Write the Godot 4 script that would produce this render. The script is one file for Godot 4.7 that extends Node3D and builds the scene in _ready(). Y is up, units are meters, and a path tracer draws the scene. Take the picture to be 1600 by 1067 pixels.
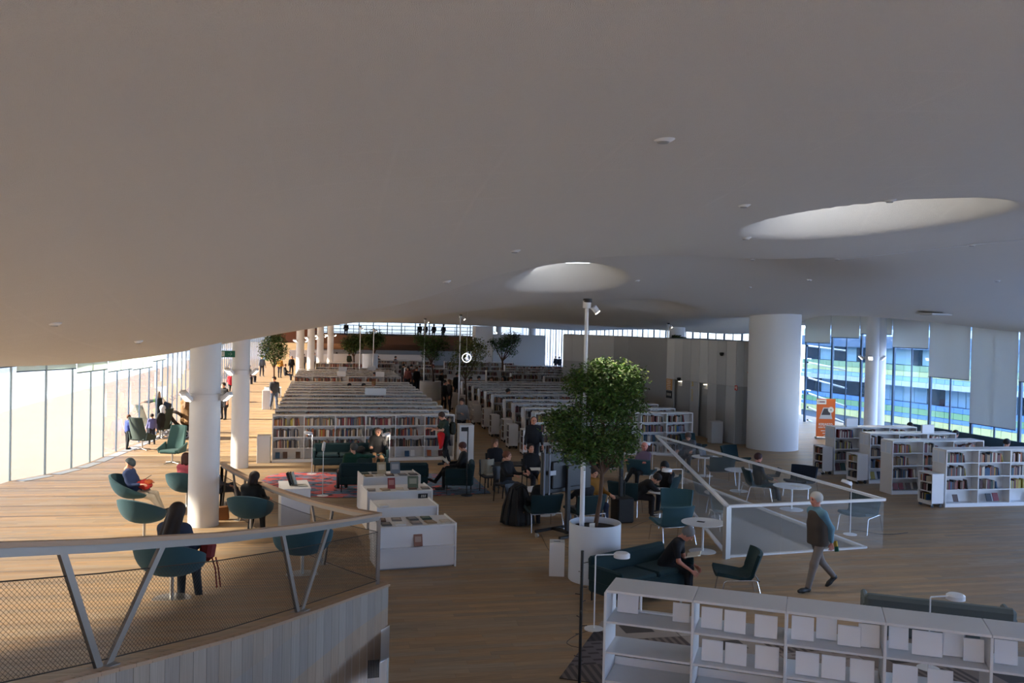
extends Node3D
# A long public library hall under a white wavy ceiling. x runs across the hall, -z along it, y up, metres.

const F := 1390.0
const EYE := Vector3(0, 4.6, 0)
var cam: Camera3D
var M := {}
var names := {}
var rng := RandomNumberGenerator.new()
var ceil_pts: Array = []
var ceil_w: PackedFloat64Array

func ray(px: float, py: float) -> Vector3:
	return cam.basis * Vector3((px - 800.0) / F, -(py - 533.5) / F, -1.0)

func P(px: float, py: float, h := 0.0) -> Vector3:
	var d := ray(px, py)
	return EYE + d * ((h - EYE.y) / d.y)

func PZ(px: float, py: float, z: float) -> Vector3:
	var d := ray(px, py)
	return EYE + d * (z / d.z)

func PX(px: float, py: float, x: float) -> Vector3:
	var d := ray(px, py)
	return EYE + d * (x / d.x)

func setup_camera() -> void:
	cam = Camera3D.new()
	cam.name = "camera"
	var r1 := Vector3((507 - 800) / F, -(504 - 533.5) / F, -1).normalized()
	var r2 := Vector3((1507 - 800) / F, -(526 - 533.5) / F, -1)
	var up := r1.cross(r2).normalized()
	if up.y < 0: up = -up
	var right := r1.cross(up)
	cam.basis = Basis(Vector3(right.x, up.x, -r1.x), Vector3(right.y, up.y, -r1.y), Vector3(right.z, up.z, -r1.z))
	cam.position = EYE
	cam.fov = rad_to_deg(2.0 * atan(533.5 / F))
	cam.near = 0.05
	cam.far = 900.0
	add_child(cam)

func setup_light() -> void:
	var we := WorldEnvironment.new()
	we.name = "world_environment"
	var e := Environment.new()
	e.background_mode = Environment.BG_SKY
	var sky := Sky.new()
	var sm := ProceduralSkyMaterial.new()
	sm.sky_top_color = Color(0.36, 0.52, 0.80)
	sm.sky_horizon_color = Color(0.74, 0.84, 0.95)
	sm.sky_curve = 0.12
	sm.ground_horizon_color = Color(0.70, 0.75, 0.80)
	sm.ground_bottom_color = Color(0.45, 0.46, 0.47)
	sm.sky_energy_multiplier = 1.0
	sm.sun_angle_max = 0.0
	sky.sky_material = sm
	e.sky = sky
	e.background_energy_multiplier = 3.6
	e.tonemap_mode = Environment.TONE_MAPPER_LINEAR
	e.tonemap_exposure = 4.5
	e.sdfgi_enabled = true
	e.ssao_enabled = true
	e.ssil_enabled = true
	we.environment = e
	add_child(we)
	var sun := DirectionalLight3D.new()
	sun.name = "sun"
	sun.light_color = Color(1.0, 0.95, 0.86)
	sun.light_energy = 8.0
	sun.light_angular_distance = 3.5
	sun.shadow_enabled = true
	sun.sky_mode = DirectionalLight3D.SKY_MODE_LIGHT_ONLY
	add_child(sun)
	sun.look_at_from_position(Vector3.ZERO, Vector3(1.0, -0.445, 0.04), Vector3.UP)

# ---------- helpers ----------
func numbered(n: String) -> String:
	var k: int = names.get(n, 0)
	names[n] = k + 1
	return n if k == 0 else "%s_%03d" % [n, k]

func tag(o: Node3D, label: String, category: String, group := "", kind := "") -> Node3D:
	if label: o.set_meta("label", label)
	if category: o.set_meta("category", category)
	if group: o.set_meta("group", group)
	if kind: o.set_meta("kind", kind)
	return o

func thing(called: String, label: String, category: String, at := Vector3.ZERO, turn := 0.0, group := "") -> Node3D:
	var o := Node3D.new()
	o.name = numbered(called)
	add_child(o)
	o.position = at
	o.rotation.y = turn
	return tag(o, label, category, group)

func newst() -> SurfaceTool:
	var st := SurfaceTool.new()
	st.begin(Mesh.PRIMITIVE_TRIANGLES)
	return st

func put(called: String, st, m: Material, parent: Node = null) -> MeshInstance3D:
	var o := MeshInstance3D.new()
	o.mesh = st.commit() if st is SurfaceTool else st
	o.material_override = m
	o.cast_shadow = GeometryInstance3D.SHADOW_CASTING_SETTING_ON
	if parent == null:
		o.name = numbered(called)
		add_child(o)
	else:
		var k := "%d/%s" % [parent.get_instance_id(), called]
		o.name = called if not names.has(k) else "%s_%03d" % [called, names[k]]
		names[k] = names.get(k, 0) + 1
		parent.add_child(o, true)
	return o

func struct(called: String, st, m: Material) -> MeshInstance3D:
	var o := put(called, st, m)
	o.set_meta("kind", "structure")
	return o

func dup(src: Node3D, called: String, at: Vector3, turn: float, label: String, category: String, group := "") -> Node3D:
	var o: Node3D = src.duplicate()
	o.name = numbered(called)
	add_child(o)
	o.position = at
	o.rotation.y = turn
	for k in ["label", "category", "group"]:
		if o.has_meta(k): o.remove_meta(k)
	return tag(o, label, category, group)

func quad(st: SurfaceTool, a: Vector3, b: Vector3, c: Vector3, d: Vector3, uv := false) -> void:
	# a, b, c, d run counter-clockwise seen from the front
	var n := (b - a).cross(c - a)
	if n.length_squared() < 1e-14: n = (c - a).cross(d - a)
	n = n.normalized()
	var v := [a, d, c, a, c, b]
	var t := [Vector2(0, 1), Vector2(0, 0), Vector2(1, 0), Vector2(0, 1), Vector2(1, 0), Vector2(1, 1)]
	for i in 6:
		st.set_normal(n)
		if uv: st.set_uv(t[i])
		st.add_vertex(v[i])

func box(st: SurfaceTool, c: Vector3, s: Vector3, b := Basis.IDENTITY, bevel := 0.0) -> void:
	var h := s * 0.5
	if bevel <= 0.0:
		var p := []
		for i in 8:
			p.append(c + b * Vector3(h.x if i & 1 else -h.x, h.y if i & 2 else -h.y, h.z if i & 4 else -h.z))
		quad(st, p[4], p[5], p[7], p[6]); quad(st, p[1], p[0], p[2], p[3])
		quad(st, p[5], p[1], p[3], p[7]); quad(st, p[0], p[4], p[6], p[2])
		quad(st, p[6], p[7], p[3], p[2]); quad(st, p[0], p[1], p[5], p[4])
		return
	# chamfered box: six faces, twelve edge strips, eight corners
	var e := minf(bevel, minf(h.x, minf(h.y, h.z)) * 0.9)
	var pt := func(i: int, ax: int) -> Vector3:
		var v := Vector3(h.x if i & 1 else -h.x, h.y if i & 2 else -h.y, h.z if i & 4 else -h.z)
		for k in 3:
			if k != ax: v[k] -= signf(v[k]) * e
		return c + b * v
	var faces := [[4, 5, 7, 6, 2], [1, 0, 2, 3, 2], [5, 1, 3, 7, 0], [0, 4, 6, 2, 0], [6, 7, 3, 2, 1], [0, 1, 5, 4, 1]]
	for f in faces:
		quad(st, pt.call(f[0], f[4]), pt.call(f[1], f[4]), pt.call(f[2], f[4]), pt.call(f[3], f[4]))
	for ax in 3:
		var o1 := (ax + 1) % 3
		var o2 := (ax + 2) % 3
		for k in 4:
			var i := (1 << o1 if k & 1 else 0) | (1 << o2 if k & 2 else 0)
			var j := i | (1 << ax)
			var q := [pt.call(i, o1), pt.call(j, o1), pt.call(j, o2), pt.call(i, o2)]
			var out_dir: Vector3 = (q[0] + q[1] + q[2] + q[3]) * 0.25 - c
			if ((q[1] - q[0]).cross(q[2] - q[0])).dot(out_dir) < 0: q.reverse()
			quad(st, q[0], q[1], q[2], q[3])
	for i in 8:
		var q := [pt.call(i, 0), pt.call(i, 1), pt.call(i, 2)]
		if ((q[1] - q[0]).cross(q[2] - q[0])).dot(q[0] - c) < 0: q.reverse()
		tri(st, q[0], q[1], q[2])

func tri(st: SurfaceTool, a: Vector3, b: Vector3, c: Vector3) -> void:
	var n := (b - a).cross(c - a).normalized()
	for v in [a, c, b]:
		st.set_normal(n)
		st.add_vertex(v)

func frame_of(d: Vector3) -> Basis:
	var u := d.normalized()
	var s := (Vector3.UP if absf(u.y) < 0.95 else Vector3.RIGHT).cross(u).normalized()
	return Basis(s, u, s.cross(u))

func bar(st: SurfaceTool, a: Vector3, b: Vector3, w: float, t: float) -> void:
	# rectangular bar from a to b
	box(st, (a + b) * 0.5, Vector3(w, a.distance_to(b), t), frame_of(b - a))

func tube(st: SurfaceTool, pts: Array, r, n := 8, caps := true) -> void:
	var rings := []
	for i in pts.size():
		var d: Vector3 = pts[mini(i + 1, pts.size() - 1)] - pts[maxi(i - 1, 0)]
		var f := frame_of(d)
		if i > 0:
			var prev: Basis = rings[i - 1][1]
			var s := (prev.x - d.normalized() * prev.x.dot(d.normalized()))
			if s.length() > 0.01:
				s = s.normalized()
				f = Basis(s, d.normalized(), s.cross(d.normalized()))
		var rr: float = r[i] if r is Array else r
		var ring := []
		for k in n:
			var a := TAU * k / n
			ring.append([pts[i] + (f.x * cos(a) + f.z * sin(a)) * rr, f.x * cos(a) + f.z * sin(a)])
		rings.append([ring, f])
	for i in pts.size() - 1:
		for k in n:
			var k2 := (k + 1) % n
			var a = rings[i][0][k]; var b = rings[i][0][k2]; var c = rings[i + 1][0][k2]; var d = rings[i + 1][0][k]
			for v in [a, b, c, a, c, d]:
				st.set_normal(v[1]); st.add_vertex(v[0])
	if caps:
		for e in [0, pts.size() - 1]:
			var ring: Array = rings[e][0]
			var nn: Vector3 = rings[e][1].y * (1.0 if e else -1.0)
			for k in n:
				var tr := [pts[e], ring[(k + 1) % n][0], ring[k][0]]
				if e: tr = [pts[e], ring[(k + 1) % n][0], ring[k][0]]
				else: tr = [pts[e], ring[k][0], ring[(k + 1) % n][0]]
				for v in tr:
					st.set_normal(nn); st.add_vertex(v)

func lathe(st: SurfaceTool, prof: Array, n := 24, at := Vector3.ZERO, b := Basis.IDENTITY, smooth := true) -> void:
	# prof: Vector2(radius, height) from bottom to top, outside
	for i in prof.size() - 1:
		var p: Vector2 = prof[i]; var q: Vector2 = prof[i + 1]
		var nn := Vector2(q.y - p.y, p.x - q.x)
		if nn.length() < 1e-9: continue
		nn = nn.normalized()
		for k in n:
			var a0 := TAU * k / n
			var a1 := TAU * (k + 1) / n
			var c0 := Vector3(cos(a0), 0, sin(a0)); var c1 := Vector3(cos(a1), 0, sin(a1))
			var n0 := b * (c0 * nn.x + Vector3.UP * nn.y); var n1 := b * (c1 * nn.x + Vector3.UP * nn.y)
			if not smooth:
				n0 = (n0 + n1).normalized(); n1 = n0
			var A := at + b * (c0 * p.x + Vector3.UP * p.y); var B := at + b * (c1 * p.x + Vector3.UP * p.y)
			var C := at + b * (c1 * q.x + Vector3.UP * q.y); var D := at + b * (c0 * q.x + Vector3.UP * q.y)
			for v in [[A, n0], [B, n1], [C, n1], [A, n0], [C, n1], [D, n0]]:
				st.set_normal(v[1]); st.add_vertex(v[0])

func prism(st: SurfaceTool, poly: PackedVector2Array, y0: float, y1: float, xf := Transform3D.IDENTITY) -> void:
	# poly in (x, z); extruded in y
	var tris := Geometry2D.triangulate_polygon(poly)
	for lvl in 2:
		var y := y1 if lvl else y0
		for i in range(0, tris.size(), 3):
			var a := xf * Vector3(poly[tris[i]].x, y, poly[tris[i]].y)
			var b := xf * Vector3(poly[tris[i + 1]].x, y, poly[tris[i + 1]].y)
			var c := xf * Vector3(poly[tris[i + 2]].x, y, poly[tris[i + 2]].y)
			var up: Vector3 = xf.basis * Vector3(0, 1 if lvl else -1, 0)
			if (b - a).cross(c - a).dot(up) < 0: tri(st, a, c, b)
			else: tri(st, a, b, c)
	var cw := Geometry2D.is_polygon_clockwise(poly)
	for i in poly.size():
		var p := poly[i]; var q := poly[(i + 1) % poly.size()]
		var A := xf * Vector3(p.x, y0, p.y); var B := xf * Vector3(q.x, y0, q.y)
		var C := xf * Vector3(q.x, y1, q.y); var D := xf * Vector3(p.x, y1, p.y)
		if cw: quad(st, A, B, C, D)
		else: quad(st, B, A, D, C)

func sheet(st: SurfaceTool, f: Callable, nu: int, nv: int, thick: float) -> void:
	# f(u, v) -> Vector3 over the unit square; a curved sheet of that thickness with closed rims
	var g := []; var nn := []
	for i in nu + 1:
		var row := []
		for j in nv + 1: row.append(f.call(float(i) / nu, float(j) / nv))
		g.append(row)
	for i in nu + 1:
		var row := []
		for j in nv + 1:
			var du: Vector3 = g[mini(i + 1, nu)][j] - g[maxi(i - 1, 0)][j]
			var dv: Vector3 = g[i][mini(j + 1, nv)] - g[i][maxi(j - 1, 0)]
			var n := du.cross(dv)
			row.append(n.normalized() if n.length() > 1e-9 else Vector3.UP)
		nn.append(row)
	for i in nu:
		for j in nv:
			var q := [[i, j], [i + 1, j], [i + 1, j + 1], [i, j], [i + 1, j + 1], [i, j + 1]]
			for k in [0, 2, 1, 3, 5, 4]:
				var a: Array = q[k]
				st.set_normal(nn[a[0]][a[1]]); st.add_vertex(g[a[0]][a[1]] + nn[a[0]][a[1]] * thick * 0.5)
			for k in 6:
				var a: Array = q[k]
				st.set_normal(-nn[a[0]][a[1]]); st.add_vertex(g[a[0]][a[1]] - nn[a[0]][a[1]] * thick * 0.5)
	var rim := []
	for i in nu + 1: rim.append([i, 0])
	for j in range(1, nv + 1): rim.append([nu, j])
	for i in range(nu - 1, -1, -1): rim.append([i, nv])
	for j in range(nv - 1, 0, -1): rim.append([0, j])
	for k in rim.size():
		var a: Array = rim[k]; var b: Array = rim[(k + 1) % rim.size()]
		var A: Vector3 = g[a[0]][a[1]]; var B: Vector3 = g[b[0]][b[1]]
		var na: Vector3 = nn[a[0]][a[1]] * thick * 0.5; var nb: Vector3 = nn[b[0]][b[1]] * thick * 0.5
		quad(st, A - na, B - nb, B + nb, A + na)

func words(s: String, size: float, depth := 0.004, font := "Droid Sans", bold := true) -> TextMesh:
	var t := TextMesh.new()
	t.text = s
	var f := SystemFont.new()
	f.font_names = PackedStringArray([font])
	if bold: f.font_weight = 700
	t.font = f
	t.font_size = 48
	t.pixel_size = size / 36.0
	t.depth = depth
	t.curve_step = 4
	return t

# ---------- materials ----------
func mat(key: String, c: Color, rough := 0.6, metal := 0.0) -> StandardMaterial3D:
	if M.has(key): return M[key]
	var m := StandardMaterial3D.new()
	m.resource_name = key
	m.albedo_color = c
	m.roughness = rough
	m.metallic = metal
	M[key] = m
	return m

func noise_tex(freq: float, seed_: int, normal := false, strength := 4.0, size := 512) -> NoiseTexture2D:
	var n := FastNoiseLite.new()
	n.seed = seed_
	n.frequency = freq
	n.fractal_octaves = 3
	var t := NoiseTexture2D.new()
	t.noise = n
	t.width = size
	t.height = size
	t.seamless = true
	t.as_normal_map = normal
	t.bump_strength = strength
	return t

func fabric(key: String, c: Color) -> StandardMaterial3D:
	if M.has(key): return M[key]
	var m := mat(key, c, 0.95)
	m.uv1_triplanar = true
	m.uv1_scale = Vector3.ONE * 6.0
	m.heightmap_enabled = true
	m.heightmap_texture = M["weave"]
	m.heightmap_scale = 0.25
	m.rim_enabled = true
	m.rim = 0.3
	return m

func glow(key: String, c: Color, e: float) -> StandardMaterial3D:
	if M.has(key): return M[key]
	var m := mat(key, c, 0.4)
	m.emission_enabled = true
	m.emission = c
	m.emission_energy_multiplier = e
	return m

func plank_image(rows: int, w: int, base: Color, spread: float, seam: float, seed_: int) -> ImageTexture:
	var r := RandomNumberGenerator.new()
	r.seed = seed_
	var gn := FastNoiseLite.new()
	gn.seed = seed_
	gn.frequency = 0.02
	gn.fractal_octaves = 4
	var data := PackedByteArray()
	data.resize(w * w * 3)
	var rh := w / rows
	for row in rows:
		var x := 0
		var ends := []
		var off := r.randi() % w
		while x < w:
			var l := r.randi_range(w / 4, w / 2)
			if w - x - l < w / 6: l = w - x
			ends.append([x, mini(x + l, w), 1.0 + r.randf_range(-spread, spread), r.randf_range(-0.03, 0.03)])
			x += l
		for yy in rh:
			var y := row * rh + yy
			for e in ends:
				for x0 in range(e[0], e[1]):
					var xx: int = (x0 + off) % w
					var g := gn.get_noise_2d(x0 * 0.35 + row * 300.0, yy * 9.0 + row * 77.0)
					var k: float = e[2] * (1.0 + g * 0.16)
					if yy == 0 or x0 == e[0]: k *= seam
					var at := (y * w + xx) * 3
					data[at] = int(clampf((base.r + e[3]) * k, 0, 1) * 255)
					data[at + 1] = int(clampf(base.g * k, 0, 1) * 255)
					data[at + 2] = int(clampf((base.b - e[3]) * k, 0, 1) * 255)
	return ImageTexture.create_from_image(Image.create_from_data(w, w, false, Image.FORMAT_RGB8, data))

func make_materials() -> void:
	M["weave"] = noise_tex(0.12, 5, false, 1.0, 256)
	var ceiling := mat("ceiling_plaster", Color(0.82, 0.80, 0.765), 0.95)
	ceiling.uv1_triplanar = true
	ceiling.uv1_world_triplanar = true
	ceiling.uv1_scale = Vector3.ONE * 0.9
	ceiling.heightmap_enabled = true
	ceiling.heightmap_texture = noise_tex(0.11, 11, false, 1.0, 1024)
	ceiling.heightmap_scale = 1.2
	var floor_m := mat("oak_floor", Color(1, 1, 1), 0.55)
	floor_m.albedo_texture = plank_image(28, 1008, Color(0.60, 0.50, 0.38), 0.06, 0.82, 3)
	floor_m.uv1_triplanar = true
	floor_m.uv1_world_triplanar = true
	floor_m.uv1_scale = Vector3.ONE * 0.25
	floor_m.metallic_specular = 0.4
	for i in 4:
		var pm := mat("oak_plank%d" % i, [Color(0.98, 0.98, 0.98), Color(0.90, 0.89, 0.88), Color(1, 0.99, 0.97), Color(0.94, 0.95, 0.95)][i], 0.55)
		pm.albedo_texture = plank_image(1, 256, Color(0.60, 0.50, 0.38), 0.0, 1.0, 20 + i)
		pm.uv1_triplanar = true
		pm.uv1_scale = Vector3(0.5, 1, 2.0)
	var ash := plank_image(1, 256, Color(0.60, 0.54, 0.48), 0.0, 1.0, 31).get_image()
	ash.rotate_90(CLOCKWISE)
	var ash_t := ImageTexture.create_from_image(ash)
	for i in 3:
		var pw := mat("ash_panel%d" % i, [Color(1, 1, 1), Color(0.93, 0.93, 0.94), Color(0.97, 0.96, 0.95)][i], 0.6)
		pw.albedo_texture = ash_t
		pw.uv1_triplanar = true
		pw.uv1_scale = Vector3(1.4, 0.5, 1.4)
	mat("white_board", Color(0.84, 0.83, 0.82), 0.45)
	mat("white_metal", Color(0.86, 0.86, 0.86), 0.4)
	mat("white_paint", Color(0.86, 0.86, 0.855), 0.75)
	mat("core_panel", Color(0.76, 0.76, 0.75), 0.7)
	mat("core_panel_b", Color(0.71, 0.715, 0.71), 0.7)
	mat("core_panel_c", Color(0.80, 0.80, 0.785), 0.7)
	mat("core_dark", Color(0.60, 0.605, 0.60), 0.6)
	mat("black_metal", Color(0.03, 0.03, 0.035), 0.45)
	mat("black_plastic", Color(0.045, 0.045, 0.055), 0.5)
	mat("steel", Color(0.70, 0.69, 0.67), 0.35, 0.9)
	mat("chrome", Color(0.85, 0.85, 0.86), 0.15, 1.0)
	mat("dark_wire", Color(0.16, 0.15, 0.14), 0.5, 0.6)
	mat("oak_rail", Color(0.62, 0.50, 0.39), 0.5)
	mat("rail_steel", Color(0.55, 0.53, 0.51), 0.4, 0.75)
	mat("mullion", Color(0.20, 0.30, 0.38), 0.5)
	mat("mullion_light", Color(0.62, 0.69, 0.72), 0.5)
	fabric("teal", Color(0.16, 0.29, 0.325))
	fabric("teal_dark", Color(0.04, 0.165, 0.18))
	fabric("teal_green", Color(0.21, 0.33, 0.32))
	fabric("navy_fabric", Color(0.05, 0.10, 0.16))
	fabric("grey_fabric", Color(0.36, 0.39, 0.38))
	fabric("blind", Color(0.82, 0.82, 0.80))
	var bl: StandardMaterial3D = M["blind"]
	bl.backlight_enabled = true
	bl.backlight = Color(0.62, 0.63, 0.62)
	var bw := mat("blind_white", Color(0.88, 0.91, 0.90), 0.9)
	bw.backlight_enabled = true
	bw.backlight = Color(0.9, 0.95, 0.93)
	var gl := mat("clear_glass", Color(0.9, 0.97, 1.0, 0.06), 0.02)
	gl.transparency = BaseMaterial3D.TRANSPARENCY_ALPHA
	var gb := mat("tinted_glass", Color(0.30, 0.52, 0.64, 0.2), 0.02)
	gb.transparency = BaseMaterial3D.TRANSPARENCY_ALPHA
	var fr := mat("fritted_glass", Color(0.40, 0.49, 0.50, 0.89), 0.5)
	fr.transparency = BaseMaterial3D.TRANSPARENCY_ALPHA
	fr.backlight_enabled = true
	fr.backlight = Color(0.17, 0.185, 0.185)
	for q in [["grey_glass", Color(0.30, 0.40, 0.48, 0.78)], ["blue_glass", Color(0.22, 0.46, 0.60, 0.72)], ["sky_glass", Color(0.22, 0.36, 0.62, 0.86)]]:
		var tg := mat(q[0], q[1], 0.02)
		tg.transparency = BaseMaterial3D.TRANSPARENCY_ALPHA
	glow("lamp_glow", Color(1.0, 0.96, 0.9), 3.0)
	mat("soil", Color(0.12, 0.09, 0.07), 1.0)
	mat("bark", Color(0.33, 0.24, 0.18), 0.9)
	var lf := mat("leaf", Color(1, 1, 1), 0.6)
	lf.vertex_color_use_as_albedo = true
	lf.backlight_enabled = true
	lf.backlight = Color(0.30, 0.42, 0.12)
	var bk := mat("book_cloth", Color(1, 1, 1), 0.6)
	bk.vertex_color_use_as_albedo = true
	mat("paper", Color(0.85, 0.82, 0.76), 0.9)
	var sk := mat("skin", Color(0.80, 0.58, 0.47), 0.6)
	sk.vertex_color_use_as_albedo = true

# ---------- ceiling ----------
const OCULI := [[1370.0, 343.0, 6.62, 2.3, 1.05], [888.0, 438.0, 6.0, 2.0, 0.6], [1012.0, 478.0, 5.75, 2.0, 0.5]]
var oculi: Array = []

func rbf(r2: float) -> float:
	return r2 * log(r2 + 1e-9) * 0.5

func solve_ceiling() -> void:
	var w := [  # x, z, height
		[0, 6, 6.3], [-6, 6, 5.6], [-14, 6, 4.6], [8, 6, 6.9], [16, 6, 7.1], [26, 6, 6.2], [0, 0, 6.3], [-5, 0, 5.6], [-10, -1, 4.8], [6, 0, 6.8], [14, 0, 7.2], [24, 0, 6.4],
		[0, -5, 6.25], [-5, -5, 5.45], [-10, -6, 4.4], [6, -5, 6.75], [14, -5, 7.1], [24, -6, 6.2], [0, -10, 5.95], [-4, -9, 5.2], [6, -10, 6.5], [12, -9, 6.9], [20, -10, 6.5], [25, -14, 5.7],
		[24.5, -20, 5.0], [24.5, -27.5, 4.8], [24.5, -34.5, 5.45], [24.5, -40, 5.5], [18, -32.4, 5.3], [22, -34.5, 5.45], [12, -15, 6.62], [16, -16, 6.62], [15, -22, 6.15], [20, -22, 5.9],
		[-2.5, -20.5, 4.04], [-2.5, -29, 3.98], [-2.5, -40, 4.0], [-2.5, -58, 4.2], [-2.5, -80, 4.45], [5, -60, 5.15], [5, -80, 5.0], [5, -106, 4.75], [15, -60, 4.95], [20, -85, 4.5], [15, -45, 5.0],
		[-7, -25, 3.35], [-6.6, -31, 3.4], [-6.4, -36, 3.5], [-6.4, -46, 3.6], [-6.4, -60, 3.9], [-6.2, -106, 4.3], [24.5, -48, 4.55], [24.5, -60, 4.6], [24.5, -75, 4.5], [24.5, -106, 4.5], [15, -106, 4.7],
		[9, -27, 6.05], [4, -27, 5.55], [-12, -22, 3.5], [-13, -14, 4.1], [5.5, -22.5, 7.0], [11, -23, 7.1], [5.5, -27, 5.95], [1.4, -23.5, 5.85], [2.0, -28, 5.15], [11, -27.5, 6.1], [-1.5, -23, 4.35], [6, -40, 5.7], [11, -40, 5.3], [0, -37, 4.75],
	]
	for p in w: ceil_pts.append(Vector3(p[0], p[1], p[2]))
	for p in [[0, 532, -14], [140, 534, -15.5], [288, 534, -18], [400, 522, -19], [520, 492, -19.5], [640, 470, -20], [740, 440, -19], [830, 411, -18.5], [960, 399, -18], [1100, 401, -18.5], [1200, 404, -19],
			[640, 495, -33], [745, 485, -33], [836, 477, -33], [916, 471, -32.5], [1000, 482, -33], [1084, 494, -33]]:
		var q := PZ(p[0], p[1], p[2])
		ceil_pts.append(Vector3(q.x, q.z, q.y))
	var n := ceil_pts.size()
	var N := n + 3
	var A := []
	for i in N:
		var row := PackedFloat64Array()
		row.resize(N + 1)
		A.append(row)
	for i in n:
		var p: Vector3 = ceil_pts[i]
		for j in n:
			var q: Vector3 = ceil_pts[j]
			A[i][j] = rbf((p.x - q.x) ** 2 + (p.y - q.y) ** 2)
		A[i][i] += 0.12
		A[i][n] = 1.0; A[i][n + 1] = p.x; A[i][n + 2] = p.y; A[i][N] = p.z
		A[n][i] = 1.0; A[n + 1][i] = p.x; A[n + 2][i] = p.y
	for c in N:
		var best := c
		for r in range(c + 1, N):
			if absf(A[r][c]) > absf(A[best][c]): best = r
		var tmp = A[c]; A[c] = A[best]; A[best] = tmp
		for r in range(c + 1, N):
			var f: float = A[r][c] / A[c][c]
			if f != 0.0:
				for k in range(c, N + 1): A[r][k] -= f * A[c][k]
	ceil_w.resize(N)
	for r in range(N - 1, -1, -1):
		var s: float = A[r][N]
		for k in range(r + 1, N): s -= A[r][k] * ceil_w[k]
		ceil_w[r] = s / A[r][r]
	var found := []
	for o in OCULI:
		var c := hit_ceiling(o[0], o[1])
		found.append([c.x, c.z, o[3], o[4]])
	oculi = found

func base_ceiling(x: float, z: float) -> float:
	var n := ceil_pts.size()
	var s := ceil_w[n] + ceil_w[n + 1] * x + ceil_w[n + 2] * z
	for i in n:
		var p: Vector3 = ceil_pts[i]
		var r2 := (x - p.x) * (x - p.x) + (z - p.y) * (z - p.y)
		s += ceil_w[i] * r2 * log(r2 + 1e-9) * 0.5
	return s

func ceiling_at(x: float, z: float) -> float:
	var s := base_ceiling(x, z)
	for o in oculi:
		var r2: float = ((x - o[0]) ** 2 + ((z - o[1]) / 0.74) ** 2) / (o[2] * o[2])
		if r2 < 1.0: s += o[3] * pow(1.0 - r2, 1.35)
	return s

func hit_ceiling(px: float, py: float) -> Vector3:
	var d := ray(px, py).normalized()
	var t := 1.0
	while t < 110.0:
		var p := EYE + d * t
		if p.y > ceiling_at(p.x, p.z): return p
		t += 0.1
	return EYE + d * t

func grid_lines(a: float, b: float, step: float, centre_at: int) -> PackedFloat64Array:
	var l := []
	var v := a
	while v < b:
		l.append(v); v += step
	l.append(b)
	for o in oculi:
		if o[3] < 0.6: continue
		var c: float = o[centre_at]; var r: float = o[2] + 0.15
		l = l.filter(func(q): return absf(q - c) > r)
		for k in 41: l.append(c - r + r * 2.0 * k / 40.0)
	l.sort()
	return PackedFloat64Array(l)

func make_left_line() -> void:
	for p in [[6.5, -9.4], [-6, -9.3], [-14, -9.2], [-21, -9.0]]: left_line.append(Vector2(p[1], p[0]))
	for p in [[0, 754], [52, 745], [96, 736], [133, 725], [164, 712], [185, 704], [215, 692], [240, 681]]:
		var q := P(p[0], p[1])
		left_line.append(Vector2(q.x, q.z))
	for p in [[-60, -6.3], [-111, -6.1]]: left_line.append(Vector2(p[1], p[0]))

func build_ceiling() -> void:
	make_left_line()
	solve_ceiling()
	var xs := grid_lines(-15.0, 26.0, 0.45, 0)
	var zs := grid_lines(-60.0, 6.5, 0.45, 1)
	var far := PackedFloat64Array()
	var v := -110.0
	while v < -60.6:
		far.append(v); v += 1.2
	far.append_array(zs)
	zs = far
	var nx := xs.size(); var nz := zs.size()
	var pos := PackedVector3Array(); var nor := PackedVector3Array(); var idx := PackedInt32Array()
	pos.resize(nx * nz); nor.resize(nx * nz)
	for j in nz:
		for i in nx: 
			var x := clampf(xs[i], left_x(zs[j]) - 0.4, 24.75)
			pos[j * nx + i] = Vector3(x, ceiling_at(x, zs[j]), zs[j])
	for j in nz:
		for i in nx:
			var du := pos[j * nx + mini(i + 1, nx - 1)] - pos[j * nx + maxi(i - 1, 0)]
			var dv := pos[mini(j + 1, nz - 1) * nx + i] - pos[maxi(j - 1, 0) * nx + i]
			nor[j * nx + i] = du.cross(dv).normalized()
			if nor[j * nx + i].y > 0: nor[j * nx + i] = -nor[j * nx + i]
	for j in nz - 1:
		for i in nx - 1:
			var a := j * nx + i
			idx.append_array([a, a + nx, a + 1, a + 1, a + nx, a + nx + 1])
	var arr := []
	arr.resize(Mesh.ARRAY_MAX)
	arr[Mesh.ARRAY_VERTEX] = pos; arr[Mesh.ARRAY_NORMAL] = nor; arr[Mesh.ARRAY_INDEX] = idx
	var am := ArrayMesh.new()
	am.add_surface_from_arrays(Mesh.PRIMITIVE_TRIANGLES, arr)
	var ceiling := struct("ceiling", am, M["ceiling_plaster"])
	# the roof slab above gives the ceiling its thickness and keeps the sky out
	var st := newst()
	prism(st, roof_outline(), 9.2, 9.5)
	put("roof_slab", st, M["white_paint"], ceiling)
	for k in 2:
		var o: Array = oculi[k]
		var y: float = base_ceiling(o[0], o[1]) + o[3] - 0.03
		var g := newst()
		lathe(g, [Vector2(0, -0.02), Vector2(0.8, -0.02), Vector2(0.8, 0.02), Vector2(0, 0.02)], 24, Vector3(o[0], y, o[1]))
		put("skylight_pane", g, glow("skylight_glow", Color(0.92, 0.96, 1.0), 1.5), ceiling)
		var al := AreaLight3D.new()
		al.name = numbered("skylight_light")
		al.area_size = Vector2(1.3, 1.3)
		al.light_color = Color(0.95, 0.97, 1.0)
		al.light_energy = [2.6, 0.5][k]
		al.shadow_enabled = true
		al.area_range = 60.0
		add_child(al)
		al.look_at_from_position(Vector3(o[0] - 0.7, y - 0.25, o[1] + 0.4), Vector3(o[0] + 0.5, y - 0.7, o[1] - 0.5), Vector3.RIGHT)

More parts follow.
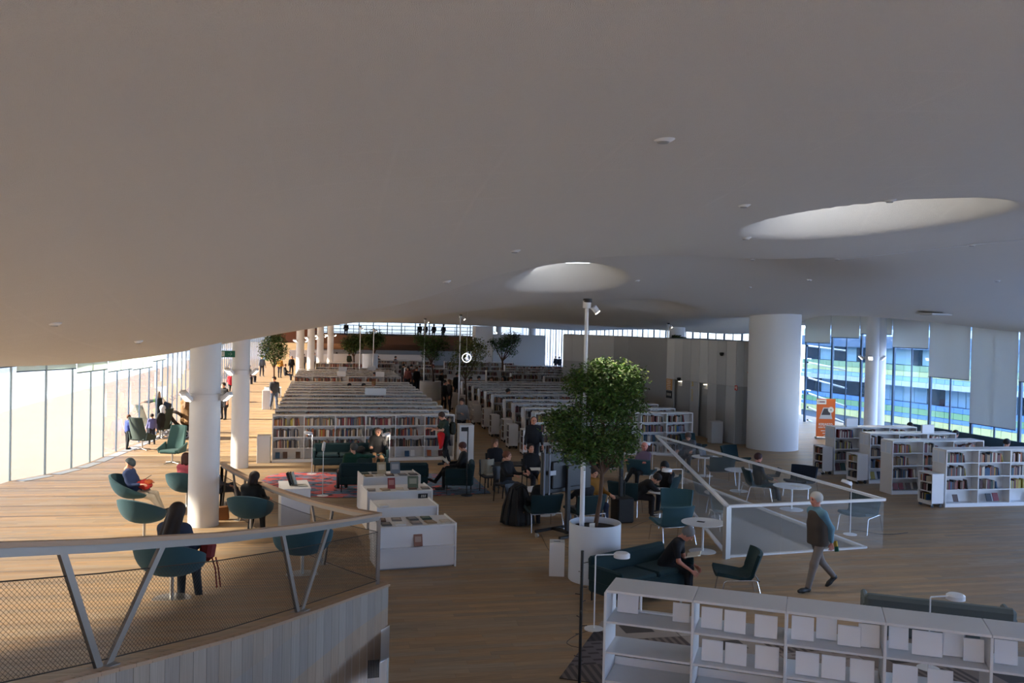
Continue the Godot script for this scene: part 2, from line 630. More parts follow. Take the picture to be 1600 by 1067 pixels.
# ---------- floor and ramp ----------
func ramp_h(z: float) -> float:
	return 0.0075 * pow(maxf(0.0, z + 22.83), 2.0) if z < -6.0 else 2.124 + 0.2525 * (z + 6.0)

const EDGE := [[-4.4, -2.0], [-2.95, -5.2], [-2.16, -7.0], [-1.68, -8.0], [-0.9, -9.6], [-0.14, -11.3], [0.45, -12.55], [1.02, -13.62]]

func edge_x(z: float) -> float:  # right-hand boundary of the ramp
	if z <= -13.62: return lerpf(1.02, -2.3, clampf((-13.62 - z) / 9.2, 0, 1))
	for i in EDGE.size() - 1:
		if z <= EDGE[i][1] and z >= EDGE[i + 1][1]:
			return lerpf(EDGE[i][0], EDGE[i + 1][0], (EDGE[i][1] - z) / (EDGE[i][1] - EDGE[i + 1][1]))
	return -4.4 + (z + 2.0) * -0.45

const OPENING := [[8.15, -16.75], [11.5, -17.1], [10.88, -27.9]]

func build_floor() -> void:
	var c := CSGCombiner3D.new()
	c.name = "floor"
	var b := CSGBox3D.new()
	b.name = "floor_slab"
	b.size = Vector3(41.5, 0.5, 118)
	b.position = Vector3(5.75, -0.25, -52)
	b.material = M["oak_floor"]
	c.add_child(b)
	var h := CSGPolygon3D.new()
	h.name = "floor_opening"
	h.operation = CSGShape3D.OPERATION_SUBTRACTION
	h.polygon = PackedVector2Array([Vector2(OPENING[0][0], OPENING[0][1]), Vector2(OPENING[1][0], OPENING[1][1]), Vector2(OPENING[2][0], OPENING[2][1])])
	h.mode = CSGPolygon3D.MODE_DEPTH
	h.depth = 2.0
	h.rotation.x = PI / 2  # polygon y becomes world z
	h.position.y = -1.5
	h.material = M["white_paint"]
	c.add_child(h)
	var r6 := P(600.5, 979).lerp(P(600.5, 1067), 2.6)
	var h2 := CSGPolygon3D.new()
	h2.name = "ramp_well"
	h2.operation = CSGShape3D.OPERATION_SUBTRACTION
	h2.polygon = PackedVector2Array([Vector2(1.06, -13.6), Vector2(r6.x, r6.z), Vector2(-3.2, -5.2), Vector2(-0.9, -9.6), Vector2(0.2, -12.4)])
	h2.mode = CSGPolygon3D.MODE_DEPTH
	h2.depth = 2.0
	h2.rotation.x = PI / 2
	h2.position.y = -1.5
	h2.material = M["white_paint"]
	c.add_child(h2)
	add_child(c)
	c.set_meta("kind", "structure")
	var lf := newst()
	box(lf, Vector3(0, -1.75, -9), Vector3(7, 0.1, 12))
	struct("floor_lower", lf, M["oak_floor"])
	# ramp
	var st := newst()
	var zs := []
	var z := -22.8
	while z < -10.6:
		zs.append(z); z += 0.4
	zs.append(-10.6)
	var low := []
	z = -10.6
	while z <= 3.4:
		low.append(z); z += 0.35
	for part in 2:
		var l: Array = low if part else zs
		for i in l.size() - 1:
			var z0: float = l[i]; var z1: float = l[i + 1]
			var d := 0.018 if part else 0.0
			var a := Vector3(-14, ramp_h(z0) - d, z0); var bq := Vector3(edge_x(z0), ramp_h(z0) - d, z0)
			var e := Vector3(edge_x(z1), ramp_h(z1) - d, z1); var f := Vector3(-14, ramp_h(z1) - d, z1)
			quad(st, f, e, bq, a)
			quad(st, bq, e, Vector3(e.x, -0.05, e.z), Vector3(bq.x, -0.05, bq.z))
	var ramp := struct("ramp_floor", st, M["oak_floor"])
	# loose planks of the near ramp, each its own piece
	rng.seed = 77
	z = -10.6
	var meshes := {}
	while z < -6.2:
		var x := -9.0 - rng.randf() * 1.5
		var zc := z + 0.07
		while x < edge_x(zc) - 0.05:
			var l := [1.2, 1.6, 2.0, 2.4][rng.randi() % 4] as float
			if x + l > edge_x(zc): l = edge_x(zc) - x
			if edge_x(zc) - x - l < 0.4: l = edge_x(zc) - x
			var key := "%.2f" % l
			if not meshes.has(key):
				var s := newst()
				box(s, Vector3.ZERO, Vector3(l - 0.003, 0.018, 0.1375))
				meshes[key] = s.commit()
			var o := put("plank", meshes[key], M["oak_plank%d" % (rng.randi() % 4)], ramp)
			o.position = Vector3(x + l * 0.5, ramp_h(zc) - 0.009 + rng.randf() * 0.0012, zc)
			o.rotation.x = -atan((ramp_h(zc + 0.1) - ramp_h(zc - 0.1)) / 0.2)
			x += l
		z += 0.14
	# fascia below the near rail: upright ash boards, and the same along the back rail
	var wall := thing("wall_ramp", "", "")
	wall.set_meta("kind", "structure")
	var run := [Vector3(-4.4, 0, -2.0)]
	for e in EDGE.slice(1): run.append(Vector3(e[0], 0, e[1]))
	run.append(Vector3(-2.3, 0, -22.8))
	var pts := []
	for i in run.size() - 1:
		var n := maxi(1, int(run[i].distance_to(run[i + 1]) / 0.22))
		for k in n: pts.append(run[i].lerp(run[i + 1], float(k) / n))
	pts.append(run[-1])
	for i in pts.size() - 1:
		var p: Vector3 = pts[i]; var q: Vector3 = pts[i + 1]
		var dirn := (q - p).normalized()
		var outn := Vector3(-dirn.z, 0, dirn.x)
		if outn.x < 0: outn = -outn
		var s := newst()
		var h0 := ramp_h(p.z) - 0.035; var h1 := ramp_h(q.z) - 0.035
		if maxf(h0, h1) < 0.02: continue
		var A := p + dirn * 0.003 + outn * 0.012; var B := q - dirn * 0.003 + outn * 0.012
		var dn := Vector3.DOWN * (1.7 if p.z > -13.7 else 0.0)
		quad(s, B + dn, A + dn, A + Vector3.UP * h0, B + Vector3.UP * h1)
		quad(s, A, A - outn * 0.02, A - outn * 0.02 + Vector3.UP * h0, A + Vector3.UP * h0)
		quad(s, B - outn * 0.02, B, B + Vector3.UP * h1, B - outn * 0.02 + Vector3.UP * h1)
		quad(s, B + Vector3.UP * h1, A + Vector3.UP * h0, A - outn * 0.02 + Vector3.UP * h0, B - outn * 0.02 + Vector3.UP * h1)
		put("panel", s, M["ash_panel%d" % ((i * 7) % 3)], wall)
		# nosing board on top
		var t := newst()
		var up := Vector3.UP * 0.035
		var A1 := A + outn * 0.03 + Vector3.UP * h0; var B1 := B + outn * 0.03 + Vector3.UP * h1
		quad(t, B1, A1, A1 + up, B1 + up)
		quad(t, B1 + up, A1 + up, A1 + up - outn * 0.12, B1 + up - outn * 0.12)
		quad(t, A1, B1, B1 - outn * 0.12, A1 - outn * 0.12)
		put("nosing", t, M["oak_rail"], wall)
	var vent := thing("air_grille", "dark slotted air grille low in the boards under the railing corner", "vent", Vector3(0.74, -0.42, -12.98))
	for k in 7:
		var s := newst()
		box(s, Vector3(0, 0, 0), Vector3(0.02, 0.26, 0.02))
		var o := put("slat", s, M["black_metal"], vent)
		o.position = Vector3(0.45, -0.32, -0.85) * 0.06 * (k - 3) + Vector3(0.05, 0, 0)
	# stair opening: white sides, a white sloping soffit below
	var well := thing("wall_stairwell", "", "")
	well.set_meta("kind", "structure")
	for i in 3:
		var a := Vector3(OPENING[i][0], 0, OPENING[i][1]); var b2 := Vector3(OPENING[(i + 1) % 3][0], 0, OPENING[(i + 1) % 3][1])
		var s := newst()
		bar(s, a + Vector3.UP * -0.0, b2 + Vector3.UP * -0.0, 0.09, 0.06)
		put("kerb", s, M["white_paint"], well)
		var w := newst()
		quad(w, a + Vector3.DOWN * 0.02, a + Vector3.DOWN * 2.6, b2 + Vector3.DOWN * 2.6, b2 + Vector3.DOWN * 0.02)
		put("side", w, M["white_paint"], well)
	var so := newst()
	prism(so, PackedVector2Array([Vector2(7.6, -16.2), Vector2(12.4, -16.6), Vector2(11.7, -29.0)]), -2.7, -2.6)
	put("lower_floor", so, M["white_paint"], well)
	var dk := newst()
	box(dk, Vector3(8.75, -2.2, -17.6), Vector3(0.9, 0.8, 0.5))
	put("stair_landing", dk, M["core_dark"], well)

# ---------- glass facades ----------
func roof_outline() -> PackedVector2Array:
	var o := PackedVector2Array()
	for p in left_line: o.append(Vector2(p.x - 0.4, clampf(p.y, -110.3, 6.8)))
	o.append(Vector2(24.85, -110.3)); o.append(Vector2(24.85, 6.8))
	return o

var left_line: Array = []

func left_x(z: float) -> float:
	for i in left_line.size() - 1:
		if z <= left_line[i].y and z >= left_line[i + 1].y:
			return lerpf(left_line[i].x, left_line[i + 1].x, (left_line[i].y - z) / (left_line[i].y - left_line[i + 1].y))
	return left_line[-1].x

func pane_run(win: Node3D, a: Vector3, b: Vector3, top_a: float, top_b: float, glass: Material, mull: Material, thick: float) -> void:
	var s := newst()
	var d := (b - a).normalized()
	var n := Vector3(-d.z, 0, d.x) * 0.012
	var A := a + d * 0.015; var B := b - d * 0.015
	quad(s, A, B, Vector3(B.x, top_b, B.z), Vector3(A.x, top_a, A.z))
	put("pane", s, glass, win)
	var m := newst()
	box(m, Vector3(a.x, (a.y + top_a) * 0.5, a.z), Vector3(thick, top_a - a.y, thick * 1.6))
	put("mullion", m, mull, win)

func blind(a: Vector3, b: Vector3, top: float, bottom: float, inward: Vector3, m: Material, label: String, group: String) -> void:
	var o := thing("roller_blind", label, "blind", (a + b) * 0.5 + inward * 0.12 + Vector3.UP * (bottom - a.y), 0, group)
	var d := (b - a) * 0.5 * 0.97
	d.y = 0
	var s := newst()
	var h := top - bottom
	box(s, Vector3.UP * h * 0.5, Vector3(d.length() * 2, h, 0.004), Basis(d.normalized(), Vector3.UP, d.normalized().cross(Vector3.UP)))
	put("blind_fabric", s, m, o)
	var t := newst()
	bar(t, -d, d, 0.03, 0.03)
	put("bottom_bar", t, M["mullion"], o)

func build_facades() -> void:
	var win := thing("window_1", "", "")
	win.set_meta("kind", "structure")
	var vents := thing("floor_grille", "dark strips of heating grille let into the floor along the left glass wall", "grille")
	# walk the line in 1.2 m steps
	var pts := []
	var i := 0
	var at: Vector2 = left_line[0]
	var need := 1.2
	pts.append(at)
	while i < left_line.size() - 1:
		var l := at.distance_to(left_line[i + 1])
		if l >= need:
			at = at.move_toward(left_line[i + 1], need)
			pts.append(at)
			need = 1.2
		else:
			need -= l
			i += 1
			at = left_line[i]
	var nb := 0
	for k in pts.size() - 1:
		var a := Vector3(pts[k].x, ramp_h(pts[k].y), pts[k].y); var b := Vector3(pts[k + 1].x, ramp_h(pts[k + 1].y), pts[k + 1].y)
		var ta := maxf(a.y + 1.0, ceiling_at(a.x + 0.2, a.z) + 0.25); var tb := maxf(b.y + 1.0, ceiling_at(b.x + 0.2, b.z) + 0.25)
		pane_run(win, a, b, ta, tb, M["white_paint"] if a.z > -5.0 else M["fritted_glass"] if a.z > -31.5 else M["grey_glass"], M["mullion_light"], 0.045)  # unseen nearest panes are opaque white, added to keep sun off the near ceiling
		if k % 2 == 0 and k + 2 < pts.size() and a.z < -24.0 and a.z > -36.5:
			var c := Vector3(pts[k + 2].x, ramp_h(pts[k + 2].y), pts[k + 2].y)
			var hgt: float = [3.2, 3.04, 2.9, 2.8, 2.75, 2.95, 3.0][mini(nb, 6)]
			nb += 1
			blind(a, c, maxf(ta, tb), hgt, Vector3(1, 0, 0), M["blind_white"], "%s short white roller blind from the picture edge, high on the left glass wall" % ["first", "second", "third", "fourth", "fifth", "sixth", "seventh", "eighth"][mini(nb - 1, 7)], "")
		if a.z < -26.4 and a.z > -40.0:
			var d := (b - a).normalized()
			var inw := Vector3(-d.z, 0, d.x)
			if inw.x < 0: inw = -inw
			var s := newst()
			box(s, (a + b) * 0.5 + inw * 0.28 + Vector3.UP * 0.004, Vector3(0.3, 0.012, 1.02), Basis(inw, Vector3.UP, -d))
			put("grille_strip", s, M["core_dark"], vents)
	var le := newst()
	for k in left_line.size() - 1:
		var a := Vector3(left_line[k].x - 0.3, 0, left_line[k].y); var b := Vector3(left_line[k + 1].x - 0.3, 0, left_line[k + 1].y)
		quad(le, b + Vector3.UP * (ceiling_at(b.x, b.z) + 0.02), a + Vector3.UP * (ceiling_at(a.x, a.z) + 0.02), a + Vector3.UP * 9.4, b + Vector3.UP * 9.4)
	struct("wall_roof_edge", le, M["white_paint"])
	# right facade
	win = thing("window_2", "", "")
	win.set_meta("kind", "structure")
	var z0 := -27.45
	var z := z0 + 1.215 * 27
	while z > -109:
		var big := posmod(int(roundf((z - z0) / 1.215)), 2) == 0
		var a := Vector3(24.5, 0, z); var b := Vector3(24.5, 0, z - 1.215)
		var ta := ceiling_at(24.3, a.z) + 0.25
		pane_run(win, a, b, ta, ceiling_at(24.3, b.z) + 0.25, M["tinted_glass"] if z > -44.0 else M["blue_glass"], M["mullion"], 0.075 if big else 0.04)
		z -= 1.215
	var bl := [[0, "far right"], [1, ""], [2, ""], [3, ""], [4, ""], [5, ""]]
	var lows := [[1560, 668], [1491, 592], [1428, 544], [1373, 522.5], [1325, 528], [1285, 536], [1636, 600]]
	var zz := [-27.45, -29.88, -32.31, -34.74, -37.17, -39.6, -25.02]
	var nm := ["longest grey roller blind, nearly to the floor, right of the white book rows", "long grey roller blind second from the longest one on the right glass wall", "grey roller blind third from the longest one, over the yellow and blue facade", "short grey roller blind just right of the twin white columns", "short grey roller blind just left of the twin white columns", "grey roller blind beside the broad white column on the right glass wall", "grey roller blind at the right picture edge"]
	for k in 7:
		var a := Vector3(24.5, 0, zz[k]); var b := Vector3(24.5, 0, zz[k] - 2.43)
		var low := PX(lows[k][0], lows[k][1], 24.4).y
		blind(a, b, maxf(ceiling_at(24.3, a.z), ceiling_at(24.3, b.z)) + 0.2, low, Vector3(-1, 0, 0), M["blind"], nm[k], "")
	# far end
	win = thing("window_3", "", "")
	win.set_meta("kind", "structure")
	for k in 18:
		var x := -6.1 + k * 1.7
		pane_run(win, Vector3(x, 0, -109), Vector3(x + 1.7, 0, -109), 6.0, 6.0, M["sky_glass"], M["mullion"], 0.1)
	# closing walls out of view
	var st := newst()
	box(st, Vector3(8, 0.6, 6.65), Vector3(36, 5.2, 0.3))
	box(st, Vector3(8, 8.4, 6.65), Vector3(36, 2.2, 0.3))
	struct("wall_back", st, M["white_paint"])
	win = thing("window_4", "", "")
	win.set_meta("kind", "structure")
	for k in 20:
		var x := -9.4 + k * 1.72
		pane_run(win, Vector3(x, 3.2, 6.65), Vector3(x + 1.72, 3.2, 6.65), 7.3, 7.3, M["grey_glass"], M["mullion"], 0.06)
	# outer edges of the roof above the glass
	for s in [[24.75, 7.3, -52.0, 0.3, 4.6, 118.0], [5.5, 7.6, -110.4, 42.0, 3.8, 0.3]]:
		var e := newst()
		box(e, Vector3(s[0], s[1], s[2]), Vector3(s[3], s[4], s[5]))
		struct("wall_roof_edge", e, M["white_paint"])

# ---------- columns ----------
func column(x: float, z: float, r: float, label: String, group := "", lamps := -1.0) -> void:
	var y0 := ramp_h(z) if x < 0.5 and z > -22.8 else 0.0
	var top := ceiling_at(x, z) + 0.35
	var st := newst()
	lathe(st, [Vector2(r, y0), Vector2(r, top)], 40)
	var o := put("column", st, M["white_paint"])
	o.position = Vector3(x, 0, z)
	tag(o, label, "column", group)
	if lamps > 0.0: lamp_ring(Vector3(x, lamps, z), r)

var ring_n := 0
func lamp_ring(c: Vector3, r: float) -> void:
	var where: String = ["the nearest white column on the left", "the second white column on the left", "the white column at the left end of the far book rows", "the white column behind the left book rows", "the third far white column", "the fourth far white column", "the front one of the twin columns at the right", "the lone white column before the far right windows", "a far white column"][mini(ring_n, 8)]
	ring_n += 1
	var o := thing("spotlight_ring", "white spotlight ring round " + where, "lamp", c)
	var st := newst()
	lathe(st, [Vector2(r + 0.002, -0.075), Vector2(r + 0.025, -0.07), Vector2(r + 0.025, 0.07), Vector2(r + 0.002, 0.075)], 32)
	put("ring", st, M["white_metal"], o)
	for a in [0.35, 2.3, 3.6]:
		var d := Vector3(cos(a), 0, sin(a))
		var tilt := (d * 0.55 + Vector3.DOWN * 0.62).normalized()
		var h := newst()
		var f := frame_of(-tilt)
		var hc := d * (r + 0.17) + Vector3.UP * 0.02
		box(h, hc, Vector3(0.2, 0.1, 0.26), Basis(f.x, f.y, f.z), 0.03)
		bar(h, d * r, hc, 0.04, 0.04)
		var head := put("lamp_head", h, M["white_metal"], o)
		var g := newst()
		box(g, hc + tilt * 0.051, Vector3(0.15, 0.006, 0.19), Basis(f.x, f.y, f.z))
		put("diffuser", g, M["lamp_glow"], head)
		if c.z > -36:
			var l := SpotLight3D.new()
			l.name = numbered("column_spot")
			l.light_color = Color(1, 0.95, 0.88)
			l.light_energy = 1.2
			l.light_size = 0.08
			l.spot_angle = 55
			l.spot_range = 60
			l.spot_attenuation = 2
			l.shadow_enabled = true
			add_child(l)
			l.look_at_from_position(c + hc + tilt * 0.07, c + hc + tilt * 2.0, Vector3.FORWARD)

func build_columns() -> void:
	column(-2.56, -20.7, 0.33, "nearest thick white column, standing on the ramp behind the long-haired woman", "", 2.9)
	column(-2.53, -29.0, 0.27, "second white column from the front on the left, beside the exit sign", "", 3.0)
	var lab := ["tall white column at the left end of the far book rows", "white column just behind the first far one on the left", "third white column of the far left row", "fourth and farthest white column of the far left row"]
	var cx := [[468, 600, 3.2], [485, 592, 3.3], [499.5, 586, 3.4], [515.5, 580, 3.4]]
	for k in 4:
		var q := P(cx[k][0], cx[k][1])
		column(q.x, q.z, 0.29, lab[k], "", cx[k][2])
	column(17.5, -32.4, 1.0, "very broad white column in front of the grey wall")
	var t1 := PX(1359, 690, 23.0)
	column(23.0, t1.z, 0.27, "front one of the twin white columns before the right glass wall", "", 3.6)
	var t2 := PX(1371, 690, 23.7)
	column(23.7, t2.z, 0.25, "rear one of the twin white columns before the right glass wall")
	var q := P(830, 577)
	column(q.x, q.z, 0.36, "white column standing before the far right windows", "", 3.2)
	q = P(778, 575)
	column(q.x, q.z, 0.3, "white column behind the far right tree", "", 3.9)
	column(19.6, -47.5, 0.45, "white column rising behind the grey room block")

# ---------- grey room block ----------
func panel_wall(w: Node3D, a: Vector3, b: Vector3, y0: float, y1: float, n: int, mats: Array, skip := []) -> void:
	var d := (b - a) / n
	var nn := Vector3(-d.z, 0, d.x).normalized()
	if nn.dot(EYE - a) < 0: nn = -nn
	for k in n:
		if k in skip: continue
		var s := newst()
		var c := a + d * (k + 0.5) + nn * 0.0
		box(s, c + Vector3.UP * (y0 + y1) * 0.5, Vector3(d.length() - 0.012, y1 - y0 - 0.012, 0.05), Basis(d.normalized(), Vector3.UP, d.normalized().cross(Vector3.UP)), 0.004)
		put("panel", s, mats[k % mats.size()], w)

func build_core() -> void:
	var w := thing("wall_core", "", "")
	w.set_meta("kind", "structure")
	var A := Vector3(15.6, 0, -38.9); var B := Vector3(16.5, 0, -33.65); var C := Vector3(18.4, 0, -33.4)
	var H := 4.22
	var pa := [M["core_panel_c"], M["core_panel"], M["core_panel_b"], M["core_panel"]]
	var mid := 2.35
	var st := newst()
	var in_a := A + Vector3(0.16, 0, 0.0); var in_b := B + Vector3(0.16, 0, -0.16)
	prism(st, PackedVector2Array([Vector2(in_a.x, in_a.z), Vector2(in_b.x, in_b.z), Vector2(C.x, C.z - 0.16), Vector2(20.5, -46), Vector2(16.2, -46)]), 0.0, H - 0.03)
	put("core", st, M["core_dark"], w)
	panel_wall(w, A, B, mid, H, 8, pa)
	panel_wall(w, A, B, 0.0, mid, 8, [M["core_dark"], M["core_panel_b"]], [1, 4])
	panel_wall(w, B, C, mid, H, 6, [M["core_panel_b"], M["core_panel"]])
	panel_wall(w, B, C, 0.0, mid, 6, [M["core_dark"]])
	# long wall behind, turned towards the hall
	var D := PZ(879, 600, -56); D.y = 0
	var E := PZ(1036, 600, -46); E.y = 0
	var mx := D.lerp(E, 0.52) + Vector3(0.0, 0, 0.5)
	var st2 := newst()
	var back := Vector3(1.5, 0, -9)
	prism(st2, PackedVector2Array([Vector2(D.x + 0.1, D.z - 0.15), Vector2(mx.x, mx.z - 0.15), Vector2(E.x, E.z - 0.15), Vector2(E.x + back.x, E.z + back.z), Vector2(D.x + back.x + 1, D.z + back.z)]), 0.0, 4.15)
	put("core", st2, M["core_dark"], w)
	panel_wall(w, D, mx, 2.5, 4.18, 5, [M["core_panel_b"]])
	panel_wall(w, mx, E, 2.5, 4.18, 3, [M["core_dark"], M["core_panel_b"], M["core_panel"]])
	panel_wall(w, D, mx, 0, 2.5, 5, [M["core_dark"]])
	panel_wall(w, mx, E, 0, 2.5, 3, [M["core_dark"], M["core_panel_b"]])
	# lift doors in the two recesses
	for k in [1, 4]:
		var c := A.lerp(B, (k + 0.5) / 8.0) + Vector3(0.14, 0, 0)
		var s := newst()
		var d := (B - A).normalized()
		box(s, c + Vector3.UP * 1.05, Vector3(0.62, 2.1, 0.03), Basis(d, Vector3.UP, d.cross(Vector3.UP)), 0.006)
		put("lift_door", s, M["core_dark"], w)
		var l := newst()
		box(l, c + Vector3(-0.06, 2.28, 0), Vector3(0.12, 0.02, 0.12))
		put("downlight", l, glow("downlight_glow", Color(1, 0.93, 0.82), 1.5), w)
	# wall fittings
	var nrm := (B - A).normalized().cross(Vector3.UP)
	if nrm.dot(EYE - A) < 0: nrm = -nrm
	var turn := atan2(nrm.x, nrm.z)
	var on := func(px: float, py: float) -> Vector3:
		var dd := ray(px, py)
		return EYE + dd * ((A - EYE).dot(nrm) / dd.dot(nrm)) + nrm * 0.03
	var sign3 := thing("floor_number_sign", "yellow number three above small yellow lettering on the grey wall between the lifts", "sign", on.call(1083, 600), turn)
	put("numeral", words("3", 0.2), mat("yellow_print", Color(0.85, 0.72, 0.22), 0.6), sign3)
	for k in 9:
		var s := newst()
		box(s, Vector3(-0.03 + (k % 3) * 0.02, -0.25 - k * 0.06, 0), Vector3(0.09, 0.03, 0.004))
		put("small_lettering", s, M["yellow_print"], sign3)
	var pos := thing("lift_directory", "orange and black floor directory board beside the left lift door", "sign", on.call(1046.5, 610), turn)
	var s1 := newst(); box(s1, Vector3(0, 0.28, 0), Vector3(0.5, 0.52, 0.02))
	put("orange_board", s1, mat("directory_orange", Color(0.80, 0.58, 0.32), 0.7), pos)
	s1 = newst(); box(s1, Vector3(0, -0.18, 0), Vector3(0.5, 0.34, 0.02))
	put("black_board", s1, mat("directory_black", Color(0.10, 0.10, 0.10), 0.6), pos)
	for k in 6:
		var s := newst()
		box(s, Vector3(-0.05 + 0.03 * (k % 2), 0.47 - k * 0.08, 0.012), Vector3(0.3, 0.03, 0.004))
		put("text_line", s, mat("sign_white", Color(0.9, 0.88, 0.82), 0.7), pos)
	for k in 4:
		var s := newst()
		box(s, Vector3(-0.16 + 0.1 * k, -0.18, 0.012), Vector3(0.03, 0.12, 0.004))
		put("pictogram", s, M["sign_white"], pos)
	var fs := thing("fire_sign", "red fire hose sign at the corner of the grey wall", "sign", on.call(1151, 606), turn)
	s1 = newst(); box(s1, Vector3.ZERO, Vector3(0.18, 0.2, 0.01))
	put("plate", s1, mat("signal_red", Color(0.75, 0.10, 0.08), 0.5), fs)
	s1 = newst(); box(s1, Vector3(0.03, 0, 0.007), Vector3(0.05, 0.13, 0.003)); box(s1, Vector3(-0.04, 0.02, 0.007), Vector3(0.03, 0.08, 0.003))
	put("pictogram", s1, M["sign_white"], fs)
	var lbl := ["black dome camera high on the grey lift wall", "black dome camera low above the left lift door", "black dome camera on the rear grey wall"]
	var cp: Array = [on.call(1131, 553), on.call(1064, 592), PZ(1020, 540, -46.6)]
	for k in 3:
		var s := newst()
		lathe(s, [Vector2(0.0, -0.09), Vector2(0.06, -0.07), Vector2(0.09, 0.0), Vector2(0.09, 0.06), Vector2(0, 0.07)], 14)
		var o := put("dome_camera", s, M["black_plastic"])
		o.position = cp[k] + nrm * 0.08
		tag(o, lbl[k], "camera")
	var al := thing("alarm_fittings", "round red alarm bell above small call points on the grey corner wall", "alarm", B + Vector3(0.55, 0, 0.035))
	s1 = newst()
	lathe(s1, [Vector2(0, 0), Vector2(0.1, 0), Vector2(0.1, 0.05), Vector2(0, 0.07)], 18, Vector3(0, 2.95, 0), Basis(Vector3.RIGHT, PI / 2))
	put("alarm_bell", s1, M["signal_red"], al)
	for k in 4:
		s1 = newst()
		box(s1, Vector3(0, 2.25 - k * 0.3, 0.01), Vector3(0.1, 0.1, 0.03), Basis.IDENTITY, 0.01)
		put("call_point", s1, M["signal_red"] if k == 0 else M["white_metal"], al)
	var bin := newst()
	box(bin, Vector3(0, 0.45, 0), Vector3(0.5, 0.9, 0.4), Basis.IDENTITY, 0.015)
	var bo := put("waste_cabinet", bin, M["core_panel"])
	bo.position = P(1141, 691)
	bo.position += nrm * 0.75
	tag(bo, "grey freestanding waste cabinet at the foot of the grey wall", "bin")
	var scr := thing("info_screen", "blue wall screen at the end of the rear grey wall, right of the big tree", "screen", PZ(1022, 593, -45.6), -0.3)
	s1 = newst(); box(s1, Vector3.ZERO, Vector3(0.75, 1.25, 0.06), Basis.IDENTITY, 0.01)
	put("screen_case", s1, M["black_plastic"], scr)
	s1 = newst(); box(s1, Vector3(0, 0, 0.034), Vector3(0.66, 1.12, 0.008))
	put("screen_face", s1, glow("screen_blue", Color(0.16, 0.25, 0.48), 0.35), scr)

# ---------- far end ----------
func build_far_end() -> void:
	var w := thing("wall_far_slope", "", "")
	w.set_meta("kind", "structure")
	var wood := mat("far_wood", Color(0.45, 0.31, 0.22), 0.7)
	var zt := -92.0
	# timber balcony: a deck at 3.5 m with a sloping timber soffit below it
	var st := newst()
	var x0 := -1.0; var x1 := 16.5
	var top := 3.4
	quad(st, Vector3(x0, top, -109), Vector3(x0, top, zt), Vector3(x1, top, zt), Vector3(x1, top, -109))
	quad(st, Vector3(x0, top - 0.9, zt), Vector3(x1, top - 0.9, zt), Vector3(x1, top, zt), Vector3(x0, top, zt))
	quad(st, Vector3(x0, 1.7, zt - 7), Vector3(x1, 1.7, zt - 7), Vector3(x1, top - 0.9, zt), Vector3(x0, top - 0.9, zt))
	put("timber_soffit", st, wood, w)
	st = newst()
	box(st, Vector3(7.5, 1.7, zt - 9), Vector3(17, 3.4, 0.3))
	put("dark_back", st, M["core_dark"], w)
	# sloping floor at the left of it with the red-brown wall
	st = newst()
	quad(st, Vector3(-6, 0, -94), Vector3(x0, 0, -94), Vector3(x0, 2.6, -108), Vector3(-6, 2.6, -108))
	put("slope", st, M["oak_floor"], w)
	st = newst()
	box(st, Vector3(-3.2, 2.2, -106), Vector3(5.6, 3.4, 0.2))
	put("red_wall", st, mat("red_brown", Color(0.47, 0.30, 0.22), 0.8), w)
	var o := thing("balcony_railing", "dark steel railing along the far timber balcony", "railing", Vector3(0, 3.4, zt + 0.2))
	for k in 14:
		st = newst()
		bar(st, Vector3(x0 + k * 1.3, 0, 0), Vector3(x0 + k * 1.3, 1.0, 0), 0.05, 0.05)
		put("post", st, M["mullion"], o)
	for y in [0.3, 0.62, 1.0]:
		st = newst()
		bar(st, Vector3(x0, y, 0), Vector3(x1, y, 0), 0.06, 0.06)
		put("rail", st, M["mullion"], o)
	# grey end block between the balcony and the right windows
	st = newst()
	box(st, Vector3(18.6, 1.9, -86), Vector3(5.2, 3.8, 3))
	put("grey_block", st, M["core_panel_b"], w)
	st = newst()
	box(st, Vector3(15.2, 2.5, -86), Vector3(1.7, 4.2, 2))
	put("white_block", st, M["white_paint"], w)
	# white wall with book displays under the balcony
	st = newst()
	box(st, Vector3(4.5, 0.8, -88), Vector3(10, 1.6, 0.3))
	put("display_wall", st, M["white_board"], w)
	st = newst()
	box(st, Vector3(-1.6, 0.9, -98), Vector3(4, 1.4, 0.3))
	put("display_wall", st, M["white_board"], w)

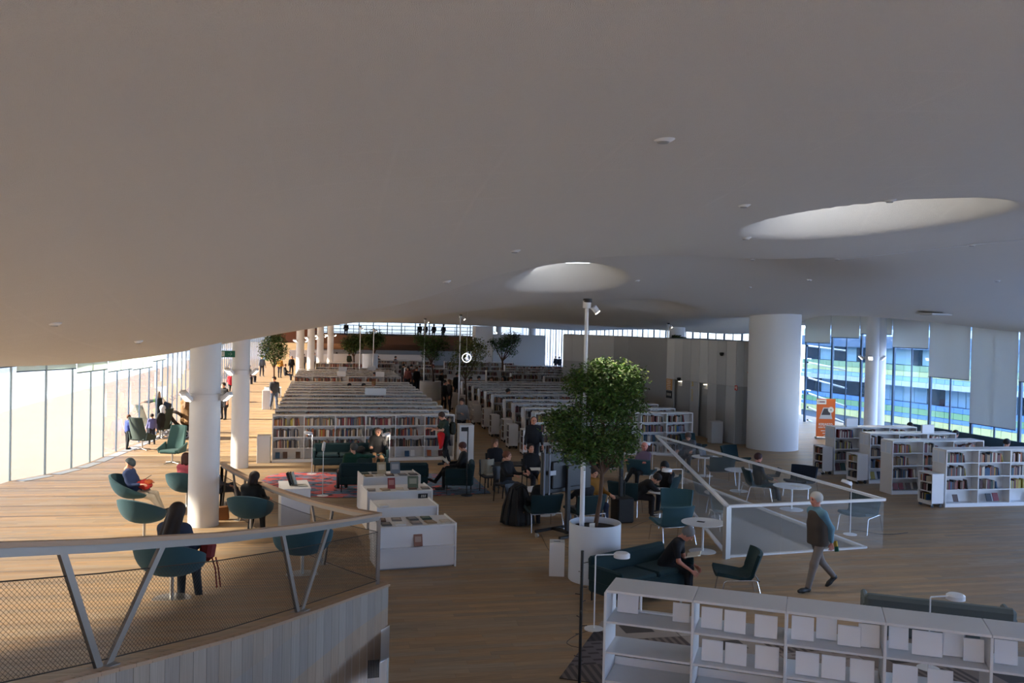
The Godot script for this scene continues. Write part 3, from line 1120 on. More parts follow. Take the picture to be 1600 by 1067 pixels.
# ---------- outside ----------
func build_outside() -> void:
	var st := newst()
	box(st, Vector3(0, -6.2, -60), Vector3(600, 0.4, 600))
	struct("ground_outside", st, mat("paving_outside", Color(0.64, 0.67, 0.69), 0.9))
	st = newst()
	box(st, Vector3(-19, -0.35, -50), Vector3(12, 0.3, 130))
	struct("terrace_outside", st, mat("terrace_boards", Color(0.74, 0.77, 0.78), 0.85))
	# office building across the street on the right
	var b := thing("office_building", "pale office building with yellow, green and blue bands beyond the right glass wall", "building")
	var A := P(1240, 700, -0.0); 
	var dl := ray(1255, 600); var dr := ray(1640, 600)
	var L := EYE + dl * (64.0 / Vector2(dl.x, dl.z).length()); var R := EYE + dr * (50.0 / Vector2(dr.x, dr.z).length())
	var dirn := R - L; dirn.y = 0
	var W := dirn.length()
	dirn = dirn.normalized()
	var nn := dirn.cross(Vector3.UP)
	if nn.dot(EYE - L) < 0: nn = -nn
	var yy := func(py: float) -> float:   # height on the facade of a row read at column 1422
		var d := ray(1422, py)
		var t := (L - EYE).dot(nn) / d.dot(nn)
		return EYE.y + d.y * t
	var bands := [[515, 527, "w", 0.0], [527, 546, "o", 0.1], [571, 580, "g", 0.0], [580, 588.5, "y", 0.02], [588.5, 595.5, "b2", 0.05], [595.5, 604, "w", 0.12], [629, 636.5, "b", 0.0], [636.5, 646, "g2", 0.02], [646, 652.5, "b", 0.04], [652.5, 664, "y", 0.06], [664, 700, "o", 0.0]]
	var cols := {"w": Color(0.90, 0.90, 0.86), "g": Color(0.66, 0.74, 0.52), "y": Color(0.90, 0.89, 0.58), "b2": Color(0.68, 0.80, 0.92), "b": Color(0.50, 0.66, 0.85), "g2": Color(0.62, 0.77, 0.50), "o": Color(0.42, 0.48, 0.52)}
	for bd in bands:
		var y1: float = yy.call(bd[0]); var y0: float = yy.call(bd[1])
		var n := 30
		for k in n:
			if bd[2] == "o" and k % 10: continue
			var wd := W / n * (10.0 if bd[2] == "o" else 1.0)
			st = newst()
			box(st, Vector3.ZERO, Vector3(wd - 0.03, y1 - y0 - 0.02, 0.25))
			var m := put("facade_panel", st, mat("facade_" + bd[2], cols[bd[2]], 0.7), b)
			m.position = L + dirn * (W / n * k + wd * 0.5) + nn * bd[3]
			m.position.y = (y0 + y1) * 0.5
			m.basis = Basis(dirn, Vector3.UP, dirn.cross(Vector3.UP))
	rng.seed = 9
	for rows in [[546, 571], [604, 629]]:
		var y1: float = yy.call(rows[0]); var y0: float = yy.call(rows[1])
		var x := 0.0
		while x < W:
			var wd := rng.randf_range(0.5, 1.5)
			st = newst()
			box(st, Vector3.ZERO, Vector3(wd - 0.05, y1 - y0 - 0.05, 0.1))
			var dark := rng.randf() < 0.35
			var m := put("window_pane", st, mat("far_dark_glass", Color(0.10, 0.14, 0.17), 0.1) if dark else mat("far_pale_curtain", Color(0.60, 0.72, 0.76), 0.4), b)
			m.position = L + dirn * (x + wd * 0.5) - nn * 0.3
			m.position.y = (y0 + y1) * 0.5
			m.basis = Basis(dirn, Vector3.UP, dirn.cross(Vector3.UP))
			x += wd
	st = newst()
	box(st, Vector3.ZERO, Vector3(W, 24, 8))
	var body := put("body", st, mat("far_body", Color(0.5, 0.56, 0.58), 0.8), b)
	body.position = L + dirn * W * 0.5 - nn * 4.6
	body.position.y = 5.5
	body.basis = Basis(dirn, Vector3.UP, dirn.cross(Vector3.UP))
	# a lower glassy stair tower at its left end, with curved balcony rails
	var tw := thing("balcony_tower", "glassy corner with curved white balcony rails at the left end of the office building", "building")
	for k in 6:
		var py: float = [540, 566, 590, 614, 636, 656][k]
		st = newst()
		var pp := []
		for j in 9:
			var px := 1262.0 + j * 7.5
			var d := ray(px, py + j * (1.0 + k * 0.55))
			pp.append(EYE + d * (46.0 + 1.2 * sin(j * 0.4)))
		tube(st, pp, 0.05, 6)
		put("balcony_rail", st, M["white_paint"], tw)
	# added block far left, coloured for the bluish reflections in the glass
	var tb := thing("reflection_block", "bluish block added beyond the left glass wall to stand in for dark reflections", "building", Vector3(-60, -6, -95))
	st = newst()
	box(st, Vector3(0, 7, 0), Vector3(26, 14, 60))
	put("body", st, mat("reflection_blue", Color(0.40, 0.48, 0.57), 0.8), tb)
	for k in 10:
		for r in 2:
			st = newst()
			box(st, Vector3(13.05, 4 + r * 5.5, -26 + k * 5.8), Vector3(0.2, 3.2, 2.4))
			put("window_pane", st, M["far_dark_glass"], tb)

# ---------- railing ----------
func PR(px: float, py: float, above := 0.0) -> Vector3:  # the point of the ramp (or floor) seen at that pixel
	var h := 0.0
	var p := Vector3.ZERO
	for i in 30:
		p = P(px, py, h + above)
		h = lerpf(h, ramp_h(p.z), 0.6)
	return p

func build_railing() -> void:
	var o := thing("railing", "steel and oak railing with slanted posts and wire netting in the left foreground", "railing")
	var base := []
	for e in EDGE: base.append(Vector3(e[0] - 0.13, 0, e[1] + 0.03))
	base[-1] = Vector3(0.86, 0, -13.56)
	var back := []
	var far_end := P(347, 721, 1.12)
	for k in 9: back.append(Vector3(0.86, 0, -13.56).lerp(Vector3(far_end.x, 0, far_end.z), k / 8.0))
	var up := func(p: Vector3, h: float) -> Vector3: return Vector3(p.x, ramp_h(p.z) + h, p.z)
	for run in [base, back]:
		var top: Array = run.map(func(p): return up.call(p, 1.07))
		for i in top.size() - 1:
			pass
		var st := newst()
		for i in top.size() - 1: bar_joined(st, top, i, 0.11, 0.04)
		put("handrail", st, M["oak_rail"], o)
		st = newst()
		var low: Array = run.map(func(p): return up.call(p, 1.015))
		for i in low.size() - 1: bar_joined(st, low, i, 0.035, 0.075)
		put("rail_bar", st, M["rail_steel"], o)
		var ca: Array = run.map(func(p): return up.call(p, 0.8))
		st = newst(); tube(st, ca, 0.006, 5)
		put("cable", st, M["dark_wire"], o)
		ca = run.map(func(p): return up.call(p, 0.06))
		st = newst(); tube(st, ca, 0.006, 5)
		put("cable", st, M["dark_wire"], o)
		# netting: two families of slanting wires, along the run
		st = newst()
		var cum := [0.0]
		for i in run.size() - 1: cum.append(cum[-1] + run[i].distance_to(run[i + 1]))
		var on := func(s: float) -> Vector3:
			for i in run.size() - 1:
				if s <= cum[i + 1]: return run[i].lerp(run[i + 1], (s - cum[i]) / (cum[i + 1] - cum[i]))
			return run[-1]
		var s := -0.9
		while s < cum[-1] + 0.9:
			for sg in [-1, 1]:
				var s0 := s; var s1: float = s + sg * 0.9
				var h0 := 0.06; var h1 := 0.8
				if s0 < 0 or s0 > cum[-1] or s1 < 0 or s1 > cum[-1]:
					var c0 := clampf(s0, 0, cum[-1]); var c1 := clampf(s1, 0, cum[-1])
					if absf(c1 - c0) < 0.02: continue
					var ha := lerpf(0.06, 0.8, (c0 - s0) / (s1 - s0)); var hb := lerpf(0.06, 0.8, (c1 - s0) / (s1 - s0))
					s0 = c0; s1 = c1; h0 = ha; h1 = hb
				var pts := []
				for k in 5: pts.append(up.call(on.call(lerpf(s0, s1, k / 4.0)), lerpf(h0, h1, k / 4.0)))
				tube(st, pts, 0.0016, 3, false)
			s += 0.05
		put("wire_netting", st, M["dark_wire"], o).set_meta("kind", "stuff")
		# slanted post pairs
		var feet := []
		if run == base:
			for q in [PR(172, 1043), PR(452, 955)]: feet.append(q)
			feet.append(Vector3(-2.9, 0, -4.6))
		else:
			for q in [PR(520, 880), PR(451, 806), PR(400, 768), PR(366, 748)]: feet.append(q)
		for f in feet:
			var best := 0.0
			var bd := 1e9
			var ss := 0.0
			while ss < cum[-1]:
				var dd: float = Vector2(on.call(ss).x - f.x, on.call(ss).z - f.z).length()
				if dd < bd: bd = dd; best = ss
				ss += 0.05
			for sg in [-1, 1]:
				var pst := newst()
				var t: float = clampf(best + (0.78 if sg > 0 else -0.5) * (1.0 if run == base else 0.85), 0, cum[-1])
				var b0: Vector3 = up.call(on.call(clampf(best + sg * 0.05, 0, cum[-1])), 0.0); var b1: Vector3 = up.call(on.call(t), 1.0)
				bar(pst, b0, b1, 0.035, 0.07)
				put("post", pst, M["rail_steel"], o)
			var pl := newst()
			box(pl, up.call(on.call(best), 0.006), Vector3(0.24, 0.012, 0.14), Basis(Vector3.UP, 0.9))
			put("foot_plate", pl, M["rail_steel"], o)
	var cp := newst()
	bar(cp, Vector3(0.86, ramp_h(-13.56), -13.56), Vector3(0.86, ramp_h(-13.56) + 1.0, -13.56), 0.06, 0.06)
	put("corner_post", cp, M["rail_steel"], o)

func bar_joined(st: SurfaceTool, pts: Array, i: int, w: float, h: float) -> void:
	# a rectangular rail section whose ends are mitred to its neighbours
	var side := func(k: int) -> Vector3:
		var d: Vector3 = pts[mini(k + 1, pts.size() - 1)] - pts[maxi(k - 1, 0)]
		return Vector3(-d.z, 0, d.x).normalized() * w * 0.5
	var a: Vector3 = pts[i]; var b: Vector3 = pts[i + 1]
	var sa: Vector3 = side.call(i); var sb: Vector3 = side.call(i + 1)
	var u := Vector3.UP * h * 0.5
	var q := [a - sa - u, a + sa - u, a + sa + u, a - sa + u, b - sb - u, b + sb - u, b + sb + u, b - sb + u]
	for f in [[0, 1, 5, 4], [1, 2, 6, 5], [2, 3, 7, 6], [3, 0, 4, 7], [3, 2, 1, 0], [4, 5, 6, 7]]:
		quad(st, q[f[0]], q[f[1]], q[f[2]], q[f[3]])

# ---------- glass balustrade round the stair opening ----------
func build_balustrade() -> void:
	var o := thing("glass_balustrade", "triangular glass balustrade with white handrail round the stair opening", "balustrade")
	var c := []
	for q in [[8.05, -16.65], [11.85, -17.0], [10.95, -28.1]]: c.append(Vector3(q[0], 0, q[1]))
	for i in 3:
		var a: Vector3 = c[i]; var b: Vector3 = c[(i + 1) % 3]
		var n := 3 if i == 0 else 7
		for k in n:
			var p := a.lerp(b, float(k) / n); var q := a.lerp(b, float(k + 1) / n)
			var d := (q - p).normalized() * 0.01
			var s := newst()
			var pa := p + d + Vector3.UP * 0.02; var pb := q - d + Vector3.UP * 0.02
			quad(s, pa, pb, pb + Vector3.UP * 1.02, pa + Vector3.UP * 1.02)
			put("glass_pane", s, M["clear_glass"], o)
		var t := newst()
		bar(t, a + Vector3.UP * 1.06, b + Vector3.UP * 1.06, 0.09, 0.05)
		put("handrail", t, M["white_metal"], o)
	for i in [0]:
		var t := newst()
		box(t, c[i] + Vector3.UP * 0.53, Vector3(0.14, 1.06, 0.09), Basis(Vector3.UP, 0.4))
		put("corner_post", t, M["steel"], o)

# ---------- books and bookcases ----------
const TONES := [[0.45, 0.09, 0.08, "red"], [0.25, 0.08, 0.07, "dark red"], [0.60, 0.32, 0.16, "orange"], [0.55, 0.45, 0.33, "tan"], [0.75, 0.70, 0.62, "cream"], [0.80, 0.79, 0.77, "white"], [0.06, 0.06, 0.07, "black"], [0.15, 0.14, 0.15, "charcoal"], [0.30, 0.29, 0.28, "grey"], [0.10, 0.14, 0.24, "navy"], [0.12, 0.26, 0.38, "blue"], [0.14, 0.24, 0.18, "green"], [0.30, 0.20, 0.14, "brown"], [0.62, 0.55, 0.22, "yellow"], [0.45, 0.42, 0.40, "light grey"], [0.42, 0.20, 0.22, "maroon"]]
var book_list: Array = []   # [transform, tone, description]
var case_proto := {}

func bookcase_proto(bays: int, levels := 4, back := true) -> Node3D:
	var o := Node3D.new()
	o.name = "bookcase_pattern"
	var L := bays * 1.0
	var D := 0.56; var H := 1.55
	var st := newst()
	box(st, Vector3(L * 0.5, H - 0.015, 0), Vector3(L + 0.03, 0.03, D), Basis.IDENTITY, 0.004)
	put("top_board", st, M["white_board"], o)
	st = newst(); box(st, Vector3(L * 0.5, 0.05, 0), Vector3(L, 0.1, D - 0.03))
	put("plinth", st, M["white_board"], o)
	for x in [0.0, L]:
		st = newst(); box(st, Vector3(x, (H - 0.03) * 0.5, 0), Vector3(0.03, H - 0.03, D), Basis.IDENTITY, 0.003)
		put("side_panel", st, M["white_board"], o)
	for k in range(1, bays):
		st = newst(); box(st, Vector3(k * 1.0, 0.1 + (H - 0.13) * 0.5, 0), Vector3(0.025, H - 0.13, D - 0.01))
		put("divider", st, M["white_board"], o)
	for k in levels - 1:
		st = newst(); box(st, Vector3(L * 0.5, 0.1 + (k + 1) * (H - 0.1) / levels, 0), Vector3(L - 0.03, 0.022, D - 0.02))
		put("shelf", st, M["white_board"], o)
	if back:
		st = newst(); box(st, Vector3(L * 0.5, H * 0.5, 0), Vector3(L - 0.03, H - 0.14, 0.012))
		put("back_panel", st, M["white_board"], o)
	return o

func bookcase(bays: int, at: Vector3, turn: float, label: String, group := "") -> Node3D:
	if not case_proto.has(bays): case_proto[bays] = bookcase_proto(bays)
	return dup(case_proto[bays], "bookcase", at, turn, label, "bookcase", group)

func fill_books(at: Vector3, turn: float, bays: int, row: String, levels: Array, fullness := 0.85, warm_lit_top := true, from_bay := 0) -> void:
	var b := Basis(Vector3.UP, turn)
	var H := 1.55
	for lv in levels:
		var y0: float = 0.1 + lv * (H - 0.1) / 4.0 + 0.012
		for bay in range(from_bay, bays):
			var x := bay + 0.03
			var stop := bay + 0.03 + 0.94 * clampf(fullness + rng.randf_range(-0.25, 0.15), 0.2, 1.0)
			var theme := rng.randi() % 16
			var n := 0
			while x < stop:
				var w := rng.randf_range(0.018, 0.048)
				var h := rng.randf_range(0.19, 0.27)
				var dp := rng.randf_range(0.14, 0.19)
				var tone := rng.randi() % 16
				if rng.randf() < 0.35: tone = theme
				if rng.randf() < 0.35: tone = [8, 14, 12, 7, 3, 4][rng.randi() % 6]
				if lv == 3 and warm_lit_top and rng.randf() < 0.4: tone = [2, 3, 4, 0, 12, 15][rng.randi() % 6]  # warmer covers on the top shelf paint in its warm light
				if rng.randf() < 0.06: x += rng.randf_range(0.02, 0.12)
				n += 1
				var c := Vector3(x + w * 0.5, y0 + h * 0.5, 0.25 - dp * 0.5)
				var tilt := rng.randf_range(-0.02, 0.02)
				if x + w > stop: tilt = 0.16; c.x += 0.02
				book_list.append([Transform3D(b * Basis(Vector3.BACK, tilt) * Basis.from_scale(Vector3(w * 0.94, h, dp)), at + b * c), tone, [row, lv, bay, n]])
				x += w

func face_out(at: Vector3, turn: float, bays: int, row: String, lv := 0, y_add := 0.03) -> void:
	var b := Basis(Vector3.UP, turn)
	for bay in bays:
		var x := bay + 0.1
		var n := 0
		while x < bay + 0.86:
			if rng.randf() < 0.75:
				n += 1
				var h := rng.randf_range(0.19, 0.25)
				var w := rng.randf_range(0.13, 0.17)
				var bb := b * Basis(Vector3.RIGHT, -0.35) * Basis.from_scale(Vector3(w, h, 0.02))
				book_list.append([Transform3D(bb, at + b * Vector3(x + w * 0.5, 0.1 + lv * 0.3625 + y_add + h * 0.47, 0.17)), rng.randi() % 16, [row, -1, bay, n]])
			x += rng.randf_range(0.18, 0.24)

func ordinal(n: int) -> String:
	var w := ["first", "second", "third", "fourth", "fifth", "sixth", "seventh", "eighth", "ninth", "tenth", "eleventh", "twelfth"]
	if n <= 12: return w[n - 1]
	return "%d%s" % [n, "th" if n % 100 in [11, 12, 13] else ["th", "st", "nd", "rd", "th", "th", "th", "th", "th", "th"][n % 10]]

func commit_books() -> void:
	var unit := newst()
	box(unit, Vector3.ZERO, Vector3.ONE)
	var bm: ArrayMesh = unit.commit()
	# the largest in the picture become things of their own
	var order := []
	for i in book_list.size():
		var p: Vector3 = book_list[i][0].origin
		var c := cam.basis.inverse() * (p - EYE)
		var px := 800.0 + F * c.x / -c.z
		var py := 533.5 - F * c.y / -c.z
		var seen: float = -c.z if px > -10 and px < 1605 and py < 1067 and not book_list[i][2][0].begins_with("_") else 999.0 - c.z
		order.append([seen, i])
	order.sort_custom(func(a, b): return a[0] < b[0] if a[0] != b[0] else a[1] < b[1])
	var single := {}
	for k in mini(300, order.size()):
		if order[k][0] < 200: single[order[k][1]] = true
	var rest := []
	for i in book_list.size():
		var e: Array = book_list[i]
		var t: Array = TONES[e[1]]
		if single.has(i):
			var o := put("book", bm, mat("book_" + t[3], Color(t[0], t[1], t[2]), 0.6))
			o.transform = e[0]
			var lv: int = e[2][1]
			var where: String = "face out on bottom shelf" if lv < 0 else ("on %s shelf" % ["bottom", "third", "second", "top"][lv] if lv < 4 else "")
			var lab := "%s book, %s from left %s, %s bay, %s" % [t[3], ordinal(e[2][3]), where, ordinal(e[2][2] + 1), e[2][0].trim_prefix("_")]
			tag(o, lab, "book", "books in %s" % e[2][0])
		else: rest.append(e)
	var mm := MultiMesh.new()
	mm.transform_format = MultiMesh.TRANSFORM_3D
	mm.use_colors = true
	mm.mesh = bm
	mm.instance_count = rest.size()
	for i in rest.size():
		mm.set_instance_transform(i, rest[i][0])
		var t: Array = TONES[rest[i][1]]
		mm.set_instance_color(i, Color(t[0], t[1], t[2]).srgb_to_linear())
	var o := MultiMeshInstance3D.new()
	o.name = numbered("book_rows")
	o.multimesh = mm
	o.material_override = M["book_cloth"]
	add_child(o)
	tag(o, "hundreds of upright books in mixed colours filling the farther white shelves", "books", "", "stuff")

func build_bookcases() -> void:
	rng.seed = 4242
	var xl := -1.6
	# left block
	var zs := [-29.85, -31.6, -33.3, -34.9, -36.6, -38.5, -40.2, -41.8, -43.4, -45.0, -46.6, -51.8, -53.6, -55.4, -57.2, -59.0]
	for k in zs.size():
		var at := Vector3(xl, 0, zs[k] - 0.28)
		var t := 0.05 if k == 0 else 0.0
		bookcase(6, at, t, "white six-bay bookcase, %s of the left block counted from the sofas" % ordinal(k + 1), "left bookcase rows")
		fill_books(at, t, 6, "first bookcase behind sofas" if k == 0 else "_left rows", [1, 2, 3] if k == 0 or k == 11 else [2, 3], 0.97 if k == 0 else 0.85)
		if k == 0: face_out(at, t, 6, "first bookcase behind sofas")
	# a lower end unit at the left of the first row
	var st := newst()
	box(st, Vector3(0, 0.44, 0), Vector3(0.42, 0.88, 0.5), Basis.IDENTITY, 0.006)
	var e := put("end_unit", st, M["white_board"])
	e.position = Vector3(-1.86, 0, -30.05)
	tag(e, "low white end unit at the left end of the first bookcase behind the sofas", "cabinet")
	# middle block
	var mz := [-30.9, -32.6, -34.4, -36.2, -38.9, -40.7, -42.5, -44.3, -46.2, -48.0]
	for k in mz.size():
		var at := Vector3(7.45, 0, mz[k] - 0.28)
		bookcase(6, at, 0.0, "white bookcase, %s of the middle block counted from the big tree" % ordinal(k + 1), "middle bookcase rows")
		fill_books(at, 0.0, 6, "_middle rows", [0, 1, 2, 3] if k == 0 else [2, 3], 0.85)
		fill_books(at, 0.0, 1, "_middle rows", [1], 0.9)
		trolley(Vector3(7.2 - 0.17 * (k % 2), 0, mz[k] - 0.34), -PI / 2, "white end trolley on castors at the left end of the %s middle bookcase" % ordinal(k + 1), k < 5)
		end_sign(Vector3(7.43, 1.24, mz[k] - 0.28), "%s middle bookcase" % ordinal(k + 1))
	# the nearer white case right of the tree
	var a2 := P(1084, 712)
	# right block
	var rz := [-20.9, -22.75, -24.5, -26.2]
	var rx := [16.42, 16.1, 16.55, 16.4]
	for k in 4:
		var at := Vector3(rx[k], 0, rz[k] - 0.28)
		bookcase(3, at, 0.0, "white bookcase of the right block, %s counted from the picture front" % ordinal(k + 1), "right bookcase rows")
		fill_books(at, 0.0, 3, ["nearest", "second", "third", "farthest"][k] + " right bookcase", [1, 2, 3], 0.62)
		face_out(at, 0.0, 3, ["nearest", "second", "third", "farthest"][k] + " right bookcase", 0)
		if k != 1: trolley(Vector3(rx[k] - 0.3, 0, rz[k] - 0.22), -PI / 2, "white end trolley on castors before the %s right bookcase" % ordinal(k + 1), true)
		end_sign(Vector3(rx[k] - 0.02, 1.24, rz[k] - 0.28), "%s right bookcase" % ordinal(k + 1))
	for p in [[1448, 697, "white sign box standing on the third right bookcase"], [1300, 655, "white sign box standing on the farthest right bookcase"]]: pass
	var sb := [[Vector3(18.6, 1.55, -24.6), "third"], [Vector3(17.1, 1.55, -26.4), "fourth"]]
	for q in sb:
		st = newst(); box(st, Vector3(0, 0.13, 0), Vector3(0.42, 0.26, 0.08), Basis.IDENTITY, 0.004)
		var o := put("shelf_sign", st, M["white_metal"])
		o.position = q[0]
		tag(o, "blank white sign block standing on top of the %s right bookcase" % q[1], "sign")
	for q in [[2.2, -38.6, "sixth"], [1.0, -51.9, "twelfth"], [3.2, -51.9, "twelfth right-hand"], [1.2, -57.3, "fifteenth"], [3.1, -59.1, "sixteenth"]]:
		st = newst(); box(st, Vector3(0, 0.14, 0), Vector3(0.9 if q[2] == "sixth" else 0.5, 0.28, 0.06), Basis.IDENTITY, 0.004)
		var o := put("shelf_sign", st, M["white_metal"])
		o.position = Vector3(q[0], 1.55, q[1])
		tag(o, "white sign block on top of the %s left bookcase" % q[2], "sign")
	# far cases
	var far := [[13.5, -54, 5, "beyond the middle block"], [12, -57, 6, "second beyond the middle block"], [11, -60.5, 7, "third beyond the middle block"], [13, -64, 7, "fourth beyond the middle block"], [14, -69, 7, "before the far right windows"], [5.6, -63, 3, "behind the planter tree"], [4.2, -76, 5, "under the timber balcony"], [10, -75, 6, "right end under the timber balcony"], [-0.6, -70, 6, "far behind the left block"]]
	for q in far:
		var at := Vector3(q[0], 0, q[1])
		bookcase(q[2], at, 0.0, "small distant white bookcase %s" % q[3], "")
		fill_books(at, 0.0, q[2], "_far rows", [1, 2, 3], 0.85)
	commit_books()

func end_sign(at: Vector3, of: String) -> void:
	var o := thing("end_notice", "white paper notice on the end panel of the %s" % of, "notice", at)
	var st := newst()
	box(st, Vector3(-0.02, 0.1, 0), Vector3(0.012, 0.36, 0.5), Basis.IDENTITY, 0.003)
	put("holder", st, M["white_metal"], o)
	for k in 2:
		st = newst(); box(st, Vector3(-0.028, 0.1, -0.12 + 0.24 * k), Vector3(0.003, 0.3, 0.2))
		put("sheet", st, mat("notice_paper", Color(0.80, 0.83, 0.87), 0.6), o)

var trolley_proto: Node3D
func trolley(at: Vector3, turn: float, label: String, books: bool) -> void:
	if trolley_proto == null:
		trolley_proto = Node3D.new()
		trolley_proto.name = "trolley_pattern"
		var st := newst()
		# local: length 0.56 along x, open shelves face +z... the back is a closed board
		for y in [0.16, 0.42, 0.66, 0.9]:
			st = newst(); box(st, Vector3(0, y, 0), Vector3(0.56, 0.02, 0.34)); put("shelf", st, M["white_board"], trolley_proto)
		for x in [-0.28, 0.28]:
			st = newst(); box(st, Vector3(x, 0.52, 0), Vector3(0.02, 0.8, 0.36), Basis.IDENTITY, 0.003); put("side_panel", st, M["white_board"], trolley_proto)
		st = newst(); box(st, Vector3(0, 0.53, -0.17), Vector3(0.56, 0.76, 0.015)); put("back_panel", st, M["white_board"], trolley_proto)
		st = newst(); box(st, Vector3(0, 0.12, 0.165), Vector3(0.56, 0.09, 0.015)); put("front_lip", st, M["white_board"], trolley_proto)
		for x in [-0.23, 0.23]:
			for z in [-0.13, 0.13]:
				st = newst(); lathe(st, [Vector2(0, -0.02), Vector2(0.045, -0.018), Vector2(0.045, 0.018), Vector2(0, 0.02)], 12, Vector3(x, 0.046, z), Basis(Vector3.BACK, PI / 2))
				box(st, Vector3(x, 0.09, z), Vector3(0.03, 0.06, 0.05))
				put("castor", st, M["black_plastic"], trolley_proto)
	dup(trolley_proto, "book_trolley", at, turn, label, "trolley", "")
	if books:
		var b := Basis(Vector3.UP, turn)
		for lv in 3:
			var x := -0.24
			var n := 0
			while x < -0.24 + 0.48 * rng.randf_range(0.5, 1.0):
				var w := rng.randf_range(0.02, 0.04)
				var h := rng.randf_range(0.15, 0.2)
				n += 1
				book_list.append([Transform3D(b * Basis.from_scale(Vector3(w * 0.94, h, 0.14)), at + b * Vector3(x + w * 0.5, [0.17, 0.43, 0.67][lv] + h * 0.5, 0.07)), rng.randi() % 16, ["_" + label, 4 + lv, 0, n]])
				x += w

# ---------- the empty white case in the right foreground ----------
func build_near_case() -> void:
	var A := Vector3(3.41, 0, -9.85); var B := Vector3(6.73, 0, -7.90)
	var d := (B - A).normalized()
	var turn := atan2(-d.z, d.x)
	var o := thing("bookcase", "large near-empty white bookcase with blank display plates in the right foreground", "bookcase", Vector3(3.3, 0, -9.98), turn)
	var H := 1.52; var D := 0.58; var n := 6
	var st := newst()
	for k in n:
		st = newst(); box(st, Vector3(k * 1.02 + 0.51, H - 0.015, -D * 0.5), Vector3(1.015, 0.03, D), Basis.IDENTITY, 0.004)
		put("top_board", st, M["white_board"], o)
	for k in n + 1:
		st = newst(); box(st, Vector3(k * 1.02, (H - 0.03) * 0.5, -D * 0.5), Vector3(0.03, H - 0.03, D), Basis.IDENTITY, 0.004)
		put("divider" if k > 0 and k < n else "side_panel", st, M["white_board"], o)
	var ys := [0.1, 0.44, 0.78, 1.14]
	for k in n:
		for y in ys:
			st = newst(); box(st, Vector3(k * 1.02 + 0.51, y, -D * 0.5), Vector3(0.985, 0.025, D - 0.01), Basis.IDENTITY, 0.003)
			put("shelf", st, M["white_board"], o)
			if k > 0 and y > 0.6 or k == 0 and y > 0.6: continue
			st = newst(); box(st, Vector3(k * 1.02 + 0.51, y + 0.06, -D + 0.02), Vector3(0.985, 0.1, 0.016))
			put("back_lip", st, M["white_board"], o)
	st = newst(); box(st, Vector3(n * 0.51, 0.05, -D * 0.5), Vector3(n * 1.02, 0.1, D - 0.04))
	put("plinth", st, M["white_board"], o)
	# blank plates, boxes and uprights on the shelves
	var b := Basis(Vector3.UP, turn)
	var plates := [[0, 1.14, 0.18, 0.26, 0.27, 0.40], [0, 1.14, 0.85, 0.20, 0.22, 0.30],
		[1, 1.14, 0.18, 0.24, 0.24, 0.20], [1, 1.14, 0.45, 0.24, 0.25, 0.15], [1, 1.14, 0.80, 0.25, 0.25, 0.12], [1, 0.78, 0.20, 0.24, 0.24, 0.15], [1, 0.78, 0.47, 0.24, 0.24, 0.14], [1, 0.78, 0.82, 0.26, 0.26, 0.12],
		[2, 1.14, 0.16, 0.24, 0.26, 0.20], [2, 1.14, 0.42, 0.22, 0.26, 0.33], [2, 1.14, 0.66, 0.24, 0.22, 0.20], [2, 1.14, 0.87, 0.22, 0.25, 0.24], [2, 0.78, 0.22, 0.25, 0.25, 0.12], [2, 0.78, 0.50, 0.25, 0.25, 0.12], [2, 0.78, 0.80, 0.25, 0.25, 0.12],
		[3, 1.14, 0.14, 0.2, 0.24, 0.3], [3, 1.14, 0.42, 0.30, 0.26, 0.2], [3, 1.14, 0.70, 0.22, 0.26, 0.3], [3, 1.14, 0.88, 0.2, 0.24, 0.2], [3, 0.78, 0.2, 0.25, 0.25, 0.12], [3, 0.78, 0.55, 0.25, 0.25, 0.12],
		[4, 1.14, 0.16, 0.22, 0.25, 0.25], [4, 1.14, 0.5, 0.3, 0.25, 0.2]]
	var counts := {}
	for p in plates:
		var key := "%d/%s" % [p[0], p[1]]
		counts[key] = counts.get(key, 0) + 1
		var q := thing("display_plate", "%s blank plate from left, %s shelf, %s bay, near white bookcase" % [ordinal(counts[key]), "top" if p[1] > 1 else "second", ordinal(p[0] + 1)], "display plate", o.position + b * Vector3(p[0] * 1.02 + p[2] * 0.98 + 0.02, p[1] + 0.014, -p[5]), turn, "blank white plates in the near bookcase")
		st = newst(); box(st, Vector3(0, p[4] * 0.5 + 0.004, 0), Vector3(p[3], p[4], 0.012), Basis(Vector3.RIGHT, -0.12), 0.003)
		put("plate", st, M["white_metal"], q)
		st = newst(); box(st, Vector3(0, 0.004, -0.06), Vector3(p[3] * 0.8, 0.006, 0.14))
		put("foot", st, M["white_metal"], q)
	# open frame box in the first bay
	var f := thing("picture_frame", "empty white box frame leaning in the first bay of the near white case", "frame", o.position + b * Vector3(0.58, 1.153, -0.48), turn)
	for s in [[-0.24, 0, 0.02, 0.26], [0.24, 0, 0.02, 0.26], [0, 0.12, 0.5, 0.02], [0, -0.12, 0.5, 0.02]]:
		st = newst(); box(st, Vector3(s[0], s[1] + 0.135, 0), Vector3(s[2], s[3], 0.06))
		put("frame_side", st, M["white_metal"], f)

# ---------- seats, tables, lamps ----------
var proto := {}

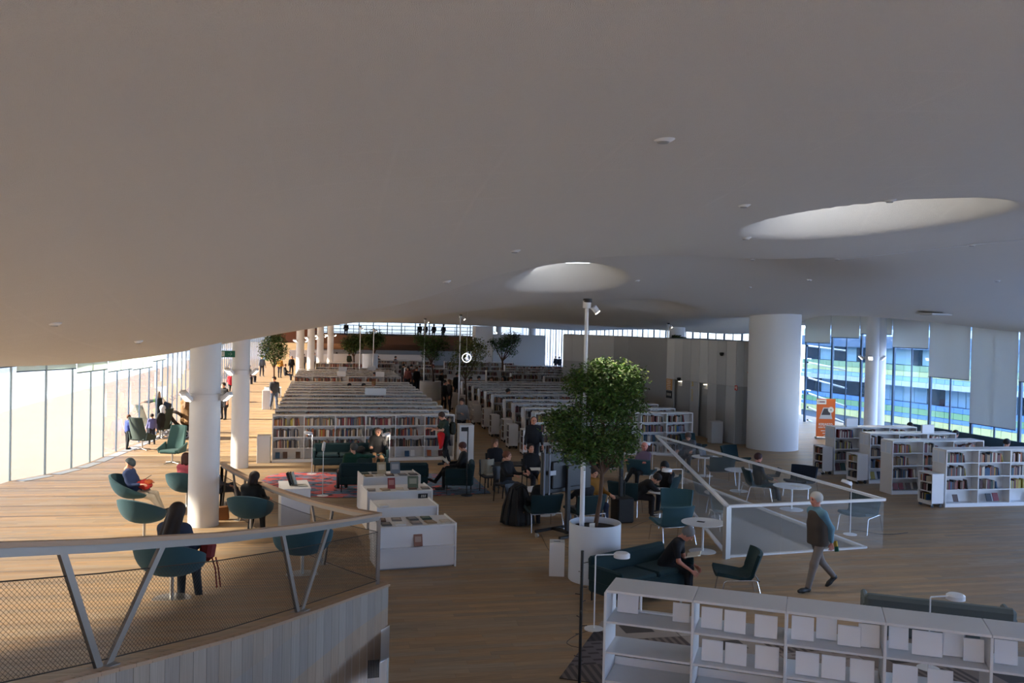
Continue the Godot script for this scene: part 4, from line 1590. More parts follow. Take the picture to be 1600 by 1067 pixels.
func shell_chair(key: String, m: Material) -> Node3D:   # low round shell on a swivel foot, faces +z
	if proto.has(key): return proto[key]
	var o := Node3D.new()
	var st := newst()
	var f := func(u: float, v: float) -> Vector3:
		var a := (u - 0.5) * TAU   # 0 is the back
		var back := 0.5 + 0.5 * cos(a)
		var R := 0.44 + 0.03 * back
		var rise := lerpf(0.06, 0.54, pow(back, 0.8))
		var w := v * PI * 0.5
		var rr := R * sin(w) * (0.92 if absf(a) > 2.2 else 1.0)
		return Vector3(sin(a) * rr, 0.36 + rise * pow(v, 2.4), -cos(a) * rr * 0.92 - 0.10 * back * v * v)
	sheet(st, f, 28, 10, 0.05)
	put("shell", st, m, o)
	st = newst()
	lathe(st, [Vector2(0, 0.40), Vector2(0.2, 0.41), Vector2(0.33, 0.43), Vector2(0.36, 0.46), Vector2(0.33, 0.49), Vector2(0, 0.50)], 24, Vector3(0, -0.02, 0.02))
	put("seat_cushion", st, m, o)
	st = newst(); tube(st, [Vector3(0, 0.02, 0), Vector3(0, 0.36, 0)], 0.028, 10); put("stem", st, M["steel"], o)
	st = newst()
	lathe(st, [Vector2(0, 0), Vector2(0.26, 0.0), Vector2(0.26, 0.012), Vector2(0.04, 0.025), Vector2(0, 0.025)], 24)
	put("base", st, M["steel"], o)
	proto[key] = o
	return o

func high_chair(key: String, m: Material) -> Node3D:   # high-backed swivel lounge chair with wings, faces +z
	if proto.has(key): return proto[key]
	var o := Node3D.new()
	var st := newst()
	sheet(st, func(u, v): 
		var x: float = (u - 0.5) * lerpf(0.62, 0.52, v)
		return Vector3(x, 0.40 + v * 0.78, -0.24 - v * 0.26 + 0.12 * pow(absf(u - 0.5) * 2.0, 2.0)), 10, 8, 0.06)
	put("backrest", st, m, o)
	st = newst(); box(st, Vector3(0, 0.40, 0.04), Vector3(0.58, 0.11, 0.56), Basis.IDENTITY, 0.04); put("seat", st, m, o)
	for s in [-1, 1]:
		st = newst()
		sheet(st, func(u, v): return Vector3(s * (0.31 + 0.06 * v), 0.36 + v * lerpf(0.30, 0.14, u), lerpf(-0.24, 0.26, u)), 8, 5, 0.045)
		put("arm", st, m, o)
	st = newst(); tube(st, [Vector3(0, 0.04, 0), Vector3(0, 0.36, 0)], 0.026, 10); put("stem", st, M["steel"], o)
	for k in 4:
		st = newst()
		var a := k * PI / 2 + 0.4
		tube(st, [Vector3(0, 0.05, 0), Vector3(cos(a) * 0.3, 0.018, sin(a) * 0.3)], [0.022, 0.014], 7)
		put("foot", st, M["steel"], o)
	proto[key] = o
	return o

func sled_chair(key: String, m: Material) -> Node3D:   # wide upholstered scoop on a chrome rod frame, faces +z
	if proto.has(key): return proto[key]
	var o := Node3D.new()
	var prof := func(v: float) -> Vector2:   # (z, y) from the seat front over the fold to the top of the back
		if v < 0.45: return Vector2(lerpf(0.36, -0.16, v / 0.45), lerpf(0.42, 0.37, v / 0.45))
		if v < 0.6:
			var t := (v - 0.45) / 0.15
			return Vector2(-0.16 - 0.12 * sin(t * PI * 0.5), 0.37 + 0.12 * (1 - cos(t * PI * 0.5)))
		var t2 := (v - 0.6) / 0.4
		return Vector2(-0.28 - 0.13 * t2, 0.49 + 0.34 * t2)
	var st := newst()
	sheet(st, func(u, v):
		var p: Vector2 = prof.call(v)
		var e: float = pow(absf(u - 0.5) * 2.0, 3.0)
		return Vector3((u - 0.5) * lerpf(0.66, 0.76, v), p.y + e * 0.06 * (1.0 - v), p.x + e * 0.09 * v), 12, 18, 0.055)
	put("upholstery", st, m, o)
	for s in [-1, 1]:
		st = newst()
		tube(st, [Vector3(s * 0.36, 0.0, 0.30), Vector3(s * 0.345, 0.34, 0.24), Vector3(s * 0.345, 0.365, 0.20), Vector3(s * 0.37, 0.40, -0.26), Vector3(s * 0.37, 0.385, -0.30), Vector3(s * 0.40, 0.0, -0.40)], 0.011, 7)
		put("leg_frame", st, M["chrome"], o)
	st = newst(); tube(st, [Vector3(-0.37, 0.39, -0.335), Vector3(0.37, 0.39, -0.335)], 0.011, 7); put("cross_rod", st, M["chrome"], o)
	proto[key] = o
	return o

func sofa(key: String, w: float, m: Material, leg_h := 0.16) -> Node3D:   # boxy sofa on thin legs, faces +z
	if proto.has(key): return proto[key]
	var o := Node3D.new()
	var st := newst(); box(st, Vector3(0, leg_h + 0.13, 0), Vector3(w, 0.24, 0.78), Basis.IDENTITY, 0.04); put("seat_base", st, m, o)
	st = newst(); box(st, Vector3(0, leg_h + 0.42, -0.33), Vector3(w, 0.38, 0.16), Basis(Vector3.RIGHT, -0.12), 0.05); put("backrest", st, m, o)
	var n := int(maxf(1, roundf(w / 0.8)))
	for k in n:
		st = newst(); box(st, Vector3(-w * 0.5 + 0.08 + (w - 0.16) / n * (k + 0.5), leg_h + 0.29, 0.06), Vector3((w - 0.18) / n - 0.02, 0.1, 0.62), Basis.IDENTITY, 0.035); put("cushion", st, m, o)
	for s in [-1, 1]:
		st = newst(); box(st, Vector3(s * (w * 0.5 - 0.03), leg_h + 0.34, 0.0), Vector3(0.09, 0.28, 0.76), Basis.IDENTITY, 0.03); put("arm", st, m, o)
		for z in [-0.33, 0.33]:
			st = newst(); bar(st, Vector3(s * (w * 0.5 - 0.06), 0, z), Vector3(s * (w * 0.5 - 0.06), leg_h + 0.03, z), 0.022, 0.022); put("leg", st, M["black_metal"], o)
	proto[key] = o
	return o

func round_table(at: Vector3, r: float, label: String, group := "", h := 0.62) -> Node3D:
	var o := thing("round_table", label, "table", at, 0, group)
	var st := newst()
	lathe(st, [Vector2(0, h - 0.022), Vector2(r - 0.01, h - 0.022), Vector2(r, h - 0.014), Vector2(r, h - 0.004), Vector2(r - 0.006, h), Vector2(0, h)], 36)
	put("tabletop", st, M["white_metal"], o)
	st = newst(); tube(st, [Vector3(0, 0.02, 0), Vector3(0, h - 0.02, 0)], 0.025, 10); put("stem", st, M["white_metal"], o)
	st = newst(); lathe(st, [Vector2(0, 0), Vector2(r * 0.62, 0), Vector2(r * 0.62, 0.008), Vector2(0.04, 0.02), Vector2(0, 0.02)], 28); put("base", st, M["white_metal"], o)
	return o

func floor_lamp(at: Vector3, h: float, turn: float, reach: float, label: String, on: bool, tilt := 0.0) -> void:
	var o := thing("floor_lamp", label, "lamp", at, turn)
	var st := newst(); lathe(st, [Vector2(0, 0), Vector2(0.15, 0), Vector2(0.15, 0.014), Vector2(0.02, 0.02), Vector2(0, 0.02)], 24); put("base", st, M["white_metal"], o)
	st = newst(); tube(st, [Vector3(0, 0.015, 0), Vector3(0, h - 0.02, 0), Vector3(0.012, h, 0), Vector3(reach - 0.1, h, 0)] if reach > 0.1 else [Vector3(0, 0.015, 0), Vector3(0, h, 0)], 0.011, 7); put("pole", st, M["white_metal"], o)
	var b := Basis(Vector3.BACK, tilt)
	st = newst(); lathe(st, [Vector2(0.1, -0.045), Vector2(0.125, -0.04), Vector2(0.125, 0.015), Vector2(0.1, 0.035), Vector2(0, 0.04)], 24, Vector3(reach, h - 0.01, 0), b); put("lamp_head", st, M["white_metal"], o)
	st = newst(); lathe(st, [Vector2(0, -0.042), Vector2(0.1, -0.042), Vector2(0.1, -0.036), Vector2(0, -0.036)], 20, Vector3(reach, h - 0.01, 0), b); put("diffuser", st, M["lamp_glow"] if on else M["white_metal"], o)
	if on:
		var l := OmniLight3D.new()
		l.name = numbered("floor_lamp_light")
		l.light_color = Color(1, 0.95, 0.88)
		l.light_energy = 0.12
		l.light_size = 0.08
		l.omni_range = 60
		l.omni_attenuation = 2
		l.shadow_enabled = true
		add_child(l)
		l.position = at + Basis(Vector3.UP, turn) * (Vector3(reach, h - 0.01, 0) + b * Vector3(0, -0.08, 0))

func cable(pts: Array, label: String) -> void:
	var c := Curve3D.new()
	for i in pts.size():
		var t: Vector3 = (pts[mini(i + 1, pts.size() - 1)] - pts[maxi(i - 1, 0)]) * 0.22
		c.add_point(pts[i], -t, t)
	var q := []
	var L := c.get_baked_length()
	var n := int(L / 0.06) + 2
	for k in n: q.append(c.sample_baked(L * k / (n - 1)))
	var st := newst(); tube(st, q, 0.006, 5)
	tag(put("power_cable", st, M["black_plastic"]), label, "cable")

func face(at: Vector3, target: Vector3) -> float:   # turn that makes local +z look at target
	return atan2(target.x - at.x, target.z - at.z)

func display_table(a: Vector3, w: float, d: float, h: float, label: String) -> Node3D:
	# white table with a raised rear, front and right side closed; origin at front left
	var o := thing("display_table", label, "display table", a, 0.12)
	var st := newst(); box(st, Vector3(w * 0.5, h - 0.02, -d * 0.5), Vector3(w, 0.03, d), Basis(Vector3.RIGHT, 0.0), 0.004); put("top_board", st, M["white_board"], o)
	for x in [0.015, w - 0.015]:
		st = newst(); box(st, Vector3(x, h * 0.5 + 0.01, -d * 0.5), Vector3(0.03, h + 0.02, d + 0.02), Basis.IDENTITY, 0.004); put("side_panel", st, M["white_board"], o)
	st = newst(); box(st, Vector3(w * 0.5, h * 0.72, -0.06), Vector3(w - 0.06, h * 0.46, 0.02)); put("front_panel", st, M["white_board"], o)
	st = newst(); box(st, Vector3(w * 0.5, h * 0.49, -0.03), Vector3(w - 0.06, 0.025, 0.1)); put("ledge", st, M["white_board"], o)
	st = newst(); box(st, Vector3(w * 0.5, h * 0.26, -0.03), Vector3(w - 0.06, h * 0.44, 0.02)); put("lower_panel", st, M["white_board"], o)
	st = newst(); box(st, Vector3(w * 0.5, 0.03, -d * 0.5), Vector3(w - 0.1, 0.06, d - 0.12)); put("plinth", st, M["core_dark"], o)
	return o

func flat_book(at: Vector3, turn: float, w: float, l: float, c: Color, label: String, group: String, stand := 0.0) -> void:
	var o := thing("book", label, "book", at, turn, group)
	var key := "cover_%s" % c.to_html(false)
	var th := 0.022
	var b := Basis(Vector3.RIGHT, -PI / 2 + stand) if stand > 0.0 else Basis.IDENTITY
	b = Basis(Vector3.RIGHT, stand) if stand > 0.0 else Basis.IDENTITY
	var lift := b * Vector3(0, 0, -l * 0.5) if stand > 0.0 else Vector3.ZERO
	var up := Vector3(0, l * 0.5 * sin(stand) + 0.004, 0) if stand > 0.0 else Vector3(0, th * 0.5 + 0.001, 0)
	var st := newst(); box(st, up, Vector3(w, th, l), b, 0.003); put("cover", st, mat(key, c, 0.55), o)
	st = newst(); box(st, up + b * Vector3(0, th * 0.51, -l * 0.08), Vector3(w * 0.7, 0.002, l * 0.45), b); put("cover_picture", st, mat(key + "_pic", c.lerp(Color(0.85, 0.8, 0.75), 0.45), 0.6), o)

func build_display_tables() -> void:
	rng.seed = 99
	var names_ := ["nearest white display table, beside the railing corner", "second white display table from the railing corner", "third white display table, with the small framed card on it", "farthest white display table, close to the green sofas"]
	var fl := [P(590, 893), PZ(590, 808, -18.5), PZ(573, 790, -20.3), PZ(566, 770, -22.1)]
	var w := [1.5, 1.3, 1.5, 1.42]
	var hh := [0.82, 0.82, 0.84, 0.88]
	for k in 4:
		var a := Vector3(fl[k].x, 0, fl[k].z)
		if k == 1: a.x = P(590, 808, 0.82 * 0.7).x
		a = [Vector3(1.05, 0, -16.59), Vector3(1.12, 0, -18.35), Vector3(1.0, 0, -20.0), Vector3(0.98, 0, -21.7)][k]
		display_table(a, w[k], 0.85, hh[k], names_[k])
		var b := Basis(Vector3.UP, 0.12)
		var n: int = [9, 1, 5, 7][k]
		for j in n:
			var row := j / 5
			var p := Vector3(0.15 + (j % 5) * (w[k] - 0.3) / 4.0 + rng.randf_range(-0.03, 0.03), hh[k] - 0.003, -0.22 - row * 0.36)
			var c: Array = TONES[[8, 5, 14, 3, 4, 12, 14, 8, 11][(j + k) % 9]]
			flat_book(a + b * p, 0.12 + rng.randf_range(-0.15, 0.15), 0.19, 0.25, Color(c[0], c[1], c[2]), "%s book lying flat, %s along the %s" % [c[3], ordinal(j + 1), names_[k].get_slice(",", 0)], "books on the display tables")
	var b2 := Basis(Vector3.UP, 0.12)
	flat_book(Vector3(1.05, 0, -16.59) + b2 * Vector3(0.76, 0.42, -0.03), 0.12, 0.17, 0.23, Color(0.50, 0.33, 0.25), "brown picture book standing upright on the ledge of the nearest display table", "", 1.3)
	flat_book(Vector3(1.0, 0, -20.0) + b2 * Vector3(0.6, 0.84, -0.3), 0.12, 0.17, 0.25, Color(0.48, 0.14, 0.12), "small red-framed card standing on the third display table", "", 1.35)
	flat_book(Vector3(1.0, 0, -20.0) + b2 * Vector3(1.1, 0.84, -0.3), 0.0, 0.24, 0.28, Color(0.32, 0.36, 0.28), "grey-green book propped up at the right of the third display table", "", 1.25)
	flat_book(Vector3(0.98, 0, -21.7) + b2 * Vector3(0.52, 0.88, -0.4), 0.12, 0.22, 0.3, Color(0.62, 0.55, 0.42), "tan book propped up on the farthest display table", "", 1.3)
	flat_book(Vector3(0.98, 0, -21.7) + b2 * Vector3(0.86, 0.88, -0.4), 0.12, 0.24, 0.3, Color(0.42, 0.45, 0.48), "grey-blue book propped up on the farthest display table", "", 1.3)
	var sg := thing("small_sign", "small black sign plate with white numerals on the third display table front", "sign", Vector3(1.0, 0, -20.0) + b2 * Vector3(1.28, 0.70, -0.03), 0.12)
	var st := newst(); box(st, Vector3.ZERO, Vector3(0.22, 0.11, 0.01)); put("plate", st, M["black_plastic"], sg)
	for k in 3:
		st = newst(); box(st, Vector3(-0.03 + k * 0.04, 0, 0.007), Vector3(0.015, 0.06, 0.003), Basis(Vector3.BACK, -0.3)); put("mark", st, M["sign_white"], sg)
	# tall white cabinet behind the rail, with books standing on it
	var cab := thing("end_cabinet", "tall white cabinet seen end-on behind the railing, with books standing on its top", "cabinet", Vector3(-0.52, 0, -19.1), 0.1)
	st = newst(); box(st, Vector3(0, 0.54, -0.5), Vector3(0.6, 1.08, 1.0), Basis.IDENTITY, 0.006); put("body", st, M["white_board"], cab)
	st = newst(); box(st, Vector3(0, 1.095, -0.5), Vector3(0.62, 0.03, 1.02), Basis.IDENTITY, 0.004); put("top_board", st, M["white_board"], cab)
	for k in 3:
		flat_book(cab.position + Vector3(-0.16 + k * 0.05, 1.111, -0.45 - k * 0.02), 1.4, 0.2, 0.28, [Color(0.08, 0.08, 0.09), Color(0.2, 0.22, 0.22), Color(0.6, 0.6, 0.55)][k], ["black", "dark grey", "pale grey"][k] + " book standing on the tall white cabinet behind the railing", "", 1.25)
	flat_book(cab.position + Vector3(0.12, 1.111, -0.3), 0.2, 0.2, 0.26, Color(0.7, 0.68, 0.62), "cream book lying on the tall white cabinet behind the railing", "")

func build_rugs() -> void:
	var n := FastNoiseLite.new()
	n.seed = 12; n.frequency = 0.012; n.fractal_octaves = 2
	var n2 := FastNoiseLite.new()
	n2.seed = 21; n2.frequency = 0.02
	var im := Image.create(640, 320, false, Image.FORMAT_RGB8)
	for y in 320:
		for x in 640:
			var v := n.get_noise_2d(x * 0.8, y * 2.2) + (0.35 - x / 640.0) * 1.1
			var k := n2.get_noise_2d(x * 0.8, y * 3.0)
			var c := Color(0.82, 0.36, 0.34) if v > 0.02 else Color(0.36, 0.45, 0.54)
			if v > 0.05 and k > 0.28: c = Color(0.45, 0.56, 0.66)
			if v < 0.0 and k < -0.42: c = Color(0.80, 0.34, 0.30)
			if absf(v - 0.1) < 0.16 and k < -0.2: c = Color(0.10, 0.10, 0.14)
			if v < -0.2 and k > 0.34: c = Color(0.09, 0.10, 0.14)
			im.set_pixel(x, y, c)
	var m := mat("rug_print", Color(1, 1, 1), 0.98)
	m.albedo_texture = ImageTexture.create_from_image(im)
	m.uv1_scale = Vector3(1, 1, 1)
	var pts := PackedVector2Array()
	for p in [[412, 762], [408, 752], [418, 744], [440, 739.5], [475, 738], [735, 741], [767, 771], [640, 777], [520, 778], [460, 775], [425, 770]]:
		var q := P(p[0], p[1])
		pts.append(Vector2(q.x, q.z))
	rug("rug", pts, m, "large red and blue abstract rug under the green sofas")
	# patchwork rug behind the near case
	var im2 := Image.create(512, 512, false, Image.FORMAT_RGB8)
	var r := RandomNumberGenerator.new()
	r.seed = 4
	im2.fill(Color(0.36, 0.31, 0.29))
	for gy in 6:
		for gx in 6:
			var base: Color = [Color(0.42, 0.37, 0.34), Color(0.24, 0.20, 0.20), Color(0.62, 0.58, 0.54), Color(0.50, 0.44, 0.40)][r.randi() % 4]
			var style := r.randi() % 3
			for yy in 84:
				for xx in 84:
					var c := base
					if style == 0 and (xx / 4) % 2 == 0: c = base.darkened(0.35)
					if style == 1 and ((yy / 6) % 2 == 0 or (xx / 12 + yy / 12) % 2 == 0): c = base.lightened(0.2)
					if style == 2 and xx > 24 and xx < 60 and yy > 24 and yy < 60: c = base.darkened(0.5)
					im2.set_pixel(gx * 85 + xx, gy * 85 + yy, c)
	var m2 := mat("rug_patch", Color(1, 1, 1), 0.98)
	m2.albedo_texture = ImageTexture.create_from_image(im2)
	var pts2 := PackedVector2Array()
	for p in [Vector3(3.1, 0, -11.2), Vector3(4.35, 0, -13.3), Vector3(9.8, 0, -10.2), Vector3(8.55, 0, -8.1)]: pts2.append(Vector2(p.x, p.z))
	rug("rug", pts2, m2, "brown and grey patchwork rug behind the near white bookcase")

func rug(called: String, poly: PackedVector2Array, m: Material, label: String) -> void:
	var o := thing(called, label, "rug")
	var st := newst()
	var lo := poly[0]; var hi := poly[0]
	for p in poly: lo = lo.min(p); hi = hi.max(p)
	var tris := Geometry2D.triangulate_polygon(poly)
	for i in range(0, tris.size(), 3):
		var t := [poly[tris[i]], poly[tris[i + 1]], poly[tris[i + 2]]]
		var cr: float = (t[1] - t[0]).cross(t[2] - t[0])
		if cr < 0: t.reverse()
		for p in t:
			st.set_normal(Vector3.UP); st.set_uv((p - lo) / (hi - lo)); st.add_vertex(Vector3(p.x, 0.012, p.y))
	put("pile", st, m, o)
	st = newst(); prism(st, poly, 0.001, 0.0105); put("backing", st, mat("rug_backing", Color(0.25, 0.22, 0.2), 1.0), o)

# ---------- trees ----------
func leaf_mesh() -> ArrayMesh:
	var st := newst()
	# a small folded leaf, tip along +z
	var a := Vector3(0, 0, -0.5); var b := Vector3(0, 0.04, 0.5)
	for s in [-1, 1]:
		var m1 := Vector3(s * 0.24, 0.08, -0.12); var m2 := Vector3(s * 0.17, 0.10, 0.22)
		if s > 0:
			tri(st, a, m1, m2); tri(st, a, m2, b)
		else:
			tri(st, a, m2, m1); tri(st, a, b, m2)
	return st.commit()

func tree(z: float, foot: Vector3, clusters: Array, leaves: int, leaf: float, tone: Color, label: String, trunk_r: float, fork_px: Vector2, seed_: int, pale := 0.0) -> void:
	# clusters: [px, py, half width px, half height px] as seen at depth z
	var o := thing("indoor_tree", label, "tree", foot)
	var r := RandomNumberGenerator.new()
	r.seed = seed_
	var fork := PZ(fork_px.x, fork_px.y, z) - foot
	var st := newst()
	tube(st, [Vector3.ZERO, fork * 0.5 + Vector3(trunk_r * 0.6, 0, 0), fork], [trunk_r, trunk_r * 0.85, trunk_r * 0.75], 10)
	put("trunk", st, M["bark"], o)
	var cl := []
	var vol := 0.0
	for c in clusters:
		var p := PZ(c[0], c[1], z) - foot
		var k := -z * 1.02 / F
		var e := [p + Vector3(0, 0, r.randf_range(-0.3, 0.3) * c[2] * k), Vector3(c[2] * k, c[3] * k, (c[2] + c[3]) * 0.5 * k)]
		cl.append(e)
		vol += e[1].x * e[1].y * e[1].z
		var mid: Vector3 = fork.lerp(e[0], 0.5) + Vector3(0, -0.12 * e[1].y, 0)
		st = newst()
		tube(st, [fork - Vector3(0, trunk_r, 0), mid, e[0]], [trunk_r * 0.55, trunk_r * 0.35, trunk_r * 0.15], 7)
		for j in 4:
			var q: Vector3 = e[0] + Vector3(r.randf_range(-0.7, 0.7) * e[1].x, r.randf_range(-0.5, 0.8) * e[1].y, r.randf_range(-0.7, 0.7) * e[1].z)
			tube(st, [mid.lerp(e[0], 0.4 + 0.15 * j), q], [trunk_r * 0.18, trunk_r * 0.06], 5)
		put("branch", st, M["bark"], o)
	var mm := MultiMesh.new()
	mm.transform_format = MultiMesh.TRANSFORM_3D
	mm.use_colors = true
	mm.mesh = leaf_mesh()
	mm.instance_count = leaves
	for i in leaves:
		var pick := r.randf() * vol
		var e: Array = cl[0]
		for q in cl:
			pick -= q[1].x * q[1].y * q[1].z
			if pick <= 0: e = q; break
		var dirn := Vector3(r.randfn(), r.randfn(), r.randfn()).normalized()
		var rad := pow(r.randf(), 0.42) * (1.0 + 0.12 * r.randfn())
		# sprays: pull towards a few twig lines so that gaps open between them
		var sp := sin(dirn.x * 7.0 + e[0].x * 3.0) * sin(dirn.y * 6.0 + 1.3) * sin(dirn.z * 7.0 + e[0].y)
		rad *= 1.0 + 0.16 * sp
		var p: Vector3 = e[0] + Vector3(dirn.x * e[1].x, dirn.y * e[1].y, dirn.z * e[1].z) * rad
		var b := Basis.from_euler(Vector3(r.randf_range(-0.9, 0.5), r.randf() * TAU, r.randf_range(-0.6, 0.6))).scaled(Vector3.ONE * leaf * r.randf_range(0.7, 1.25))
		mm.set_instance_transform(i, Transform3D(b, p))
		var k := r.randf_range(0.6, 1.35)
		var c := Color(tone.r * k * r.randf_range(0.85, 1.2), tone.g * k, tone.b * k)
		if r.randf() < pale: c = Color(0.75, 0.78, 0.62)
		mm.set_instance_color(i, c.srgb_to_linear())
	var f := MultiMeshInstance3D.new()
	f.name = "foliage"
	f.multimesh = mm
	f.material_override = M["leaf"]
	f.set_meta("kind", "stuff")
	o.add_child(f)

func planter(at: Vector3, r: float, h: float, label: String) -> void:
	var o := thing("planter", label, "planter", at)
	var st := newst()
	lathe(st, [Vector2(0, 0), Vector2(r - 0.01, 0), Vector2(r, 0.012), Vector2(r, h - 0.006), Vector2(r - 0.004, h), Vector2(r - 0.02, h), Vector2(r - 0.022, h - 0.16), Vector2(0, h - 0.16)], 48)
	put("pot", st, mat("planter_white", Color(0.80, 0.82, 0.84), 0.5), o)
	st = newst()
	var n := FastNoiseLite.new()
	n.frequency = 3.0
	lathe(st, [Vector2(r - 0.025, h - 0.11), Vector2(r * 0.7, h - 0.09), Vector2(r * 0.3, h - 0.08), Vector2(0, h - 0.07)], 30)
	put("soil", st, M["soil"], o)

func light_pole(foot: Vector3, top: float, label: String, lit: bool) -> void:
	var o := thing("light_pole", label, "lamp", foot)
	var h := top - foot.y
	var st := newst()
	tube(st, [Vector3(0, 0, 0), Vector3(0, h * 0.45, 0)], 0.045, 12)
	put("lower_pole", st, M["white_metal"], o)
	st = newst()
	tube(st, [Vector3(0, h * 0.45, 0), Vector3(0, h, 0)], 0.034, 12)
	put("upper_pole", st, M["white_metal"], o)
	st = newst()
	lathe(st, [Vector2(0.045, -0.09), Vector2(0.075, -0.08), Vector2(0.075, 0.05), Vector2(0.0, 0.055)], 16, Vector3(0, h, 0))
	put("head", st, M["white_metal"], o)
	st = newst()
	lathe(st, [Vector2(0.08, 0.0), Vector2(0.085, 0.01), Vector2(0.08, 0.07), Vector2(0.0, 0.075)], 16, Vector3(0.01, h + 0.02, 0))
	put("cap", st, M["black_plastic"], o)
	var b := Basis(Vector3.BACK, 0.7)
	st = newst()
	lathe(st, [Vector2(0, -0.07), Vector2(0.055, -0.065), Vector2(0.06, 0.05), Vector2(0, 0.055)], 14, Vector3(0.15, h - 0.10, 0.03), b)
	bar(st, Vector3(0, h - 0.06, 0), Vector3(0.15, h - 0.1, 0.03), 0.03, 0.03)
	put("spot", st, M["white_metal"], o)
	st = newst()
	lathe(st, [Vector2(0, -0.078), Vector2(0.05, -0.078), Vector2(0.05, -0.07), Vector2(0, -0.07)], 14, Vector3(0.15, h - 0.10, 0.03), b)
	put("diffuser", st, M["lamp_glow"], o)
	if lit:
		var l := SpotLight3D.new()
		l.name = numbered("pole_spot")
		l.light_color = Color(1, 0.95, 0.88)
		l.light_energy = 1.2
		l.light_size = 0.06
		l.spot_angle = 60
		l.spot_range = 60
		l.spot_attenuation = 2
		l.shadow_enabled = true
		add_child(l)
		var at := foot + Vector3(0.15, h - 0.1, 0.03) + b * Vector3(0, -0.11, 0)
		l.look_at_from_position(at, at + b * Vector3(0, -1, 0), Vector3.FORWARD)

